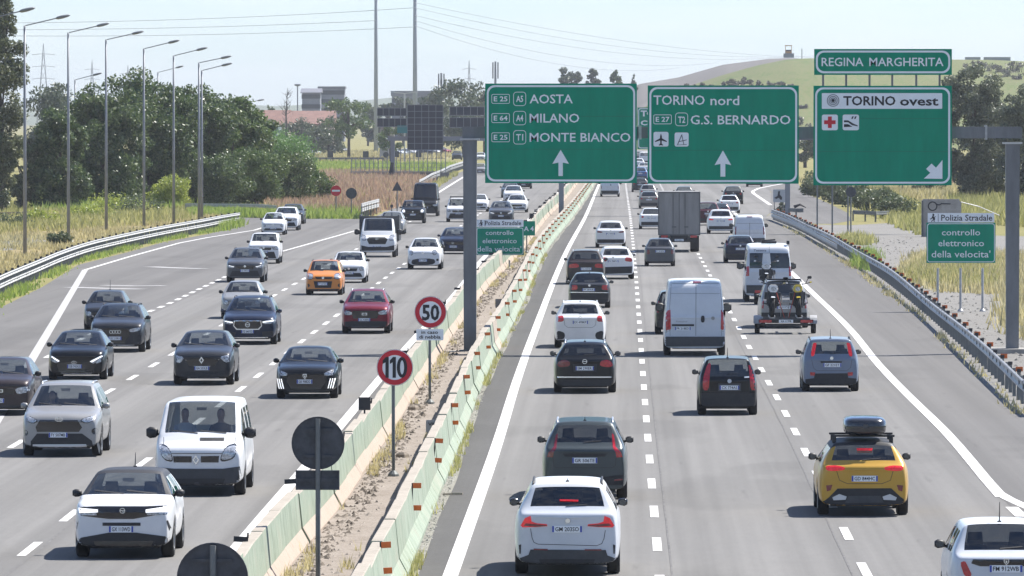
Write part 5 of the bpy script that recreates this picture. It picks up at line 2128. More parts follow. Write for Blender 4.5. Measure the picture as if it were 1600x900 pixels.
c = on('white car with ski box shadow two rows behind the speed-check sign', 'suv', 802, 318, WHITE, lod=1)
generic_front(c, badge=None)
c = on('white compact immediately right of the gantry leg', 'hatch', 747, 331, WHITE, lod=1)
generic_front(c, badge=None)
c = on('dark green-grey car behind the pair of white cars', 'hatch', 797, 309, P_SLATE, lod=1)
generic_front(c, badge=None)
c = on('black car just below the Aosta sign', 'wagon', 818, 295, P_BLACK, lod=1)
generic_front(c, badge=None)
c = on('pale car between the gantry leg and the Aosta sign', 'wagon', 750, 273, P_SILVER, lod=1)
generic_front(c, badge=None)
c = on('small far car at top of the gap beside the gantry leg', 'hatch', 751, 251, P_ICE_SHADED_WHITE, lod=1)
generic_front(c, badge=None)

# ---- white tipper truck
c = Car('tipper_truck', 'white flatbed tipper truck with dark tall bed sides', 'truck', 'truckcab', 'front', 591, 402, WHITE, group=ON, cab=True, H=2.2, fo=.85)
crop(250, 300, 2.5725)
c.panel('grille', [(833, 192), (842, 183), (906, 183), (917, 192), (908, 211), (842, 211)], BLACKP)
c.panel('bumper', [(803, 214), (838, 222), (912, 222), (953, 213), (953, 236), (803, 238)], BLACKP, off=.02)
c.panel('headlight', [(810, 174), (828, 178), (831, 195), (812, 194)], LAMP, smooth=1)
c.panel('headlight', [(948, 174), (924, 178), (922, 195), (946, 194)], LAMP, smooth=1)
c.plate(874, 222, 'EY 781CM'); c.badge(874, 190, 'oval', .07)
c.mirrors(BLACKP, big=1.9, z=1.42, y=.45, dx=.05)
mb = MB()
mb.box((-.45, -4.6, .55), (.45, -.9, .75)); mb.box((-1.0, -4.7, .82), (1.0, -1.35, .95))
mb.build('chassis', BLACKP, c.root)
for a, b in (((-1.13, -4.7, .9), (-1.05, -1.42, 2.35)), ((1.05, -4.7, .9), (1.13, -1.42, 2.35)), ((-1.13, -1.42, .9), (1.13, -1.36, 2.3)), ((-1.13, -4.78, .9), (1.13, -4.72, 1.6))):
    mb = MB(); mb.box(a, b); mb.build('bed_side', DGREY, c.root)

# ---- dark lorry cab behind the off-roader
c = Car('van', 'tall black van with a sloping windscreen below the triangular sign', 'van', 'bigvan', 'front', 665, 338, P_BLACK, group=ON, lod=2, H=2.6, rear_glass=False)
generic_front(c, kind=1, drl=False, badge=None)
mb = MB(); mb.tube([(-.8, 1.0, 2.62), (.8, 1.0, 2.62)], .03); mb.tube([(-.8, 1.0, 2.5), (-.8, 1.0, 2.62)], .03); mb.tube([(.8, 1.0, 2.5), (.8, 1.0, 2.62)], .03)
mb.build('roof_rack', SILVER, c.root)

# ---- nearest cars driving away
crop(780, 600, 3)
c = off('white SUV with L-shaped lit tail lights, nearest car driving away', 'suv', 887, 896, P_ICE_SHADED_WHITE, W=1.845, H=1.64, L=4.5, R=.36, black_roof=WHITE, deck=1.13, rear=GLASSD)  # white car: shade on the rear is in the body colour, roof stays bright
c.panel('tail_light', [(104, 658), (124, 624), (150, 613), (155, 640), (178, 648), (226, 652), (229, 661), (180, 665), (112, 667)], TAILON)
c.panel('tail_light', mir([(104, 658), (124, 624), (150, 613), (155, 640), (178, 648), (226, 652), (229, 661), (180, 665), (112, 667)], 322), TAILON)
t = [(118, 660), (128, 648), (158, 650), (226, 656), (227, 660), (180, 664)]
c.panel('tail_lamp_bar', t, TAILD, off=.016); c.panel('tail_lamp_bar', mir(t, 322), TAILD, off=.016)
c.panel('brake_light', [(285, 539), (372, 541), (372, 549), (285, 547)], TAILON, off=.02)
c.line('tailgate_seam', [(150, 672), (157, 715), (166, 737), (185, 745), (458, 752), (482, 742), (492, 718), (498, 680)], .010, BLACKP)
c.panel('bumper_cladding', [(88, 815), (140, 795), (150, 770), (500, 772), (508, 797), (556, 815), (552, 850), (500, 862), (140, 862), (90, 850)], DGREY, off=.014)
c.panel('diffuser', [(190, 815), (450, 815), (440, 850), (200, 850)], BLACKP, off=.022)
c.panel('side_vent', [(95, 750), (106, 746), (104, 790), (98, 790)], BLACKP)
c.panel('side_vent', mir([(95, 750), (106, 746), (104, 790), (98, 790)], 320), BLACKP)
c.panel('reflector', [(165, 765), (230, 767), (230, 774), (165, 772)], TAILD, off=.02)
c.panel('reflector', [(402, 768), (480, 768), (480, 775), (402, 774)], TAILD, off=.02)
c.plate(320, 675, 'GM 203SO'); c.badge(323, 636, 'disc', .042)
c.mirrors(GLOSSB); c.rails(BLACKP); c.antenna(h=.08)

c = off('slate grey estate crossover with tail lights rising beside the rear window', 'suv', 914, 779, P_SLATE, W=1.784, H=1.66, L=4.5, deck=1.12, rear=GLASSD)
c.panel('tail_light', [(226, 340), (232, 320), (258, 292), (266, 240), (274, 232), (276, 240), (270, 298), (258, 318), (254, 342)], TAILD)
c.panel('tail_light', mir([(226, 340), (232, 320), (258, 292), (266, 240), (274, 232), (276, 240), (270, 298), (258, 318), (254, 342)], 402), TAIL)
c.panel('plate_recess', [(300, 324), (505, 324), (495, 338), (310, 338)], BLACKP)
c.line('tailgate_seam', [(255, 342), (258, 380), (270, 390), (530, 390), (545, 380), (548, 345)], .010, BLACKP)
c.panel('bumper_cladding', [(204, 424), (300, 432), (500, 432), (595, 420), (594, 470), (206, 474)], BLACKP, off=.014)
c.panel('reflector', [(222, 440), (260, 444), (260, 452), (222, 448)], TAILD, off=.02, )
c.panel('reflector', mir([(222, 440), (260, 444), (260, 452), (222, 448)], 400), TAILD, off=.02)
c.plate(402, 356, 'GR 506TE'); c.mirrors(BLACKP); c.rails(SILVER); c.antenna(h=.1)

crop(1200, 500, 2.25)
c = off('ochre yellow crossover carrying a black roof box', 'suv', 1347.5, 804, P_YELLOW, W=1.826, H=1.50, L=4.4, deck=1.04, belt=1.0, hf=.9, cz=1.04, black_roof=BLACKP, rear=GLASSD)
t = [(198, 515), (205, 511), (240, 510), (268, 517), (262, 527), (225, 530), (202, 528)]
c.panel('tail_light', t, TAILON, smooth=1); c.panel('tail_light', mir(t, 334.5), TAILON, smooth=1)
c.panel('brake_light', [(308, 452), (364, 452), (362, 460), (310, 460)], TAILON, off=.05)
c.line('tailgate_seam', [(237, 530), (247, 562), (275, 574), (395, 574), (425, 562), (434, 530)], .010, BLACKP)
c.panel('bumper_cladding', [(186, 640), (210, 622), (240, 591), (428, 590), (460, 620), (484, 636), (482, 652), (188, 655)], BLACKP, off=.012)
t = [(222, 622), (246, 610), (272, 619), (268, 630), (226, 632)]
c.panel('exhaust_trim', t, SILVER, off=.022); c.panel('exhaust_trim', mir(t, 334.5), SILVER, off=.022)
c.panel('skid_plate', [(278, 617), (390, 616), (402, 640), (266, 641)], DGREY, off=.022)
t = [(200, 580), (222, 578), (216, 597), (203, 601)]
c.panel('reflector', t, TAILD, off=.012); c.panel('reflector', mir(t, 334.5), TAILD, off=.012)
c.plate(335, 556, 'GD 844HC'); c.mirrors(BLACKP)
mb = MB()
for zz, yy in ((1.58, -1.35), (1.58, -.25)):
    mb.box((-.64, yy - .035, zz - .02), (.64, yy + .035, zz + .02))
    for sx in (-1, 1):
        mb.box((sx * .57 - .04, yy - .05, 1.44), (sx * .57 + .04, yy + .05, zz))
mb.build('roof_bar', BLACKP, c.root)
rb = thing('roof_box', 'glossy black roof box strapped on the ochre yellow crossover', 'roof box', c.root.matrix_basis @ Vector((.05, 0, 1.575)))
mb = MB(); secs = []
for y, k, h in ((-1.75, .5, .55), (-1.70, .8, .8), (-1.5, .97, .97), (-.9, 1, 1.0), (-.2, .98, .95), (.25, .8, .75), (.5, .5, .4)):
    s_ = []
    for j in range(16):
        a = 2 * math.pi * j / 16
        ca, sa = math.cos(a), math.sin(a)
        s_.append((.43 * k * math.copysign(abs(ca) ** .5, ca), y, .195 + .19 * h * math.copysign(abs(sa) ** .5, sa)))
    secs.append(s_)
mb.loft(secs); mb.build('shell', mat('box_shell', (.02, .022, .028), .22, coat=.7), rb, smooth=True)
mb = MB(); mb.box((-.40, -1.765, .2), (.40, -1.745, .22)); mb.box((-.05, -1.775, .17), (.05, -1.75, .25)); mb.build('latch', DGREY, rb)

c = off('blue-grey boxy city car with tall red lamps in the right lane', 'city', 1297, 611, P_BLUEG, W=1.66, L=3.65, rear=GLASS, tl=.08, re=.2)
t = [(148, 130), (156, 88), (160, 83), (170, 82), (166, 100), (161, 129)]
c.panel('tail_light', t, TAILON, smooth=1); c.panel('tail_light', mir(t, 222), TAILON, smooth=1)
c.panel('handle_strip', [(182, 147), (258, 147), (256, 153), (184, 153)], BLACKP)
c.panel('bumper_cladding', [(130, 210), (160, 206), (163, 190), (277, 189), (280, 205), (315, 208), (312, 236), (130, 238)], BLACKP, off=.012)
t = [(146, 185), (164, 186), (163, 198), (147, 197)]
c.panel('reflector', t, TAIL); c.panel('reflector', mir(t, 221), TAIL)
c.line('tailgate_seam', [(150, 135), (158, 170), (170, 180), (275, 180), (288, 170), (294, 135)], .009, DGREY)
c.plate(224, 160, 'GF 221ET'); c.badge(222, 136, 'disc', .05); c.mirrors(BLACKP); c.rails(BLACKP); c.antenna(h=.3)

c = off('white small hatchback with black rear hatch cut by the bottom right corner', 'cinq', 1561, 962, P_ICE_SHADED_WHITE, W=1.67, H=1.52, L=3.84, black_roof=WHITE, rear=GLASSD, deck=1.02, rw=.74)  # white car: body painted in its shaded tone, roof in the sunlit white
c.panel('hatch_panel', [(712, 838), (908, 838), (918, 850), (900, 862), (736, 862), (706, 852)], GLOSSB)
t = [(666, 850), (684, 843), (694, 862), (710, 897), (684, 902)]
c.panel('tail_light', t, TAIL, smooth=1); c.panel('tail_light', mir(t, 812), TAIL, smooth=1)
c.plate(827, 871, 'FM 912WB'); c.badge(828, 846, 'shield', .05); c.mirrors(BLACKP); c.antenna(h=.35)

crop(840, 380, 3)
c = off('black estate car with a round chrome badge in the left lane', 'wagon', 914, 613, P_BLACK, W=1.81, L=4.7, H=1.50, rear=GLASSD)
t = [(92, 572), (100, 555), (122, 545), (150, 552), (154, 575), (110, 582)]
c.panel('tail_light', t, TAILD, smooth=1); c.panel('tail_light', mir(t, 223), TAIL, smooth=1)
c.panel('bumper_trim', [(92, 624), (348, 624), (346, 630), (95, 630)], CHROME)
c.panel('bumper_cladding', [(78, 640), (364, 638), (366, 668), (78, 672)], BLACKP, off=.012)
c.panel('plate_recess', [(165, 566), (280, 566), (276, 602), (170, 602)], BLACKP, off=.006)
c.plate(222, 586, 'EM 290ER'); c.badge(222, 554, 'ring', .07); c.mirrors(P_BLACK); c.rails(SILVER); c.antenna(h=.08)

c = off('black small city car with tall red lamps and aerial in the middle lane', 'city', 1136.5, 648, P_BLACK, W=1.60, H=1.54, L=3.55, rear=GLASS, tl=.08, re=.2)
t = [(774, 692), (773, 640), (795, 570), (812, 563), (806, 620), (801, 692)]
c.panel('tail_light', t, TAIL, smooth=1); c.panel('tail_light', mir(t, 899), TAIL, smooth=1)
c.panel('plate_recess', [(845, 660), (952, 660), (952, 696), (845, 696)], DGREY, off=.006)
c.plate(898, 680, 'CX 774AS'); c.badge(898, 649, 'disc', .055, P_ICE_SHADED_WHITE)
c.line('tailgate_seam', [(800, 640), (806, 700), (990, 702), (996, 640)], .009, DGREY)
c.panel('bumper_cladding', [(762, 706), (1030, 706), (1028, 765), (764, 765)], BLACKP, off=.012)
c.panel('sticker', [(968, 628), (990, 627), (990, 633), (968, 634)], SWHITE, off=.02)
c.mirrors(P_BLACK); c.antenna(h=.3)

c = off('white crossover with black round corner bumpers in the left lane', 'suv', 906.5, 543, WHITE, W=1.78, H=1.60, L=4.45, rear=GLASSD)
t = [(90, 370), (92, 345), (118, 340), (124, 352), (122, 369)]
c.panel('tail_light', t, TAIL, smooth=1); c.panel('tail_light', mir(t, 201), TAIL, smooth=1)
t = [(80, 418), (100, 411), (126, 420), (130, 436), (122, 452), (84, 452)]
c.panel('fog_surround', t, BLACKP, smooth=1); c.panel('fog_surround', mir(t, 200), BLACKP, smooth=1)
c.panel('bumper_cladding', [(84, 454), (316, 452), (318, 466), (84, 468)], BLACKP, off=.012)
c.line('tailgate_seam', [(125, 352), (128, 385), (142, 396), (258, 396), (272, 385), (276, 352)], .010, DGREY)
c.plate(201, 372, 'EX 478KP'); c.badge(201, 349, 'oval', .05); c.mirrors(BLACKP); c.rails(WHITE); c.antenna(h=.12)

c = off('dark grey hatchback with a chrome bumper line ahead of the white crossover', 'hatch', 921, 481, P_DGREY, W=1.75, rear=GLASSD)
t = [(152, 222), (155, 200), (185, 198), (188, 210), (185, 220)]
c.panel('tail_light', t, TAIL, smooth=1); c.panel('tail_light', mir(t, 244), TAIL, smooth=1)
c.panel('bumper_trim', [(150, 230), (338, 232), (338, 236), (150, 234)], CHROME)
c.panel('bumper_cladding', [(150, 240), (338, 242), (336, 264), (150, 264)], BLACKP)
c.plate(240, 220); c.badge(243, 200, 'disc', .05); c.mirrors(P_DGREY); c.antenna(h=.1)

c = off('dark brown SUV with wide red lamps in the left lane', 'suv', 915, 444, P_BROWN, W=1.85, rear=GLASSD)
t = [(145, 118), (150, 99), (190, 97), (195, 110), (190, 116)]
c.panel('tail_light', t, TAIL, smooth=1); c.panel('tail_light', mir(t, 231), TAIL, smooth=1)
c.panel('bumper_cladding', [(140, 140), (325, 140), (322, 172), (140, 172)], BLACKP)
c.plate(228, 122); c.mirrors(P_BROWN); c.rails(SILVER)

c = off('white crossover straddling the dashed line beside the brown SUV', 'suv', 962, 436, WHITE, W=1.80, H=1.58, rear=GLASSD, rz=.02)
t = [(288, 90), (292, 70), (322, 67), (326, 86)]
c.panel('tail_light', t, TAIL, smooth=1); c.panel('tail_light', mir(t, 366), TAIL, smooth=1)
c.panel('bumper_cladding', [(290, 114), (442, 110), (440, 142), (292, 146)], BLACKP)
c.plate(352, 86); c.badge(352, 70, 'disc', .05); c.mirrors(WHITE); c.rails(BLACKP)

c = off('white crossover with black bumper farther up the left lane', 'suv', 954, 387, WHITE, W=1.84, H=1.62, rear=GLASSD)
generic_rear(c, kind=2, tail=TAILD)
c = off('grey bubble-shaped small car in the middle lane', 'cinq', 1031, 416, P_GREY, rear=GLASSD)
crop(840, 380, 3)
t = [(512, 55), (510, 36), (524, 31), (526, 52)]
c.panel('tail_light', t, TAILD, smooth=1); c.panel('tail_light', mir(t, 575), TAILD, smooth=1)
c.plate(575, 40); c.panel('bumper_cladding', [(508, 85), (642, 85), (640, 103), (510, 103)], P_DGREY); c.mirrors(P_GREY)

c = off('white hatchback peeking out left of the grey box truck', 'hatch', 1018, 358, WHITE, lod=1, rear=GLASSD)
generic_rear(c)
c = off('beige-grey car behind another one in the middle lane', 'hatch', 1014, 326, P_TAUPE, lod=1, rear=GLASSD)
generic_rear(c)
c = off('light silver car under the Torino nord sign', 'cinq', 1012.5, 313, P_SILVER, lod=1, rear=GLASSD)
generic_rear(c)
c = off('dark car partly hidden under the gap between two signs', 'hatch', 1000, 300, P_DGREY, lod=1, rear=GLASSD)
generic_rear(c)
c = off('blue car seen in the gap between two green signs', 'suv', 1000.5, 282, P_BLUE, lod=1)
generic_rear(c)
for k, (x, y, st, co, lb) in enumerate(((1006, 271, 'hatch', WHITE, 'white car right edge of the gap between the signs'), (998, 263, 'wagon', P_ICE_SHADED_WHITE, 'pale car above the blue one in the sign gap'),
                                       (1007, 256, 'van', WHITE, 'tiny white van far up in the sign gap'), (1000, 249, 'hatch', P_SILVER, 'tiny silver car farthest up in the sign gap'))):
    c = off(lb, st, x, y, co, lod=1)
    generic_rear(c)
c = Car('van', 'white van with dark bumper far ahead in the left lane', 'van', 'van', 'rear', 953, 307.5, P_ICE_SHADED_WHITE, lod=1, group=OFF, rear_glass=False)
c.panel('bumper', [(-.9, .62), (.9, .62), (.9, .3), (-.9, .3)], BLACKP, raw=True, off=.02)
c.panel('tail_light', [(.78, 1.2), (.9, 1.2), (.92, .75), (.8, .75)], TAILD, mirror=True, raw=True)
c.panel('door_handle', [(.05, 1.25), (.12, 1.25), (.12, 1.1), (.05, 1.1)], BLACKP, raw=True)
c.mirrors(BLACKP, big=1.4, z=1.3)
c = off('dark red and black SUV hidden beside the box truck', 'suv', 1106, 352, P_WINE, lod=1, H=1.7)
generic_rear(c)
c = off('white crossover with lit red lamps behind the pale van', 'suv', 1126, 365, WHITE, lod=2, rear=GLASSD)
generic_rear(c, tail=TAILON, kind=2)
c = off('dark crossover roof showing behind the white one', 'hatch', 1124, 348, P_WINE, lod=1)
generic_rear(c)
c = off('white hatchback farther up the right lane', 'hatch', 1139.5, 333, WHITE, lod=1, rear=GLASSD)
generic_rear(c)
c = off('black tall car ahead of the white hatchback', 'suv', 1145.5, 319, P_BLACK, lod=1)
generic_rear(c)
c = off('dark car whose wheels show just under the Torino nord sign', 'suv', 1179, 292, P_DGREY, lod=1)
generic_rear(c)
c = off('roof of a dark car showing over the box truck', 'hatch', 1069, 316, P_BLACK, lod=1)
generic_rear(c)
c = off('dark blue hatchback behind the pale van', 'hatch', 1156.5, 411, P_NAVY, rear=GLASS, H=1.5)
generic_rear(c, kind=1, tail=TAILD)
c = off('dark car with a red lamp hidden behind the white cargo van', 'city', 1058, 522, P_BLACK, H=1.6)
generic_rear(c, kind=1)

def van_back(c, cl, tail_t, plate=True):
    pass

crop(840, 380, 3)
c = Car('van', 'white high-roof cargo van with plain rear doors in the middle lane', 'van', 'bigvan', 'rear', 1085, 555, P_ICE_SHADED_WHITE, group=OFF, rear_glass=False, black_roof=WHITE, side_end=1.0)  # white van: bluish shade of the back painted on, sunlit roof kept white
t = [(598, 316), (622, 313), (624, 404), (600, 410)]
c.panel('tail_light', t, TAIL); c.panel('tail_light', mir(t, 740), TAIL)
c.panel('tail_lamp_clear', [(600, 408), (622, 404), (622, 412), (600, 420)], LAMP); c.panel('tail_lamp_clear', mir([(600, 408), (622, 404), (622, 412), (600, 420)], 740), LAMP)
c.line('door_seam', [(741, 192), (740, 434)], .014, DGREY)
c.line('door_seam', [(620, 434), (618, 300), (626, 190)], .010, DGREY); c.line('door_seam', mir([(620, 434), (618, 300), (626, 190)], 740), .010, DGREY)
c.line('press_line', [(622, 237), (858, 237)], .008, DGREY); c.line('press_line', [(625, 191), (856, 191)], .010, DGREY)
c.panel('door_handle', [(764, 340), (781, 340), (781, 372), (764, 372)], BLACKP, smooth=2, off=.03)
c.panel('plate_recess', [(628, 380), (732, 380), (732, 389), (628, 389)], BLACKP, off=.02)
c.panel('brake_light', [(727, 180), (765, 180), (765, 188), (727, 188)], TAILD, off=.02)
c.panel('bumper', [(592, 438), (884, 438), (884, 482), (592, 484)], DGREY, off=.05)
c.plate(679, 400, 'FR 218ED'); c.badge(820, 352, 'disc', .06, P_SILVER); c.mirrors(BLACKP, big=1.8, z=1.5, y=1.9)
mb = MB(); text(mb, 'Professional', -.62, -.25, 1.13, 1.18, -2.812, bold=.01); mb.build('lettering', P_SILVER, c.root)
BIGVAN = c

crop(1140, 360, 5.294)
c = Car('van', 'white high-roof minibus with black rear window and roof gear', 'van', 'bigvan', 'rear', 1200, 471, P_ICE_SHADED_WHITE, group=OFF, rear_glass=False, black_roof=WHITE, H=2.48)  # white bus: shaded back put into the body colour, roof left white
c.panel('rear_window', [(162, 190), (318, 190), (318, 316), (162, 314)], GLOSSB); c.panel('rear_window', [(330, 190), (490, 192), (490, 314), (330, 316)], GLOSSB)
t = [(120, 302), (158, 298), (158, 378), (122, 382)]
c.panel('tail_light', t, TAIL); c.panel('tail_light', mir(t, 322), TAIL)
c.panel('brake_light', [(302, 108), (355, 108), (355, 120), (302, 120)], TAILD, off=.02)
c.line('door_seam', [(324, 125), (324, 440)], .014, DGREY)
c.panel('door_handle', [(352, 330), (374, 330), (374, 370), (352, 370)], BLACKP, smooth=2, off=.03)
c.panel('bumper', [(110, 455), (525, 455), (525, 520), (112, 520)], DGREY, off=.05)
c.mirrors(BLACKP, big=1.8, z=1.45, y=1.9)
mb = MB(); text(mb, 'Tessera', -.64, -.10, 2.17, 2.26, -2.80, bold=.01); mb.build('lettering', INK, c.root)
mb = MB(); mb.box((-.3, -2.2, 2.5), (.35, -1.2, 2.6)); mb.box((.78, -2.4, 2.46), (.9, -2.2, 2.62)); mb.tube([(-.3, -2.1, 2.62), (.3, -2.1, 2.66)], .03); mb.build('roof_gear', BLACKP, c.root)

c = Car('van', 'pale van with plain back doors ahead of the minibus', 'van', 'van', 'rear', 1171, 387, P_ICE_SHADED_WHITE, group=OFF, lod=2, rear_glass=False, W=1.95, black_roof=WHITE)  # body colour carries the shade of the white back, roof is the lit white
c.line('door_seam', [(164, -60), (164, 140)], .02, DGREY)
c.panel('tail_light', [(.80, 1.3), (.92, 1.3), (.94, .8), (.82, .8)], TAILD, mirror=True, raw=True)
c.line('door_seam', [(50, -55), (278, -55)], .014, DGREY); c.line('press_line', [(50, 25), (278, 25)], .014, DGREY)
c.panel('bumper', [(-.92, .6), (.92, .6), (.92, .3), (-.92, .3)], DGREY, raw=True, off=.03)
c.panel('brake_light', [(-.16, 1.9), (.16, 1.9), (.16, 1.86), (-.16, 1.86)], TAILD, raw=True, off=.03)
c.mirrors(BLACKP, big=1.5, z=1.3)

# ---- grey box truck
def box_truck():
    g = G(1061, 394)
    t = thing('box_truck', 'grey curtain-sided box truck in the middle lane', 'truck', (g.x, g.y + 1.2, 0), 0, OFF)
    p = (394 - 180) / 8
    TB = mat('truck_box', (0.235, 0.225, 0.215), .6, noise=.16, nscale=.9, stretch=(3, 1, .6))
    mb = MB(); W2, zt, zl = 1.2, 3.52, 1.02
    mb.box((-W2, -1.9, zl), (W2, 5.0, zt)); mb.build('cargo_box', TB, t)
    mb = MB()
    for sx in (-1, 1):
        mb.box((sx * W2 - .035, -1.925, zl - .02), (sx * W2 + .035, -1.88, zt + .02))
    mb.box((-W2, -1.924, zt - .06), (W2, -1.89, zt + .02)); mb.box((-W2, -1.924, zl - .03), (W2, -1.89, zl + .05))
    mb.build('box_frame', mat('truck_frame', (.12, .12, .12), .5, .2), t)
    mb = MB(); mb.box((-.012, -1.912, zl + .05), (.012, -1.896, zt - .06)); mb.build('door_seam', BLACKP, t)
    for sx in (-1, 1):
        mb = MB(); mb.tube([(sx * .35, -1.93, zl + .05), (sx * .35, -1.93, zt - .1)], .018, 5); mb.box((sx * .35 - .05, -1.95, 1.45), (sx * .35 + .18, -1.92, 1.52)); mb.build('door_bar', mat('truck_frame', (.12, .12, .12), .5, .2), t)
    mb = MB(); mb.box((-1.02, -1.95, .60), (1.02, -1.86, .82)); mb.build('bumper', BLACKP, t)
    mb = MB(); mb.box((-.5, -1.8, .65), (.5, 5.6, 1.0)); mb.build('chassis', BLACKP, t)
    for sx in (-1, 1):
        mb = MB(); mb.box((sx * .85 - .2, -1.99, .86), (sx * .85 + .2, -1.95, .99)); mb.build('tail_light', TAIL, t)
        for yy, rr in ((0, .46), (4.6, .46)):
            link('wheel', wheel_mesh(rr, .5 if yy == 0 else .28), t, (sx * .92, yy, rr), (0, 0, 0 if sx > 0 else math.pi))
        mb = MB(); mb.box((sx * .92 - .25, -.55, .2), (sx * .92 + .25, -.52, .95)); mb.build('mud_flap', BLACKP, t)
    mb = MB(); mb.box((-.26, -1.97, .66), (.26, -1.95, .78)); pl = mb.build('number_plate', PLATE, t)
    mb = MB(); text(mb, 'EW 604LA', -.2, .2, .685, .755, -1.974); mb.build('lettering', INK, pl)
    mb = MB(); mb.taper(-1.1, 1.1, 5.15, 7.0, .6, 2.7, .92); mb.build('cab', WHITE, t)
box_truck()


# ---- motorcycles and trailer
def motorcycle(label, x, y, z, bodyc, rz, lean=0.0, screen=False):
    """headlamp end points to local -y"""
    t = thing('motorcycle', label, 'motorcycle', (x, y, z), rz, 'motorcycles being carried')
    t.rotation_euler = (0, lean, rz)
    t.scale = (1.12, 1.12, 1.12)
    for yy in (-.72, .72):
        link('wheel', wheel_mesh(.32, .13), t, (-.0, yy, .32))
    mb = MB()
    for sx in (-1, 1):
        mb.tube([(sx * .11, -.72, .32), (sx * .10, -.50, .98)], .028, 6)
    mb.tube([(-.14, -.5, .98), (.14, -.5, .98)], .03, 6); mb.build('fork', BLACKP, t)
    mb = MB(); mb.tube([(-.40, -.34, 1.12), (-.24, -.46, 1.08), (.24, -.46, 1.08), (.40, -.34, 1.12)], .018, 6); mb.build('handlebar', BLACKP, t)
    for sx in (-1, 1):
        mb = MB(); mb.tube([(sx * .26, -.45, 1.08), (sx * .36, -.48, 1.27)], .012, 5)
        mb.prism(rrect(sx * .40 - .07, sx * .40 + .07, 1.24, 1.33, .03), -.50, -.46); mb.build('mirror', BLACKP, t)
        mb = MB(); mb.tube([(sx * .40, -.34, 1.12), (sx * .46, -.32, 1.13)], .03, 6); mb.build('hand_guard', bodyc, t)
    mb = MB(); secs = []
    for yy, w_, zc, h in ((-.42, .10, .92, .10), (-.25, .16, .94, .15), (.0, .17, .92, .14), (.25, .12, .84, .09)):
        secs.append([(w_ * math.cos(a), yy, zc + h * math.sin(a)) for a in [2 * math.pi * k / 10 for k in range(10)]])
    mb.loft(secs); mb.build('fuel_tank', bodyc, t, smooth=True)
    mb = MB(); mb.taper(-.15, .15, .15, .85, .80, .92, .7); mb.build('seat', SEATM, t)
    mb = MB(); mb.taper(-.21, .21, -.52, -.42, .50, .86, .8); mb.box((-.26, .35, .55), (.26, .62, .80)); mb.tube([(-.30, -.3, .45), (0, -.38, .40), (.30, -.3, .45), (.27, -.1, .75)], .022, 5); mb.box((-.17, -.3, .36), (.17, .25, .68)); mb.taper(-.22, .22, -.25, .1, .40, .6, .7); mb.tube([(.2, .1, .4), (.22, .75, .5), (.22, .95, .62)], .05, 7); mb.build('engine', mat('engine_metal', (.06, .06, .065), .45, .5), t)
    mb = MB(); mb.prism(rrect(-.13, .13, .82, 1.06, .06), -.60, -.50); mb.build('headlamp_cowl', bodyc, t)
    mb = MB(); mb.prism(circle(0, .93, .085, 14, rz=.075), -.615, -.595); mb.build('headlight', LAMP, t)
    mb = MB(); mb.taper(-.07, .07, -.98, -.5, .655, .69, .8); mb.build('mudguard', bodyc, t)
    if screen:
        mb = MB(); mb.prism([(-.17, 1.02), (.17, 1.02), (.13, 1.42), (-.13, 1.42)], -.50, -.49); mb.build('windscreen', P_ICE_SHADED_WHITE, t)
    return t


g = G(1227, 521)
tr = thing('trailer', 'low motorcycle trailer carrying two motorcycles in the right lane', 'trailer', (g.x, g.y, 0), 0, None)
FRM = mat('trailer_frame', (.10, .10, .105), .5, .4, noise=.2)
mb = MB()
mb.box((-.85, -1.1, .50), (.85, -1.02, .60)); mb.box((-.85, 1.15, .50), (.85, 1.23, .58))
for sx in (-1, 1):
    mb.box((sx * .85 - .04, -1.1, .50), (sx * .85 + .04, 1.2, .58))
mb.tube([(0, -1.0, .5), (0, 2.6, .46)], .05, 6); mb.box((-1.0, -.05, .28), (1.0, .05, .36))
mb.build('frame', FRM, tr)
for sx in (-1, 1):
    mb = MB(); mb.box((sx * .5 - .1, -1.15, .585), (sx * .5 + .1, 1.2, .605)); mb.box((sx * .5 - .11, -1.15, .60), (sx * .5 - .09, 1.2, .66)); mb.box((sx * .5 + .09, -1.15, .60), (sx * .5 + .11, 1.2, .66)); mb.build('wheel_channel', GALV, tr)
    link('wheel', wheel_mesh(.29, .17), tr, (sx * 1.03, 0, .29))
    mb = MB(); secs = []
    for k in range(9):
        a = math.radians(10 + 160 * k / 8)
        secs.append([(sx * 1.03 - .13, .37 * math.cos(a), .31 + .36 * math.sin(a)), (sx * 1.03 + .13, .37 * math.cos(a), .31 + .36 * math.sin(a)), (sx * 1.03 + .13, .34 * math.cos(a), .31 + .33 * math.sin(a)), (sx * 1.03 - .13, .34 * math.cos(a), .31 + .33 * math.sin(a))])
    mb.loft(secs); mb.build('mudguard', GALV, tr)
mb = MB(); mb.box((-1.0, -1.2, .42), (1.0, -1.13, .54)); mb.build('light_bar', BLACKP, tr)
for sx in (-1, 1):
    mb = MB(); mb.box((sx * .75 - .22, -1.23, .43), (sx * .75 + .22, -1.205, .53)); mb.build('tail_light', TAIL, tr)
mb = MB(); mb.box((-.26, -1.225, .425), (.26, -1.205, .535)); pl = mb.build('number_plate', PLATE, tr)
mb = MB(); text(mb, 'XA 117PR', -.2, .2, .445, .515, -1.228); mb.build('lettering', INK, pl)
mb = MB()
for sx in (-1, 1):
    mb.box((sx * .14 - .012, 1.16, .5), (sx * .14 + .012, 1.2, 1.2))
mb.box((-.45, 1.16, 1.18), (.45, 1.2, 1.21)); mb.build('front_stand', GALV, tr)
motorcycle('black and white motorcycle on the left of the trailer', g.x - .5, g.y + .1, .605, WHITE, 0.0, .05)
motorcycle('yellow motorcycle on the right of the trailer', g.x + .5, g.y + .1, .605, mat('moto_yellow', (.55, .42, .03), .35, coat=.5), 0.0, -.05)
mb = MB()
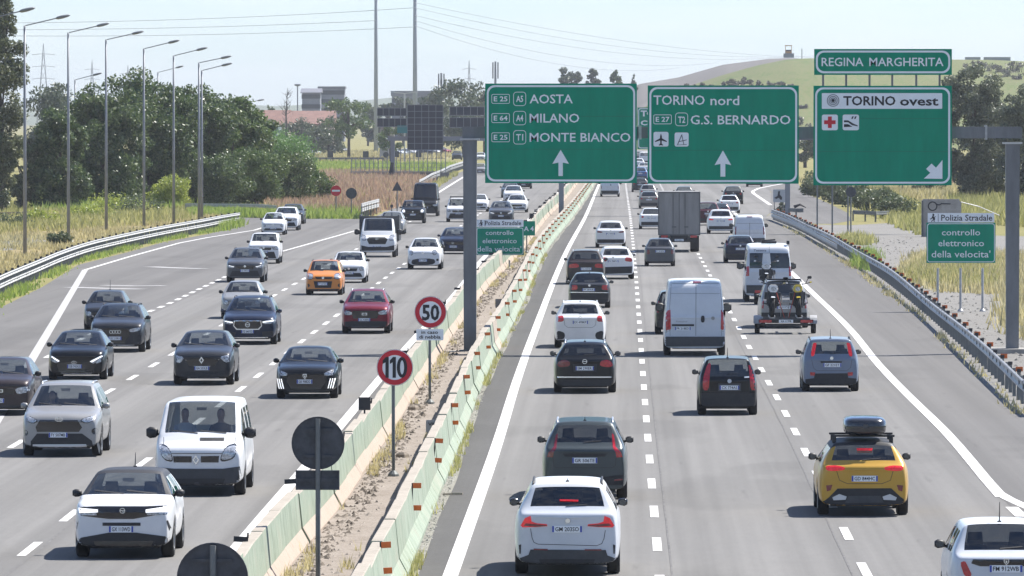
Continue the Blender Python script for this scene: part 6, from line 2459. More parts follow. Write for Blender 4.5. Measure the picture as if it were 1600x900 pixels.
for x0, x1 in ((-.35, -.05), (.35, .1)):
    mb.tube([(x0, -.55, 1.55), (x1, -.95, .6)], .015, 5)
mb.build('strap', mat('strap_red', (.35, .06, .04), .8), tr)
c = off('silver pickup-shaped SUV with open top rack towing the motorcycle trailer', 'suv', 1228, 517, P_SILVER, W=1.86, H=1.82, L=4.8, rear=GLASSD, rw=.76)
c.root.location.y += 4.2
c.panel('tail_light', [(.76, 1.05), (.92, 1.05), (.92, .75), (.78, .75)], TAIL, mirror=True, raw=True)
c.panel('bumper', [(-.9, .6), (.9, .6), (.9, .38), (-.9, .38)], BLACKP, raw=True, off=.03)
c.plate(0, 0, raw=(0, .8)); c.mirrors(BLACKP); c.rails(BLACKP)
mb = MB(); mb.taper(-.66, .66, -1.95, -1.75, 1.80, 1.86, .9); mb.build('spoiler', BLACKP, c.root)
g2 = G(1196, 474)
car2 = thing('bike_carrier', 'steel carrier hung on the back of the minibus', 'bike carrier', (g2.x, g2.y - 1.6, 0))
mb = MB(); mb.box((-.28, -.95, .52), (.28, .95, .58)); mb.tube([(0, 0, .5), (0, 1.7, .45)], .04, 6); mb.build('rail', FRM, car2)
mb = MB(); mb.box((-.5, -1.0, .5), (.5, -.96, .62)); mb.build('light_bar', TAIL, car2)
for sx in (-1, 1):
    link('wheel', wheel_mesh(.29, .17), car2, (sx * .42, 0, .29))
motorcycle('white touring motorcycle with tall windscreen carried behind the minibus', g2.x, g2.y - 1.6, .58, P_ICE_SHADED_WHITE, 0.0, 0, True)
# ------------------------------------------------------------------ plants
def quads(name, P, size, m, asp=.55, up=.0, smooth=False):
    """one small leaf-like face at every point of P"""
    n = len(P)
    size = np.broadcast_to(np.asarray(size, float), (n,))[:, None]
    d1 = NR.normal(size=(n, 3)); d1[:, 2] += up
    d1 /= np.linalg.norm(d1, axis=1)[:, None]
    d2 = np.cross(d1, NR.normal(size=(n, 3)))
    d2 /= np.linalg.norm(d2, axis=1)[:, None]
    a = d1 * size * .5
    b = d2 * size * .5 * asp
    V = np.stack([P - a, P + b, P + a, P - b], 1).reshape(-1, 3)
    me = bpy.data.meshes.new(name)
    me.vertices.add(4 * n); me.loops.add(4 * n); me.polygons.add(n)
    me.vertices.foreach_set('co', V.astype(np.float32).ravel())
    me.loops.foreach_set('vertex_index', np.arange(4 * n, dtype=np.int32))
    me.polygons.foreach_set('loop_start', np.arange(0, 4 * n, 4, dtype=np.int32))
    me.polygons.foreach_set('loop_total', np.full(n, 4, np.int32))
    me.materials.append(m)
    me.update(calc_edges=True)
    return me


def crown_points(n, rx, ry, rz, clumps, cr, fill=.25):
    """leaf positions: lumps spread over an egg-shaped envelope"""
    C = []
    while len(C) < clumps:
        v = NR.normal(size=3); v /= np.linalg.norm(v)
        rad = NR.uniform(.45, .92)
        vz = math.copysign(abs(v[2]) ** .75, v[2])
        C.append((v[0] * rad * rx, v[1] * rad * ry, vz * rad * rz))
    C = np.array(C)
    w_ = NR.uniform(.5, 1.25, clumps)
    pick = NR.choice(clumps, n, p=w_ ** 2 / (w_ ** 2).sum())
    v = NR.normal(size=(n, 3)); v /= np.linalg.norm(v, axis=1)[:, None]
    r_ = NR.uniform(0, 1, n) ** (1 / 2.4)
    P = C[pick] + v * (r_ * w_[pick] * cr)[:, None] * np.array([1, 1, .8])
    return P, C


def tree(name, label, base, h, rx, leafm, n=7000, leaf=.42, clumps=34, z0=.12, trunk_r=.22, group=None, shape='round', cr=None, barkm=None, limbs=7, ry=None):
    t = thing(name, label, 'tree', base, R.uniform(-.5, .5), group)
    rz = h * (1 - z0) / 2
    cz = h * z0 + rz
    ry = ry or rx
    P, C = crown_points(n, rx, ry, rz, clumps, cr or rx * .38)
    if shape == 'column':
        k = np.clip(1.1 - np.abs(P[:, 2]) / (rz * 1.35), .25, 1)
        P[:, 0] *= k; P[:, 1] *= k
    P[:, 2] += cz
    P = P[P[:, 2] > .15]
    sz = leaf * NR.uniform(.6, 1.35, len(P))
    link('crown', quads('crown', P, sz, leafm), t)
    mb = MB()
    bark = barkm or mat('bark', (.075, .062, .050), .9, noise=.3, nscale=4)
    lean = R.uniform(-.03, .03) * h
    mb.tube([(0, 0, -.2), (lean * .3, 0, h * .25), (lean * .7, .1, h * .5), (lean, 0, h * .82)], [trunk_r, trunk_r * .8, trunk_r * .5, trunk_r * .15], 8)
    for i in range(limbs):
        c_ = C[R.randrange(len(C))]
        zs = h * R.uniform(.18, .5)
        e = Vector((c_[0], c_[1], c_[2] + cz))
        s_ = Vector((lean * .4, 0, zs))
        mb.tube([s_, s_.lerp(e, .5) + Vector((0, 0, .05 * h)), e], [trunk_r * .45, trunk_r * .28, trunk_r * .08], 6)
    mb.build('trunk', bark, t)
    return t


def bush(name, label, base, h, rx, leafm, n=3000, leaf=.3, clumps=16, group=None, ry=None):
    t = thing(name, label, 'bush', base, 0, group)
    P, C = crown_points(n, rx, ry or rx, h * .5, clumps, rx * .42)
    P[:, 2] += h * .5
    P[:, 2] = np.abs(P[:, 2])
    link('foliage', quads('foliage', P, leaf * NR.uniform(.6, 1.3, len(P)), leafm), t)
    mb = MB()
    for i in range(5):
        c_ = C[R.randrange(len(C))]
        mb.tube([(0, 0, -.1), (c_[0] * .5, c_[1] * .5, h * .3), (c_[0], c_[1], c_[2] + h * .5)], [.07, .05, .015], 5)
    mb.build('stem', mat('bark', (.075, .062, .05), .9), t)
    return t


L_DARK = leaf_mat('leaf_dark', (.040, .075, .022), (.075, .122, .036), (.150, .195, .072), .34)
L_MID = leaf_mat('leaf_mid', (.055, .10, .025), (.095, .155, .04), (.17, .22, .08), .36)
L_OLIVE = leaf_mat('leaf_olive', (0.074, 0.092, 0.057), (0.124, 0.146, 0.092), (0.216, 0.236, 0.162), .3)
L_YELL = leaf_mat('leaf_yellow_green', (.19, .24, .035), (.30, .36, .055), (.42, .45, .11), .5)
L_BRIGHT = leaf_mat('leaf_bright', (.075, .16, .04), (.12, .24, .055), (.18, .30, .09), .4)
L_POP = leaf_mat('leaf_poplar', (0.072, 0.091, 0.039), (0.117, 0.137, 0.065), (0.221, 0.234, 0.130), .3)
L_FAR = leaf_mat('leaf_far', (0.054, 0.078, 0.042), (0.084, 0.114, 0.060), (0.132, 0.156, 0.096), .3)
L_HEDGE = leaf_mat('leaf_hedge', (.06, .085, .035), (.10, .135, .06), (.18, .20, .10), .3)

GT = 'dark trees massed on the left verge'
for lb, px, by, ytop, rpx, lm, n in (('low dark tree at the left end of the mass, deep in shade', 92, 330, 165, 52, L_DARK, 18000), ('tall dark tree behind the second and third lamps', 158, 326, 124, 82, L_DARK, 34000), ('tallest dark tree crowning the mass behind the fourth lamp', 232, 324, 108, 88, L_DARK, 38000),
                                    ('broad dark tree behind the fifth lamp', 303, 322, 124, 80, L_DARK, 32000), ('mid-green tree behind the close pair of lamps', 362, 320, 140, 62, L_MID, 24000), ('small mid-green tree at the right end of the dark mass', 402, 318, 170, 40, L_MID, 12000)):
    b = G(px, by); k = b.y / F
    tree('broadleaf_tree', lb, b, K(px, ytop, b.y).z, rpx * k, lm, n=n, leaf=.30, clumps=140, z0=-.10, group=GT, cr=rpx * k * .25)
b = G(4, 335); tree('poplar_tree', 'tall narrow poplar cut by the left edge', b, K(4, -45, b.y).z, 40 * b.y / F, L_POP, n=34000, leaf=.24, clumps=190, z0=-.04, shape='column', cr=.75)
b = G(38, 330); tree('young_tree', 'light green young tree at the foot of the poplar', b, K(38, 205, b.y).z, 24 * b.y / F, L_POP, n=9000, leaf=.22, clumps=50, z0=-.05)
b = G(82, 268); tree('hazy_tree', 'hazy pale tree far behind the second lamp', b, K(82, 127, b.y).z, 50 * b.y / F, L_FAR, n=6000, leaf=.5, clumps=36, z0=.05)
b = G(140, 268); tree('hazy_tree', 'hazy low tree between the pale tree and the dark mass', b, K(140, 148, b.y).z, 34 * b.y / F, L_FAR, n=4000, leaf=.5, clumps=26, z0=.05)
b = G(265, 329); bush('yellow_bush', 'bright yellow-green bush in front of the dark trees', b, K(265, 274, b.y).z, 33 * b.y / F, L_YELL, n=9000, leaf=.17, clumps=50)
for lb, px, by, yt, rp, lm, n in (('dark green bush under the right end of the tree mass', 345, 326, 238, 44, L_DARK, 5500), ('dark green bush second in the row by the ramp', 398, 324, 228, 46, L_MID, 6000),
                                 ('dark green bush third in the row by the ramp', 452, 322, 232, 44, L_DARK, 5500), ('dark green low bush at the right end of the row', 496, 318, 262, 26, L_MID, 3000)):
    b = G(px, by); bush('dark_bush', lb, b, K(px, yt, b.y).z, rp * b.y / F, lm, n=int(n * 2.2), leaf=.22, clumps=60, group='bushes along the merging ramp')
b = G(445, 300); bush('feathery_bush', 'bright green feathery bush above the dark bushes', b, K(445, 203, b.y).z, 48 * b.y / F, L_BRIGHT, n=14000, leaf=.20, clumps=70)
b = G(545, 250); tree('field_tree', 'open-crowned tree with leaning trunk in the dry field', b, K(545, 148, b.y).z, 40 * b.y / F, L_MID, n=3400, leaf=.48, clumps=40, z0=.30, trunk_r=.34, cr=1.1, limbs=14)
b = G(610, 252); tree('field_tree', 'smaller round tree right of the leaning one', b, K(610, 190, b.y).z, 22 * b.y / F, L_MID, n=1800, leaf=.45, clumps=18, z0=.25, trunk_r=.2)
b = G(490, 248); tree('field_tree', 'low bluish tree left of the leaning one', b, K(490, 196, b.y).z, 24 * b.y / F, L_FAR, n=1800, leaf=.45, clumps=18, z0=.2, trunk_r=.2)
b = G(425, 246); tree('field_tree', 'low dark tree below the red roof', b, K(425, 188, b.y).z, 30 * b.y / F, L_DARK, n=2200, leaf=.45, clumps=20, z0=.1, trunk_r=.2)
for px, yt, rp, lb in ((470, 183, 26, 'dusty green tree screening the red roof, left one'), (514, 178, 24, 'dusty green tree screening the red roof, right one'), (430, 184, 24, 'dusty green tree in front of the left red roof'), (400, 196, 22, 'dark tree at the left end of the red roof')):
    b = G(px, 247); tree('field_tree', lb, b, K(px, yt, b.y).z, rp * b.y / F, L_FAR, n=2600, leaf=.42, clumps=26, z0=.05, trunk_r=.2)
# bare tree
b = G(447, 250)
t = thing('bare_tree', 'leafless tree sticking up in front of the red roofs', 'tree', b)
hh = K(447, 137, b.y).z
mb = MB(); mb.tube([(0, 0, -.2), (.2, 0, hh * .35), (0, 0, hh * .6), (.3, 0, hh)], [.25, .2, .13, .03], 7)
for i in range(22):
    z = hh * R.uniform(.4, .92); a = R.uniform(0, 6.28); ln = R.uniform(1.2, 3.6) * (1.15 - z / hh)
    p = Vector((.1, 0, z)); q = p + Vector((math.cos(a) * ln, math.sin(a) * ln, ln * R.uniform(.5, 1.2)))
    mb.tube([p, p.lerp(q, .5) + Vector((0, 0, -.1)), q], [.07, .045, .015], 5)
    for _ in range(2):
        q2 = q + Vector((R.uniform(-.9, .9), R.uniform(-.9, .9), R.uniform(.1, 1.0)))
        mb.tube([p.lerp(q, .6), q2], [.035, .01], 4)
mb.build('trunk', mat('dead_bark', (.10, .092, .085), .9), t)
# background trees, one by one
GF = 'distant trees on the skyline'
def far_tree(lb, px, by, yt, rp, lm=L_FAR, n=1800, leaf=.65, shape='round', z0=.08, clumps=26, cr=None):
    b = G(px, by)
    return tree('distant_tree', lb, b, K(px, yt, b.y).z, rp * b.y / F, lm, n=n, leaf=leaf, clumps=clumps, z0=z0, group=GF, shape=shape, trunk_r=.3, cr=cr)
far_tree('large hazy tree left of the Aosta sign', 724, 246, 113, 38, n=3800, clumps=40, leaf=.6)
far_tree('hazy tree behind the message board', 690, 243, 128, 30, n=3000, clumps=34, leaf=.6)
far_tree('hazy tree at the left edge of the Aosta sign', 757, 243, 122, 28, n=2800, clumps=32, leaf=.6)
for i, (px, yt, rp) in enumerate(((604, 152, 20), (630, 146, 20), (655, 150, 20), (672, 143, 18), (575, 158, 18))):
    far_tree(['hazy round tree right of the first mast', 'hazy tree between the two masts', 'hazy tree behind the second mast', 'hazy tree just left of the message board', 'hazy tree left of the first mast'][i], px, 228, yt, rp, n=1500, leaf=.85)
far_tree('round skyline tree above the Aosta sign', 889, 226, 101, 19, n=2600, leaf=.8, z0=.5)
far_tree('slim skyline tree above the Aosta sign', 926, 226, 108, 14, n=1700, leaf=.8, z0=.5)
far_tree('dark conical skyline tree above the Aosta sign corner', 962, 226, 107, 15, L_DARK, n=2200, leaf=.8, z0=.45, shape='column')
far_tree('thin skyline tree above the gap between signs', 991, 226, 110, 5, n=500, leaf=.7, z0=.5, shape='column')
far_tree('tiny skyline tree over the middle of the Aosta sign', 859, 226, 124, 5, n=400, leaf=.7, z0=.5)
far_tree('dark conifer beside the shed on the left', 422, 236, 160, 16, L_DARK, n=1500, leaf=.6, shape='column', z0=.03)
far_tree('green tree seen between the Torino nord and Torino ovest signs', 1258, 262, 205, 22, L_HEDGE, n=1800, leaf=.45)
GR = 'grey-green trees on the right verge'
for lb, px, by, yt, rp, n in (('tall silvery tree right of the Torino ovest sign', 1522, 318, 92, 68, 40000), ('silvery tree cut by the right edge', 1612, 322, 128, 66, 34000), ('dark leaning tree behind the right gantry leg', 1570, 312, 170, 56, 26000),
                             ('silvery tree mostly hidden behind the Torino ovest sign', 1455, 305, 150, 50, 18000)):
    b = G(px, by); k = b.y / F
    tree('willow_tree', lb, b, K(px, yt, b.y).z, rp * k, L_OLIVE, n=n, leaf=.25, clumps=150, z0=-.05, group=GR, cr=rp * k * .22, trunk_r=.3)
GH = 'shrubs in the hedge beside the exit ramp'
for i in range(11):
    f = i / 10
    px = 1268 + f * 130; py = 305 + f * 36
    b = G(px + R.uniform(-2, 2), py)
    o = bush('hedge_shrub', ['nearest the ramp mouth', 'second from the ramp mouth', 'third from the ramp mouth', 'fourth from the ramp mouth', 'fifth from the ramp mouth', 'sixth from the ramp mouth', 'seventh, behind the grey post', 'eighth, right of the grey post', 'ninth from the ramp mouth', 'tenth from the ramp mouth', 'last one before the dry grass'][i] and
             'hedge shrub along the exit ramp, ' + ['farthest up the ramp', 'second from the far end', 'third from the far end', 'fourth from the far end', 'fifth from the far end', 'sixth from the far end', 'sixth from the near end', 'fourth from the near end', 'third from the near end', 'second from the near end', 'nearest the dry grass'][i], b, R.uniform(1.7, 2.3), R.uniform(1.3, 1.8), L_HEDGE, n=2200, leaf=.24, clumps=20, group=GH)
for lb, px, py, hh, rr, lm in (('green weed mound in the left verge behind the third lamp', 176, 334, 1.6, 2.2, L_YELL), ('green weed mound in the left verge beside the fourth lamp', 212, 336, 1.5, 2.0, L_HEDGE), ('low green weed mound between the second and third lamps', 140, 342, 1.1, 1.6, L_YELL),
                              ('low scrubby weeds at the left edge of the verge', 18, 356, 1.0, 1.5, L_HEDGE), ('low scrubby weeds behind the first lamp', 62, 350, .9, 1.4, L_YELL), ('small weeds just behind the left guard rail', 96, 384, .7, .8, L_HEDGE)):
    b = G(px, py); bush('weed_clump', lb, b, hh, rr, lm, n=1500, leaf=.18, clumps=16, group='weed mounds on the left verge')
b = G(1222, 336); bush('weed_clump', 'weed clump at the tip of the right guard rail', b, 1.3, .5, L_OLIVE, n=500, leaf=.2, clumps=8)
b = G(741, 532); b.z = .05; bush('weed_clump', 'small green weed at the foot of the left gantry leg', b + Vector((-.15, -.5, .5)), .8, .3, L_HEDGE, n=160, leaf=.12, clumps=6)
b = G(805, 388); b.z = .05; bush('weed_clump', 'dry brown weed by the A 4 sign', b, .8, .5, leaf_mat('leaf_dry', (.16, .11, .07), (.22, .16, .10), (.30, .22, .14), .3), n=260, leaf=.16, clumps=6)

# ------------------------------------------------------------------ tall grass and ground patches
def inside(P, poly):
    x, y = P[:, 0], P[:, 1]
    c = np.zeros(len(P), bool)
    j = len(poly) - 1
    for i in range(len(poly)):
        xi, yi = poly[i]; xj, yj = poly[j]
        c ^= ((yi > y) != (yj > y)) & (x < (xj - xi) * (y - yi) / (yj - yi + 1e-12) + xi)
        j = i
    return c


def grass(name, pix, n, h0, h1, m, blades=4, wd=.05, spread=.22, patch=True):
    poly = [tuple(G(x, y).xy) for x, y in pix]
    A = np.array(poly)
    lo, hi = A.min(0), A.max(0)
    P = NR.uniform(lo, hi, (n * 6, 2))
    P = P[inside(P, poly)]
    if patch:
        q = np.sin(P[:, 0] * .55 + np.sin(P[:, 1] * .13) * 2) + np.sin(P[:, 1] * .19 + P[:, 0] * .21) + NR.normal(size=len(P)) * .9
        P = P[q > -.5]
    P = P[:n]
    k = len(P)
    B = np.repeat(P, blades, 0) + NR.normal(size=(k * blades, 2)) * spread
    hh = NR.uniform(h0, h1, k).repeat(blades) * NR.uniform(.6, 1.1, k * blades)
    a = NR.uniform(0, 6.28, k * blades)
    tip = B + np.stack([np.cos(a), np.sin(a)], 1) * (hh * .35)[:, None]
    b2 = NR.uniform(0, 6.28, k * blades)
    o = np.stack([np.cos(b2), np.sin(b2)], 1) * wd
    z0 = np.zeros((len(B), 1))
    V = np.stack([np.hstack([B - o, z0]), np.hstack([B + o, z0]), np.hstack([tip, hh[:, None]])], 1).reshape(-1, 3)
    N = len(B)
    me = bpy.data.meshes.new(name)
    me.vertices.add(3 * N); me.loops.add(3 * N); me.polygons.add(N)
    me.vertices.foreach_set('co', V.astype(np.float32).ravel())
    me.loops.foreach_set('vertex_index', np.arange(3 * N, dtype=np.int32))
    me.polygons.foreach_set('loop_start', np.arange(0, 3 * N, 3, dtype=np.int32))
    me.polygons.foreach_set('loop_total', np.full(N, 3, np.int32))
    me.materials.append(m)
    me.update(calc_edges=True)
    return stuff(link(name, me))


GD = leaf_mat('grass_dry', (.34, .29, .13), (.48, .42, .20), (.60, .53, .30), .45)
GG = leaf_mat('grass_green', (.23, .235, .065), (.37, .36, .12), (.52, .48, .21), .45)
GB = leaf_mat('grass_brown', (.29, .19, .12), (.40, .275, .18), (.50, .37, .25), .45)
GV = leaf_mat('grass_vivid', (.18, .27, .045), (.29, .38, .075), (.40, .46, .13), .45)
structure(sheet('dry_verge', [tuple(G(x, y).xy) for x, y in ((-300, 500), (0, 442), (60, 418), (140, 378), (200, 364), (375, 338), (300, 338), (200, 345), (100, 350), (-300, 352))], .006, ground_mat('dry_soil', [(.3, (.20, .16, .075)), (.5, (.27, .215, .115)), (.7, (.22, .20, .07))], (.2, 1.5, 8), bump=.5)))
structure(sheet('bare_patch', [tuple(G(x, y).xy) for x, y in ((-40, 395), (-20, 374), (40, 371), (88, 374), (80, 382), (30, 390))], .01, GRAVEL))
grass('tall_grass', [(-120, 500), (0, 450), (60, 425), (140, 382), (200, 370), (375, 342), (300, 334), (180, 336), (60, 338), (-120, 345)], 6500, .2, .5, GD, wd=.05)
grass('tall_grass', [(-120, 380), (0, 368), (120, 362), (300, 346), (290, 318), (150, 316), (60, 318), (-120, 330)], 9000, .3, .75, GG, wd=.08, spread=.35)
grass('tall_grass', [(60, 335), (290, 330), (290, 290), (160, 296), (60, 300)], 5000, .5, 1.2, GV, wd=.10, spread=.45)
grass('verge_weeds', [(-60, 520), (0, 476), (66, 443), (120, 412), (200, 391), (253, 377), (324, 365), (375, 353.5), (375, 350.5), (324, 359.5), (253, 372), (200, 384), (120, 404), (60, 433), (0, 462), (-60, 498)], 2600, .12, .40, GV, wd=.04)
grass('verge_weeds', [(345, 362), (375, 353), (376, 346), (350, 350)], 400, .4, .8, GV, wd=.06)
grass('vivid_grass', [(300, 340), (380, 340), (480, 342), (560, 342), (560, 335), (480, 332), (300, 333)], 3600, .3, .9, GV, wd=.07)
grass('brown_weeds', [(418, 335), (560, 338), (640, 318), (672, 286), (640, 276), (560, 272), (500, 274), (420, 318)], 11000, .4, 1.15, GB, wd=.10, spread=.4)
grass('tall_grass', [(418, 335), (560, 338), (640, 318), (672, 286), (640, 276), (560, 272), (500, 274), (420, 318)], 1600, .4, 1.0, GG, wd=.10, spread=.4)
structure(sheet('brown_field', [tuple(G(x, y).xy) for x, y in ((400, 336), (560, 340), (640, 320), (676, 286), (640, 276), (500, 272), (400, 300))], .006, ground_mat('brown_soil', [(.3, (.20, .135, .085)), (.6, (.30, .20, .13))], (.4, 3), bump=.4)))
grass('vivid_grass', [(470, 278), (560, 282), (640, 276), (700, 264), (715, 258), (560, 256), (470, 256)], 2600, .5, 1.0, GV, wd=.12, spread=.5)
grass('dry_field', [(470, 252), (620, 252), (720, 246), (720, 238), (480, 238)], 3500, .4, .9, GD, wd=.18, spread=.9)
grass('verge_weeds', [(640, 318), (668, 301), (690, 287), (712, 274), (716, 270), (690, 282), (664, 298)], 700, .3, .7, GG, wd=.07)
# right verge
structure(sheet('gravel_verge', [(RAIL_R(y) - .15, y) for y in np.linspace(130, 575, 30)] + [tuple(G(x, y).xy) for x, y in ((1205, 333), (1232, 350), (1330, 352), (1400, 348), (1440, 365), (1700, 372))] + [(40, 300), (30, 130)], .006, GRAVEL))
grass('tall_grass', [(1405, 436), (1470, 458), (1600, 462), (1620, 420), (1600, 400), (1500, 392), (1420, 402)], 2300, .25, .65, GD, wd=.045)
grass('tall_grass', [(1405, 436), (1470, 452), (1560, 455), (1560, 412), (1470, 400)], 1300, .3, .7, GG, wd=.045)
grass('vivid_grass', [(1340, 420), (1362, 428), (1368, 405), (1345, 400)], 350, .4, .9, GV, wd=.045)
grass('tall_grass', [(1400, 352), (1440, 368), (1440, 330), (1400, 310), (1340, 292), (1262, 288), (1290, 298)], 4000, .5, 1.0, GG, wd=.08, spread=.35)
grass('dry_field', [(1262, 290), (1400, 312), (1480, 318), (1500, 300), (1400, 284), (1262, 280)], 5000, .5, 1.1, GD, wd=.10, spread=.4)
grass('brown_weeds', [(1280, 284), (1400, 290), (1480, 296), (1480, 284), (1300, 276)], 2500, .5, 1.1, GB, wd=.12, spread=.4)
grass('tall_grass', [(1490, 345), (1680, 362), (1680, 318), (1490, 316)], 4500, .6, 1.4, GG, wd=.07, spread=.35)
grass('tall_grass', [(1560, 520), (1640, 540), (1640, 440), (1570, 440)], 500, .4, 1.0, GD, wd=.04)
grass('tall_grass', [(1310, 382), (1360, 384), (1360, 372), (1316, 370)], 260, .3, .6, GG, wd=.05)
mb = MB(); 
grass('verge_weeds', [(1600, 648), (1540, 588), (1440, 494), (1360, 430), (1290, 388), (1230, 355), (1222, 353), (1286, 388), (1440, 500), (1590, 650)], 700, .08, .28, GD, wd=.03, spread=.1)
# rubble and weeds in the median
def scatter(name, fx, x0, x1, y0, y1, n, s0, s1, m, z=.05):
    mb = MB()
    for _ in range(n):
        y = y0 + (y1 - y0) * R.random() ** 1.6; x = fx(y) + R.uniform(x0, x1); s = R.uniform(s0, s1) * R.random() ** .5
        a = R.uniform(0, 6.28)
        p = [Vector((math.cos(a + q * 1.57) * s * R.uniform(.6, 1.2), math.sin(a + q * 1.57) * s * R.uniform(.6, 1.4), 0)) for q in range(4)]
        o = Vector((x, y, z)); tp = Vector((R.uniform(-.3, .3) * s, R.uniform(-.3, .3) * s, s * R.uniform(.4, .9)))
        mb.add([o + q for q in p] + [o + tp], [(0, 1, 4), (1, 2, 4), (2, 3, 4), (3, 0, 4)])
    return stuff(mb.build(name, m, fix=False))
scatter('median_rubble', LB, .02, .55, 98, 480, 3200, .02, .12, mat('rubble', (.16, .135, .11), .95, noise=.4, nscale=3))
scatter('median_rubble', LB, .1, 1.5, 98, 520, 1500, .02, .09, mat('rubble_pale', (.33, .29, .25), .95, noise=.4, nscale=3))
scatter('verge_stones', RAIL_R, .3, 9.0, 195, 480, 2600, .03, .14, mat('verge_stone', (.20, .19, .17), .95, noise=.5, nscale=4), z=.008)
scatter('edge_gravel', RB, -.02, .16, 98, 520, 4200, .015, .05, mat('edge_stone', (.25, .245, .22), .95, noise=.5, nscale=5), z=.012)
def edge_weeds(name, fx, x0, x1, y0, y1, n, h, m, z):
    mb = MB()
    for _ in range(n):
        y = y0 + (y1 - y0) * R.random() ** 1.5; x = fx(y) + R.uniform(x0, x1)
        if math.sin(y * .35) + math.sin(y * .11 + 1) + R.uniform(-.8, .8) < .3:
            continue
        for q in range(9):
            a = R.uniform(0, 6.28); l = h * R.uniform(.4, 1.1)
            p = Vector((x + R.uniform(-.08, .08), y + R.uniform(-.2, .2), z))
            d = Vector((math.cos(a), math.sin(a), 0))
            s_ = Vector((-d.y, d.x, 0)) * .012
            mb.add([p - s_, p + s_, p + d * l * .5 + Vector((0, 0, l))], [(0, 1, 2)])
    return stuff(mb.build(name, m, fix=False))
edge_weeds('edge_weeds', RB, .0, .14, 98, 420, 700, .22, GG, .012)
edge_weeds('median_weeds', LB, .03, .35, 98, 480, 800, .25, GD, .05)
edge_weeds('median_weeds', LB, .9, 1.5, 98, 480, 300, .22, GD, .05)
p = G(714, 775); st = MB(); st.tube([(-.20, .0, .04), (.0, .02, .05), (.22, -.02, .05)], .025, 6)
tag(st.build('wooden_stick', mat('dead_wood', (.36, .32, .26), .9, noise=.3, nscale=20), loc=(p.x - .1, p.y, .0)), 'short pale stick lying on the shoulder by the right barrier', 'stick')
for i, (px, py) in enumerate(((647, 643), (655, 641), (630, 718), (780, 520), (588, 706), (760, 515))):
    p = G(px, py)
    mb = MB(); rr = [R.uniform(.7, 1.2) for _ in range(6)]
    mb.loft([[(math.cos(k) * .16 * rr[k] * q, math.sin(k) * .22 * rr[k] * q, z) for k in range(6)] for q, z in ((1, 0), (.9, .07), (.5, .12))])
    tag(mb.build('stone', mat('stone', (.20, .17, .14), .95, noise=.4, nscale=6), loc=(p.x, p.y, .05)), 'dirt-coloured broken lump on the median floor ' + ['right behind the 110 sign pole', 'left of the 50 sign pole foot', 'below the 110 sign', 'just right of the gantry leg', 'level with the 110 sign disc', 'beside the gantry leg foot'][i], 'stone', 'lumps on the median')

# ------------------------------------------------------------------ verge furniture
def simple_sign(label, px, cy, rp, by, kind, m, mark=None, name='road_sign', group=None, front=True):
    Y = Yof(by); b = G(px, by)
    t = thing(name, label, 'road sign', b, 0, group)
    k = Y / F; z = K(px, cy, Y).z
    mb = MB(); mb.tube([(0, .05, 0), (0, .05, z)], .05, 6); mb.build('pole', POST, t)
    mb = MB()
    if kind == 'round': mb.prism(circle(0, z, rp * k, 28), 0, .03)
    elif kind == 'tri': mb.prism([(0, z + rp * k * 1.1), (rp * k, z - rp * k * .75), (-rp * k, z - rp * k * .75)], 0, .03)
    else: mb.prism(rrect(-rp * k, rp * k, z - rp * k * 1.05, z + rp * k * 1.05, .05), 0, .03)
    o = mb.build('panel', m, t)
    if mark == 'noentry':
        mb = MB(); mb.prism(rrect(-rp * k * .75, rp * k * .75, z - rp * k * .17, z + rp * k * .17, .03), -.02, -.002); mb.build('white_bar', SWHITE, o)
    return t
simple_sign('red no-entry sign in the brown weeds by the ramp', 525, 298, 8.3, 338, 'round', SRED, 'noentry')
simple_sign('dark round sign back right of the no-entry sign', 549, 302, 8.6, 340, 'round', SGREY)
simple_sign('dark triangular sign back in the brown weeds', 620.5, 292, 8, 330, 'tri', SGREY)
simple_sign('dark round sign back on a tall pole by the exit ramp', 1329.5, 300, 8, 371, 'round', SGREY)
for i, (px, py) in enumerate(((516, 241), (571.5, 241), (619, 241), (654, 241))):
    simple_sign(['small dark square panel on a stake in the far field, leftmost', 'small dark square panel on a stake, second', 'small dark square panel right of the far gantry leg', 'small dark square panel under the message board'][i], px, py, 4.6, 258, 'sq', SGREY, group='dark square panels in the far field')
simple_sign('small dark round sign back beside the far gantry leg', 603, 242, 4.6, 259, 'round', SGREY)
simple_sign('grey post with a small dark marker in the brown weeds', 612, 322, 2.2, 338, 'sq', SGREY)
t, S = small_sign('white square sign with a dark police figure by the ramp island', (1208, 1226.5, 296, 316), 1217, 341, (), mat('white_board', (.42, .43, .44), .5), INK, legs=(1210, 1224))
S.poly([(1210, 309), (1215, 306), (1216, 299), (1219, 298.5), (1218.5, 304), (1222, 308), (1222, 312), (1219, 312), (1217, 309), (1213, 311)], INK, 'police_mark', d=.02)
gb = G(1300, 366)
t = thing('road_sign', 'large green board on three grey posts, hidden behind the Torino ovest sign', 'road sign', gb)
S = SignPX(t, gb.y, None, 0)
for px in (1277, 1300.5, 1325):
    pole(t, S.X(px), 0, S.Z(px, 180), .055, POST)
mb = MB(); mb.box((S.X(1276), 0, S.Z(1300, 282)), (S.X(1480), .05, S.Z(1300, 185))); mb.build('panel', GREEN, t)
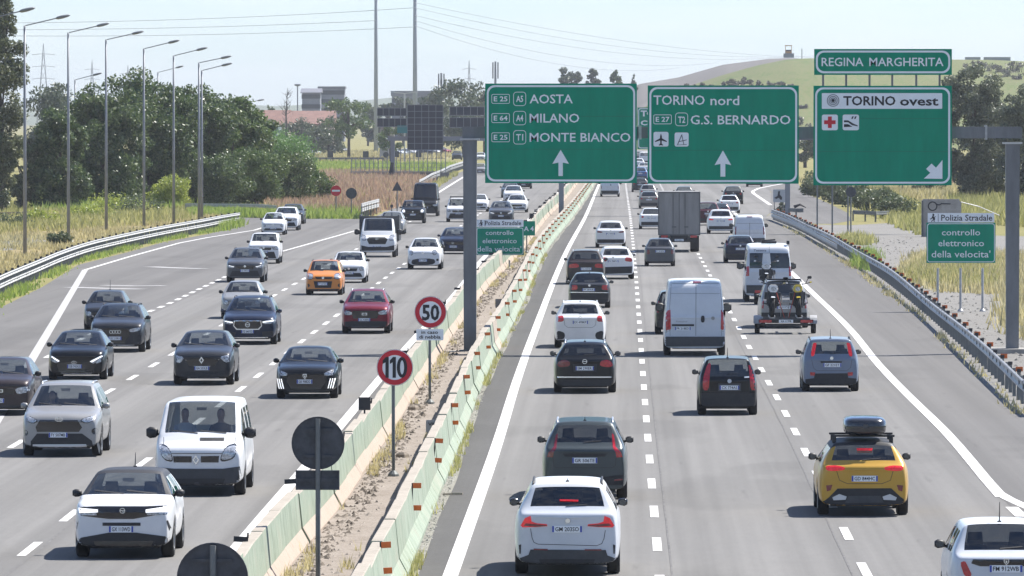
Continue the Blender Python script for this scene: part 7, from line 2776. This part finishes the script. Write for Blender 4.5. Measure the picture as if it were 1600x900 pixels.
# concrete block with graffiti
b = G(1440, 370); Y = b.y
t = thing('concrete_wall', 'grey precast concrete wall block with a dark graffiti scrawl', 'wall', b)
x1 = K(1502, 300, Y).x - b.x; z1 = K(1440, 311, Y).z
mb = MB(); mb.prism([(0, 0), (x1 - .0, 0), (x1, z1 - .25), (x1 - .15, z1), (.1, z1), (0, z1 - .15)], 0, .35); mb.build('slab', CONC, t)
mb = MB(); mb.box((-.02, -.05, 0), (.30, .0, z1 - .1)); mb.build('panel', CONC, t)
mb = MB(); mb.box((.02, -.1, 0), (.10, -.05, z1 - .12)); mb.build('panel', mat('concrete_dark', (.13, .13, .13), .9), t)
mb = MB()
zc = z1 - .42
mb.ring(circle(.72, zc - .05, .32, 20), circle(.72, zc - .05, .24, 20), -.02, -.001); mb.tube([(.95, -.01, zc + .1), (1.15, -.01, zc + .02), (1.3, -.01, zc + .12), (1.9, -.01, zc + .1)], .035, 5); mb.build('graffiti', INK, t)
mb = MB(); mb.tube([(x1, .3, z1 - .2), (x1 + 1.2, 1, z1 - .5), (x1 + 2.6, 2, z1 - 1.1)], .03, 5); mb.build('bar', GALV, t)
# fence posts in the dry field on the right
for i, px in enumerate((1351, 1364, 1380, 1387, 1405, 1410, 1427, 1447)):
    b = G(px, 300 + (i % 3) * 3)
    o = thing('fence_post', 'thin weathered fence post below the Torino ovest sign, ' + ['leftmost', 'second from left', 'third from left', 'fourth from left', 'fifth from left', 'sixth from left', 'seventh from left', 'rightmost'][i], 'post', b, 0, 'fence posts in the dry field')
    mb = MB(); mb.taper(-.06, .06, -.06, .06, -.1, 1.4 + .3 * (i % 2), .8); mb.build('stake', mat('weathered_wood', (.16, .14, .12), .9, noise=.3), o)
b = G(1250, 330); bird = thing('bent_rail_end', 'bent dark rail end sticking out over the ramp island', 'rail end', b)
mb = MB(); mb.tube([(-.5, 0, .35), (0, 0, .55), (.5, 0, .3)], [.16, .10, .04], 6); mb.build('metal', CAP, bird)

# ------------------------------------------------------------------ far left: message board gantry, fence, masts, houses
FG = G(614, 282)
vg = thing('message_gantry', 'distant gantry carrying dark message boards seen from behind', 'gantry', FG)
S = SignPX(vg, FG.y, None, 0)
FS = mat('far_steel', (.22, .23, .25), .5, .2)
mb = MB(); mb.taper(S.X(610), S.X(617), -.3, .3, 0, S.Z(613, 214), .95); mb.build('leg', FS, vg)
mb = MB(); mb.box((S.X(606), -.4, S.Z(610, 220)), (S.X(770), .4, S.Z(610, 213))); mb.build('beam', FS, vg)
mb = MB(); mb.lathe([(.5, 0), (.5, .6), (.3, 1.6), (.2, 2.2)], 10, 'z', at=(S.X(613), -.3, 0)); mb.build('leg_guard', CAP, vg)
BD = mat('board_back', (.028, .034, .048), .5, .2, noise=.2, nscale=.6)
for x0, x1, yt, yb_ in ((637, 692.5, 164, 234), (590, 635.5, 169, 181), (590, 635.5, 185, 198), (703, 757, 167, 180), (703, 757, 184, 199)):
    mb = MB(); mb.box((S.X(x0), -.9, S.Z(x0, yb_)), (S.X(x1), -.5, S.Z(x0, yt))); o = mb.build('board', BD, vg)
    nx = 5; nz = max(1, int((yb_ - yt) / 9))
    for q in range(nx + 1):
        px = x0 + (x1 - x0) * q / nx
        mb = MB(); mb.box((S.X(px) - .03, -.96, S.Z(x0, yb_)), (S.X(px) + .03, -.9, S.Z(x0, yt))); mb.build('frame_bar', FS, o)
    for q in range(nz + 1):
        py = yt + (yb_ - yt) * q / nz
        mb = MB(); mb.box((S.X(x0), -.96, S.Z(x0, py) - .03), (S.X(x1), -.9, S.Z(x0, py) + .03)); mb.build('frame_bar', FS, o)
mb = MB(); mb.box((S.X(621), -.95, S.Z(620, 208)), (S.X(637), -.9, S.Z(620, 196))); mb.build('board', mat('teal_panel', (.04, .20, .20), .5), vg)
# low wall with tall fence along the far overpass
fw = thing('fence', 'tall see-through metal fence on a low grey wall in front of the far field', 'fence', G(548, 280))
S = SignPX(fw, G(548, 280).y, None, 0)
mb = MB(); mb.box((S.X(547), 0, 0), (S.X(702), .4, S.Z(600, 269.5))); mb.build('base_wall', mat('wall_grey', (.17, .17, .18), .9, noise=.3, nscale=.8), fw)
mb = MB(); mb.box((S.X(547), -.05, S.Z(600, 269.4)), (S.X(690), .42, S.Z(600, 267.5))); mb.build('coping', CONC, fw)
for q in range(22):
    px = 549 + q * 7
    h = S.Z(px, 246 - (14 if 625 < px < 700 else 0) - (q % 3))
    mb = MB(); mb.box((S.X(px) - .05, .15, 0), (S.X(px) + .05, .25, h)); mb.build('fence_post', FS, fw)
for yy in (262, 255, 248):
    mb = MB(); mb.box((S.X(549), .18, S.Z(600, yy) - .02), (S.X(698), .22, S.Z(600, yy) + .02)); mb.build('fence_wire', FS, fw)
tf = thing('fence', 'low dark rail fence along the dry far field on the left', 'fence', G(470, 252))
S = SignPX(tf, G(470, 252).y, None, 0)
mb = MB(); mb.box((S.X(468), 0, S.Z(500, 249)), (S.X(600), .1, S.Z(500, 246))); mb.build('rail', POST, tf)
for q in range(14):
    px = 470 + q * 10
    mb = MB(); mb.box((S.X(px) - .08, 0, -.1), (S.X(px) + .08, .12, S.Z(px, 246))); mb.build('fence_post', POST, tf)
# tall monopole masts and power lines
MAST = mat('mast_grey', (.36, .39, .44), .7, .0)
tops = []
for lb, px, w0 in (('left tall grey power mast, thinner', 587.5, 6.5), ('right tall grey power mast, thicker', 648.5, 7.5)):
    b = G(px, 240); k = b.y / F
    t = thing('power_mast', lb, 'mast', b, 0, 'tall power masts')
    mb = MB(); hz = 52
    mb.tube([(0, 0, 0), (0, 0, hz * .5), (0, 0, hz)], [w0 * k * .55, w0 * k * .40, w0 * k * .22], 12); mb.build('shaft', MAST, t, smooth=True)
    for q, z in enumerate((32.5, 37, 41.5)):
        mb = MB(); mb.tube([(-4.5, 0, z + .4), (0, 0, z), (4.5, 0, z + .4)], [.1, .2, .1], 6); mb.build('cross_arm', MAST, t)
    tops.append(b)
WIRE = mat('wire', (.28, .30, .33), .6)
def wire(label, pa, Ya, pb, Yb, sag, r=.05):
    a, b = K(*pa, Ya), K(*pb, Yb)
    pts = []
    for i in range(25):
        f = i / 24
        p = a.lerp(b, f); p.z -= sag * 4 * f * (1 - f); pts.append(p - a)
    mb = MB(); mb.tube(pts, r, 5, cap=False)
    tag(mb.build('power_line', WIRE, loc=a), label, 'cable', 'power lines against the sky')
wire('upper power line sagging across the top left sky', (-60, 36), 1500, (648, 12), 1530, .8)
wire('middle faint power line across the top left sky', (-60, 46), 1500, (590, 32), 1530, .6)
wire('lower power line across the top left sky', (-60, 55), 1500, (648, 42), 1530, .8)
wire('top power line running right from the masts', (648, 4), 1530, (1320, 90), 2300, 3.0)
wire('second power line running right from the masts', (648, 12), 1530, (1290, 86), 2300, 4.0)
wire('third power line running right from the masts', (648, 24), 1530, (1240, 88), 2300, 4.0)
wire('fourth power line running right from the masts', (648, 32), 1530, (1120, 98), 2300, 4.0)
wire('lowest power line running right from the masts', (648, 40), 1530, (1060, 106), 2300, 4.0)
def lattice(label, px, by, yt, wpx, name='lattice_pylon'):
    b = G(px, by); k = b.y / F; h = K(px, yt, b.y).z; w_ = wpx * k / 2
    t = thing(name, label, 'pylon', b, 0, 'lattice pylons')
    mb = MB()
    for sx, sy in ((-1, -1), (1, -1), (1, 1), (-1, 1)):
        mb.tube([(sx * w_, sy * w_, 0), (sx * w_ * .35, sy * w_ * .35, h * .6), (0, 0, h)], .09, 4)
    for q in range(9):
        z0, z1 = h * q / 10, h * (q + 1) / 10
        f0, f1 = max(.1, 1 - z0 / h * 1.05), max(.1, 1 - z1 / h * 1.05)
        mb.tube([(-w_ * f0, -w_ * f0, z0), (w_ * f1, -w_ * f1, z1)], .05, 4); mb.tube([(w_ * f0, -w_ * f0, z0), (-w_ * f1, -w_ * f1, z1)], .05, 4)
    mb.build('tower', FS, t)
    for z in (.62, .75, .88):
        mb = MB(); mb.tube([(-w_ * 1.5, 0, h * z), (0, 0, h * z + .4), (w_ * 1.5, 0, h * z)], .08, 4); mb.build('cross_arm', FS, t)
lattice('lattice pylon behind the first lamps on the left', 68, 214, 68, 24)
lattice('small lattice pylon near the third lamp', 144, 212, 95, 16)
lattice('lattice pylon peeping over the tree mass', 200, 214, 102, 16)
lattice('lattice pylon behind the hazy tree left of the Aosta sign', 733, 214, 94, 14)
def antenna_mast(label, px, by, yt):
    b = G(px, by); h = K(px, yt, b.y).z
    t = thing('antenna_mast', label, 'mast', b, 0, 'antenna masts')
    mb = MB(); mb.tube([(0, 0, 0), (0, 0, h)], [.5, .25], 8); mb.build('shaft', FS, t)
    for z in (.99, .9):
        for a in range(3):
            an = a * 2.09 + .5
            mb = MB(); mb.box((math.cos(an) * .8 - .18, math.sin(an) * .8 - .18, h * z - 2.4), (math.cos(an) * .8 + .18, math.sin(an) * .8 + .18, h * z)); mb.build('panel_antenna', FS, t)
antenna_mast('antenna mast above the trees left of the Aosta sign', 689.5, 228, 114)
antenna_mast('antenna mast rising behind the Aosta sign', 774, 226, 96)
b = G(465, 236); t = thing('floodlight_mast', 'slim floodlight mast left of the grey apartment block', 'mast', b)
hz = K(465, 133, b.y).z
mb = MB(); mb.tube([(0, 0, 0), (0, 0, hz)], [.2, .12], 8); mb.build('shaft', FS, t)
mb = MB(); mb.lathe([(.1, hz - .3), (.7, hz - .1), (.7, hz + .2), (.1, hz + .3)], 10, 'z'); mb.build('lamp_ring', FS, t)
b = G(632, 252); t = thing('street_lamp', 'pale double-headed lamp post beside the message board', 'street lamp', b)
hz = K(632, 146, b.y).z
mb = MB(); mb.tube([(0, 0, 0), (0, 0, hz)], .13, 8); mb.build('pole', GALVW, t)
mb = MB(); mb.tube([(-2, 0, hz + .2), (0, 0, hz), (2, 0, hz + .2)], .07, 6); mb.build('arm', GALVW, t)
for sx in (-1, 1):
    mb = MB(); mb.taper(sx * 2 - .4, sx * 2 + .4, -.2, .2, hz + .15, hz + .35, .7); mb.build('lamp_head', GALVW, t)


def house(name, label, px0, px1, by, y_eave, y_ridge, wallm, roofm, cols, rows, cat='house', flat=False, dep=10):
    b = G((px0 + px1) / 2, by); k = b.y / F
    w_ = (px1 - px0) * k / 2
    ze, zr = K(px0, y_eave, b.y).z, K(px0, y_ridge, b.y).z
    t = thing(name, label, cat, b)
    mb = MB(); mb.box((-w_, 0, 0), (w_, dep, ze)); wall = mb.build('wall', wallm, t)
    mb = MB()
    if flat:
        mb.box((-w_ - .3, -.3, ze), (w_ + .3, dep + .3, zr))
    else:
        mb.add([(-w_ - .5, -.6, ze - .1), (w_ + .5, -.6, ze - .1), (w_ + .5, dep / 2, zr), (-w_ - .5, dep / 2, zr), (-w_ - .5, dep + .6, ze - .1), (w_ + .5, dep + .6, ze - .1), (-w_ - .5, -.6, ze - .35), (w_ + .5, -.6, ze - .35)], [(0, 1, 2, 3), (3, 2, 5, 4), (0, 3, 4), (1, 5, 2), (6, 7, 1, 0)])
    mb.build('roof', roofm, t)
    wm = mat('far_window', (.04, .045, .055), .3)
    for r in range(rows):
        for c_ in range(cols):
            x = -w_ + 2 * w_ * (c_ + .5) / cols; z = ze * (r + .35) / rows
            mb = MB(); mb.box((x - .6, -.06, z), (x + .6, -.004, z + 1.3)); mb.build('window', wm, t)
    return t
BGREY = mat('block_wall', (.20, .215, .25), .8, noise=.1, nscale=.3)
house('apartment_block', 'grey-blue apartment block with stepped roof on the left skyline', 472, 500, 222, 144, 138, BGREY, mat('slate_roof', (.15, .155, .18), .7), 6, 5, 'building')
house('apartment_block', 'taller half of the grey apartment block', 498, 538, 221, 139, 135, BGREY, mat('slate_roof', (.15, .155, .18), .7), 8, 6, 'building', flat=True)
house('apartment_block', 'long hazy building on the skyline behind the two masts', 612, 694, 216, 150, 142, BGREY, mat('slate_roof', (.15, .155, .18), .7), 12, 4, 'building', flat=True)
RROOF = mat('red_roof', (.21, .115, .09), .8, noise=.25, nscale=.8)
house('farm_house', 'low house with long red roof left of the bare tree', 402, 450, 238, 196, 172, mat('plaster', (.36, .31, .26), .8), RROOF, 5, 1, dep=12)
house('farm_house', 'low house with red roof right of the bare tree', 452, 520, 237, 193, 173, mat('plaster', (.36, .31, .26), .8), RROOF, 7, 1, dep=12)
house('shed', 'grey metal shed behind the bright green bush', 402, 432, 262, 204, 199, mat('shed_metal', (.16, .19, .22), .6, .2, noise=.2, nscale=.5, stretch=(8, 1, 1)), mat('shed_metal', (.16, .19, .22), .6), 0, 0, 'shed', flat=True)
# white billboards near the far gantry leg
b = G(600, 250); t = thing('billboard', 'white roadside billboard left of the far gantry leg', 'billboard', b); S = SignPX(t, b.y, None, 0)
mb = MB(); mb.box((S.X(591), 0, S.Z(600, 231)), (S.X(609), .2, S.Z(600, 213))); mb.build('board', SWHITE, t)
for px in (594, 606):
    mb = MB(); mb.tube([(S.X(px), .1, 0), (S.X(px), .1, S.Z(px, 215))], .1, 6); mb.build('pole', FS, t)
b = G(606, 249); t = thing('kiosk', 'small kiosk with brown striped roof behind the billboard', 'kiosk', b); S = SignPX(t, b.y, None, 0)
mb = MB(); mb.box((S.X(594), 0, 0), (S.X(616), 3, S.Z(600, 208))); mb.build('wall', mat('kiosk_wall', (.40, .38, .36), .8), t)
mb = MB(); mb.taper(S.X(592), S.X(618), -.5, 3.5, S.Z(600, 208), S.Z(600, 198), .8); mb.build('roof', mat('kiosk_roof', (.24, .19, .16), .8, noise=.3, nscale=3), t)
for i, (px, py, co, lb) in enumerate(((494, 243, WHITE, 'white car parked far off under the leaning tree'), (536, 240, P_SILVER, 'silver car far off right of the leaning tree'), (648, 243.5, WHITE, 'white van-like car far off under the message board'),
                                     (668, 243, P_NAVY, 'dark car far off under the message board'), (683, 242.5, P_SILVER, 'silver car far off left of the red one'), (697, 242, P_RED, 'red car far off on the distant road'), (628, 244, P_ICE_SHADED_WHITE, 'pale car far off right of the far gantry leg'), (714, 250, P_DGREY, 'dark car far off just left of the gantry leg'))):
    c = Car('car', lb, 'car', 'suv' if i % 2 else 'hatch', 'front', px, py, co, lod=1, group='cars far off on the left', rz=.9 if i < 7 else 0)
    c.mirrors()

# ------------------------------------------------------------------ hills
HILLZ = {}


def hill(name, Y, outline, depth, m, front=.5, zlow=-1.0, bumps=.4, cols=150, rows=22):
    xs = [K(px, py, Y) for px, py in outline]
    X = np.array([p.x for p in xs]); Z = np.array([p.z for p in xs])
    def hz_at(x, y):
        f = (y - (Y - depth * front)) / depth
        g = math.sin(min(1, f / front) * math.pi / 2) ** .9 if f > 0 else 0
        z = float(np.interp(x, X, Z))
        return zlow + (z - zlow) * g + bumps * (math.sin(x * .21 + y * .05) + math.sin(x * .073 - y * .031)) * g * (1 - g) * 2
    HILLZ[name] = hz_at
    mb = MB()
    gx_ = np.linspace(X[0], X[-1], cols)
    for j in range(rows + 1):
        f = j / rows
        y = Y - depth * front + depth * f
        g = math.sin(min(1, f / front) * math.pi / 2) ** .9 if f < front else math.cos((f - front) / (1 - front) * math.pi / 2)
        for x in gx_:
            z = float(np.interp(x, X, Z))
            zz = zlow + (z - zlow) * g
            if 0 < f < front * .98:
                zz += bumps * (math.sin(x * .21 + y * .05) + math.sin(x * .073 - y * .031)) * g * (1 - g) * 2
            mb.v.append((x, y, zz))
    for j in range(rows):
        for i in range(cols - 1):
            a = j * cols + i
            mb.f.append((a, a + 1, a + cols + 1, a + cols)); mb.m.append(0)
    return structure(mb.build(name, m, smooth=True, fix=False))


HGRASS = ground_mat('hill_grass', [(.34, (.04, .07, .018)), (.44, (.085, .135, .03)), (.52, (.16, .15, .07)), (.57, (.09, .14, .032)), (.68, (.17, .14, .075))], (.022, .12, 1.2), bump=.5, stretch=(1, .35, 1))
HSOIL = ground_mat('hill_soil', [(.3, (.10, .095, .09)), (.6, (.165, .155, .145))], (.05, .5, 3), bump=.5)
hill('bare_hill', 2250, [(900, 182), (960, 150), (1000, 131), (1060, 121), (1100, 109.5), (1130, 101), (1165, 96.5), (1200, 92), (1232, 90.5), (1260, 92), (1300, 96), (1400, 110)], 500, HSOIL)
hill('grass_hill', 2000, [(985, 182), (1040, 146), (1090, 130), (1130, 117), (1180, 103), (1225, 93.5), (1262, 91), (1330, 92), (1420, 94), (1480, 93), (1540, 93.5), (1620, 97), (1800, 110), (2000, 150)], 620, HGRASS)
hill('distant_ridge', 6500, [(-900, 172), (100, 168), (300, 160), (440, 166), (560, 158), (640, 150), (720, 148), (800, 156), (900, 166), (1100, 170), (1700, 165), (2600, 172)], 1500, mat('ridge_green', (.09, .11, .06), .9, noise=.3, nscale=.01))
# shrubs dotted over the hill
hs = leaf_mat('leaf_scrub', (.06, .06, .042), (.09, .09, .06), (.13, .125, .09), .25)
k = 0
for px, py, rp, yy in ((1072, 134, 5, 1830), (1086, 136, 5, 1820), (1098, 134, 6, 1830), (1112, 137, 5, 1810), (1150, 128, 9, 1850), (1163, 127, 8, 1850), (1176, 129, 8, 1840), (1189, 131, 7, 1840), (1206, 132, 8, 1830), (1222, 133, 9, 1830), (1236, 136, 6, 1820), (1128, 134, 6, 1830), (1141, 131, 6, 1840),
                       (1514, 104, 10, 1930), (1528, 101, 9, 1940), (1542, 104, 10, 1930), (1560, 106, 10, 1930), (1578, 103, 11, 1930), (1596, 105, 11, 1930), (1568, 115, 9, 1880), (1590, 117, 10, 1880), (1612, 112, 10, 1900), (1247, 190, 9, 1500), (1262, 200, 9, 1480), (1255, 165, 7, 1650)):
    best = None
    for yt_ in range(1695, 2000, 4):
        q = K(px, py + rp * .7, yt_); er = abs(q.z - HILLZ['grass_hill'](q.x, yt_))
        if best is None or er < best[0]:
            best = (er, yt_, q.x)
    yy = best[1]
    p = Vector((best[2], yy, HILLZ['grass_hill'](best[2], yy)))
    ORD = ['leftmost', 'second from left', 'third from left', 'fourth from left', 'fifth from left', 'sixth from left', 'seventh from left', 'eighth from left', 'ninth from left', 'tenth from left', 'eleventh from left', 'twelfth from left', 'rightmost']
    ROW = sorted([1072, 1086, 1098, 1112, 1150, 1163, 1176, 1189, 1206, 1222, 1236, 1128, 1141])
    RW2 = [1514, 1528, 1542, 1560, 1578, 1596, 1568, 1590, 1612]
    if px in ROW:
        lb = 'dusky shrub in the row on the hill above the Torino nord sign, ' + ORD[ROW.index(px)]
    elif px in RW2:
        lb = 'dusky round shrub on the hill right of Regina Margherita, ' + ['upper row leftmost', 'upper row second', 'upper row third', 'upper row fourth', 'upper row fifth', 'upper row at right edge', 'lower row leftmost', 'lower row middle', 'beyond the right edge'][RW2.index(px)]
    else:
        lb = 'dusky shrub between the two right green signs, ' + {1247: 'middle one', 1262: 'lowest one', 1255: 'topmost one'}[px]
    tt = thing('hill_shrub', lb, 'bush', p, 0, 'shrubs on the hill')
    P, C = crown_points(260, rp * yy / F * 1.1, rp * yy / F, rp * yy / F * .9, 7, rp * yy / F * .5)
    link('foliage', quads('foliage', P + np.array([0, 0, rp * yy / F * .6]), .55 * NR.uniform(.6, 1.3, len(P)), hs), tt)
    mb = MB(); mb.tube([(0, 0, -1), (.1, 0, rp * yy / F * .6)], [.15, .05], 5); mb.build('stem', mat('bark', (.07, .06, .05), .9), tt)
# bulldozer on the crest
Y = 2060
bz = thing('bulldozer', 'yellow bulldozer on the crest of the bare hill', 'bulldozer', K(1232, 91, Y))
bz.scale = (1.05, 1.05, 1.12)
OC = mat('machine_yellow', (.50, .24, .06), .6, noise=.2)
for sx in (-1, 1):
    mb = MB(); secs = [(-1.6, .2), (-1.9, .6), (-1.5, 1.0), (1.5, 1.0), (1.9, .6), (1.6, .2)]
    mb.prism([(a, b_) for a, b_ in secs], sx * .9 - .25, sx * .9 + .25); o = mb.build('track', CAP, bz); o.rotation_euler = (0, 0, math.pi / 2)
mb = MB(); mb.taper(-.75, .75, -1.9, .5, .7, 1.75, .85); mb.build('body', OC, bz)
mb = MB()
for sx in (-1, 1):
    for yy in (-.2, 1.2):
        mb.box((sx * .8 - .06, yy - .06, 1.2), (sx * .8 + .06, yy + .06, 3.1))
mb.box((-.95, -.35, 3.05), (.95, 1.35, 3.25)); mb.build('cab_frame', OC, bz)
mb = MB(); mb.box((-.7, -.1, 1.4), (.7, 1.1, 2.1)); mb.build('cab', CAP, bz)
mb = MB(); mb.box((-1.4, -2.6, .1), (1.4, -2.4, 1.2)); mb.build('blade', FS, bz)
b = K(1253, 93, 2050); t = thing('pole', 'thin pole on the hill right of the bulldozer', 'pole', b); mb = MB(); mb.tube([(0, 0, -1), (0, 0, 3)], .12, 6); mb.build('shaft', FS, t)
for lb, x0, x1 in (('left pale low wall on the hill top at right', 1508, 1532), ('right pale low wall on the hill top at right', 1537, 1579)):
    a, b = K(x0, 94, 2010), K(x1, 94, 2010)
    t = thing('low_wall', lb, 'wall', a)
    mb = MB(); mb.box((0, 0, -1), (b.x - a.x, .6, .85)); mb.build('blocks', mat('pale_wall', (.34, .34, .33), .9), t)

# ------------------------------------------------------------------ drivers seen through the nearest windscreens
def person(label, car, x, col, skin=(.42, .27, .20)):
    S = car.S
    ysf = S['L'] / 2 - S['hy'] - .22
    zr = .60 if S['H'] < 1.8 else .92
    loc = car.root.matrix_basis @ Vector((x, ysf, zr))
    t = thing('person', label, 'person', loc, car.root.rotation_euler[2], 'people in the vehicles')
    def sec(pts): return pts
    mb = MB(); secs = []
    for z, rx, ry, y in ((0, .17, .13, .05), (.2, .17, .12, .0), (.4, .20, .12, -.05), (.52, .19, .10, -.07), (.57, .08, .07, -.06), (.61, .055, .055, -.05), (.66, .065, .08, -.03), (.72, .078, .095, -.02), (.78, .076, .095, -.02), (.84, .055, .07, -.03), (.865, .015, .02, -.03)):
        secs.append([(rx * math.cos(a), y + ry * math.sin(a), z) for a in [2 * math.pi * k / 14 for k in range(14)]])
    mb.loft(secs)
    for i, m_ in enumerate(mb.m):
        pass
    for sx in (-1, 1):
        mb.tube([(sx * .17, -.06, .49), (sx * .24, .05, .32), (sx * .2, .22, .22), (sx * .14, .38, .30), (sx * .13, .42, .33)], [.06, .05, .045, .035, .04], 8)
    me = mb.mesh('person_body', [col, mat('skin_%d' % int(skin[0] * 100), skin, .6)], True)
    mi = []
    for p in me.polygons:
        c = p.center
        mi.append(1 if (c.z > .565 and abs(c.x) < .12) or (c.y > .36) else 0)
    me.polygons.foreach_set('material_index', mi)
    link('body', me, t)
    mb = MB(); secs = []
    for z, rx, ry, y in ((.70, .082, .07, -.06), (.78, .084, .09, -.045), (.84, .064, .08, -.04), (.875, .02, .03, -.04)):
        secs.append([(rx * math.cos(a), y + ry * math.sin(a), z) for a in [2 * math.pi * k / 14 for k in range(14)]])
    mb.loft(secs); mb.build('hair', mat('hair', (.03, .024, .02), .8), t, smooth=True)
    return t
SH = [mat('shirt_pale', (.55, .56, .58), .9), mat('shirt_dark', (.05, .055, .07), .9), mat('shirt_blue', (.12, .18, .28), .9)]
person('driver in a pale shirt at the wheel of the white minivan', VAN_FRONT, .38, SH[0])
person('front passenger in dark clothes in the white minivan', VAN_FRONT, -.38, SH[1])
person('driver in a dark shirt behind the windscreen of the silver SUV', C_RAV, .36, SH[1])
person('driver in a blue shirt in the brown hatchback at the left edge', C_DACB, .34, SH[2])

# ------------------------------------------------------------------ air
def haze_box():
    mb = MB(); mb.box((-4700, -400, -4), (4700, 9700, 62))
    m = bpy.data.materials.new('haze_air')
    m.use_nodes = True
    n = m.node_tree
    n.nodes.clear()
    out = n.nodes.new('ShaderNodeOutputMaterial')
    v = n.nodes.new('ShaderNodeVolumePrincipled')
    v.inputs['Color'].default_value = (.86, .89, .96, 1)
    v.inputs['Density'].default_value = HAZE
    v.inputs['Anisotropy'].default_value = 0.1
    n.links.new(v.outputs[0], out.inputs['Volume'])
    o = mb.build('haze', m)
    stuff(o)


HAZE = 0.000075
haze_box()
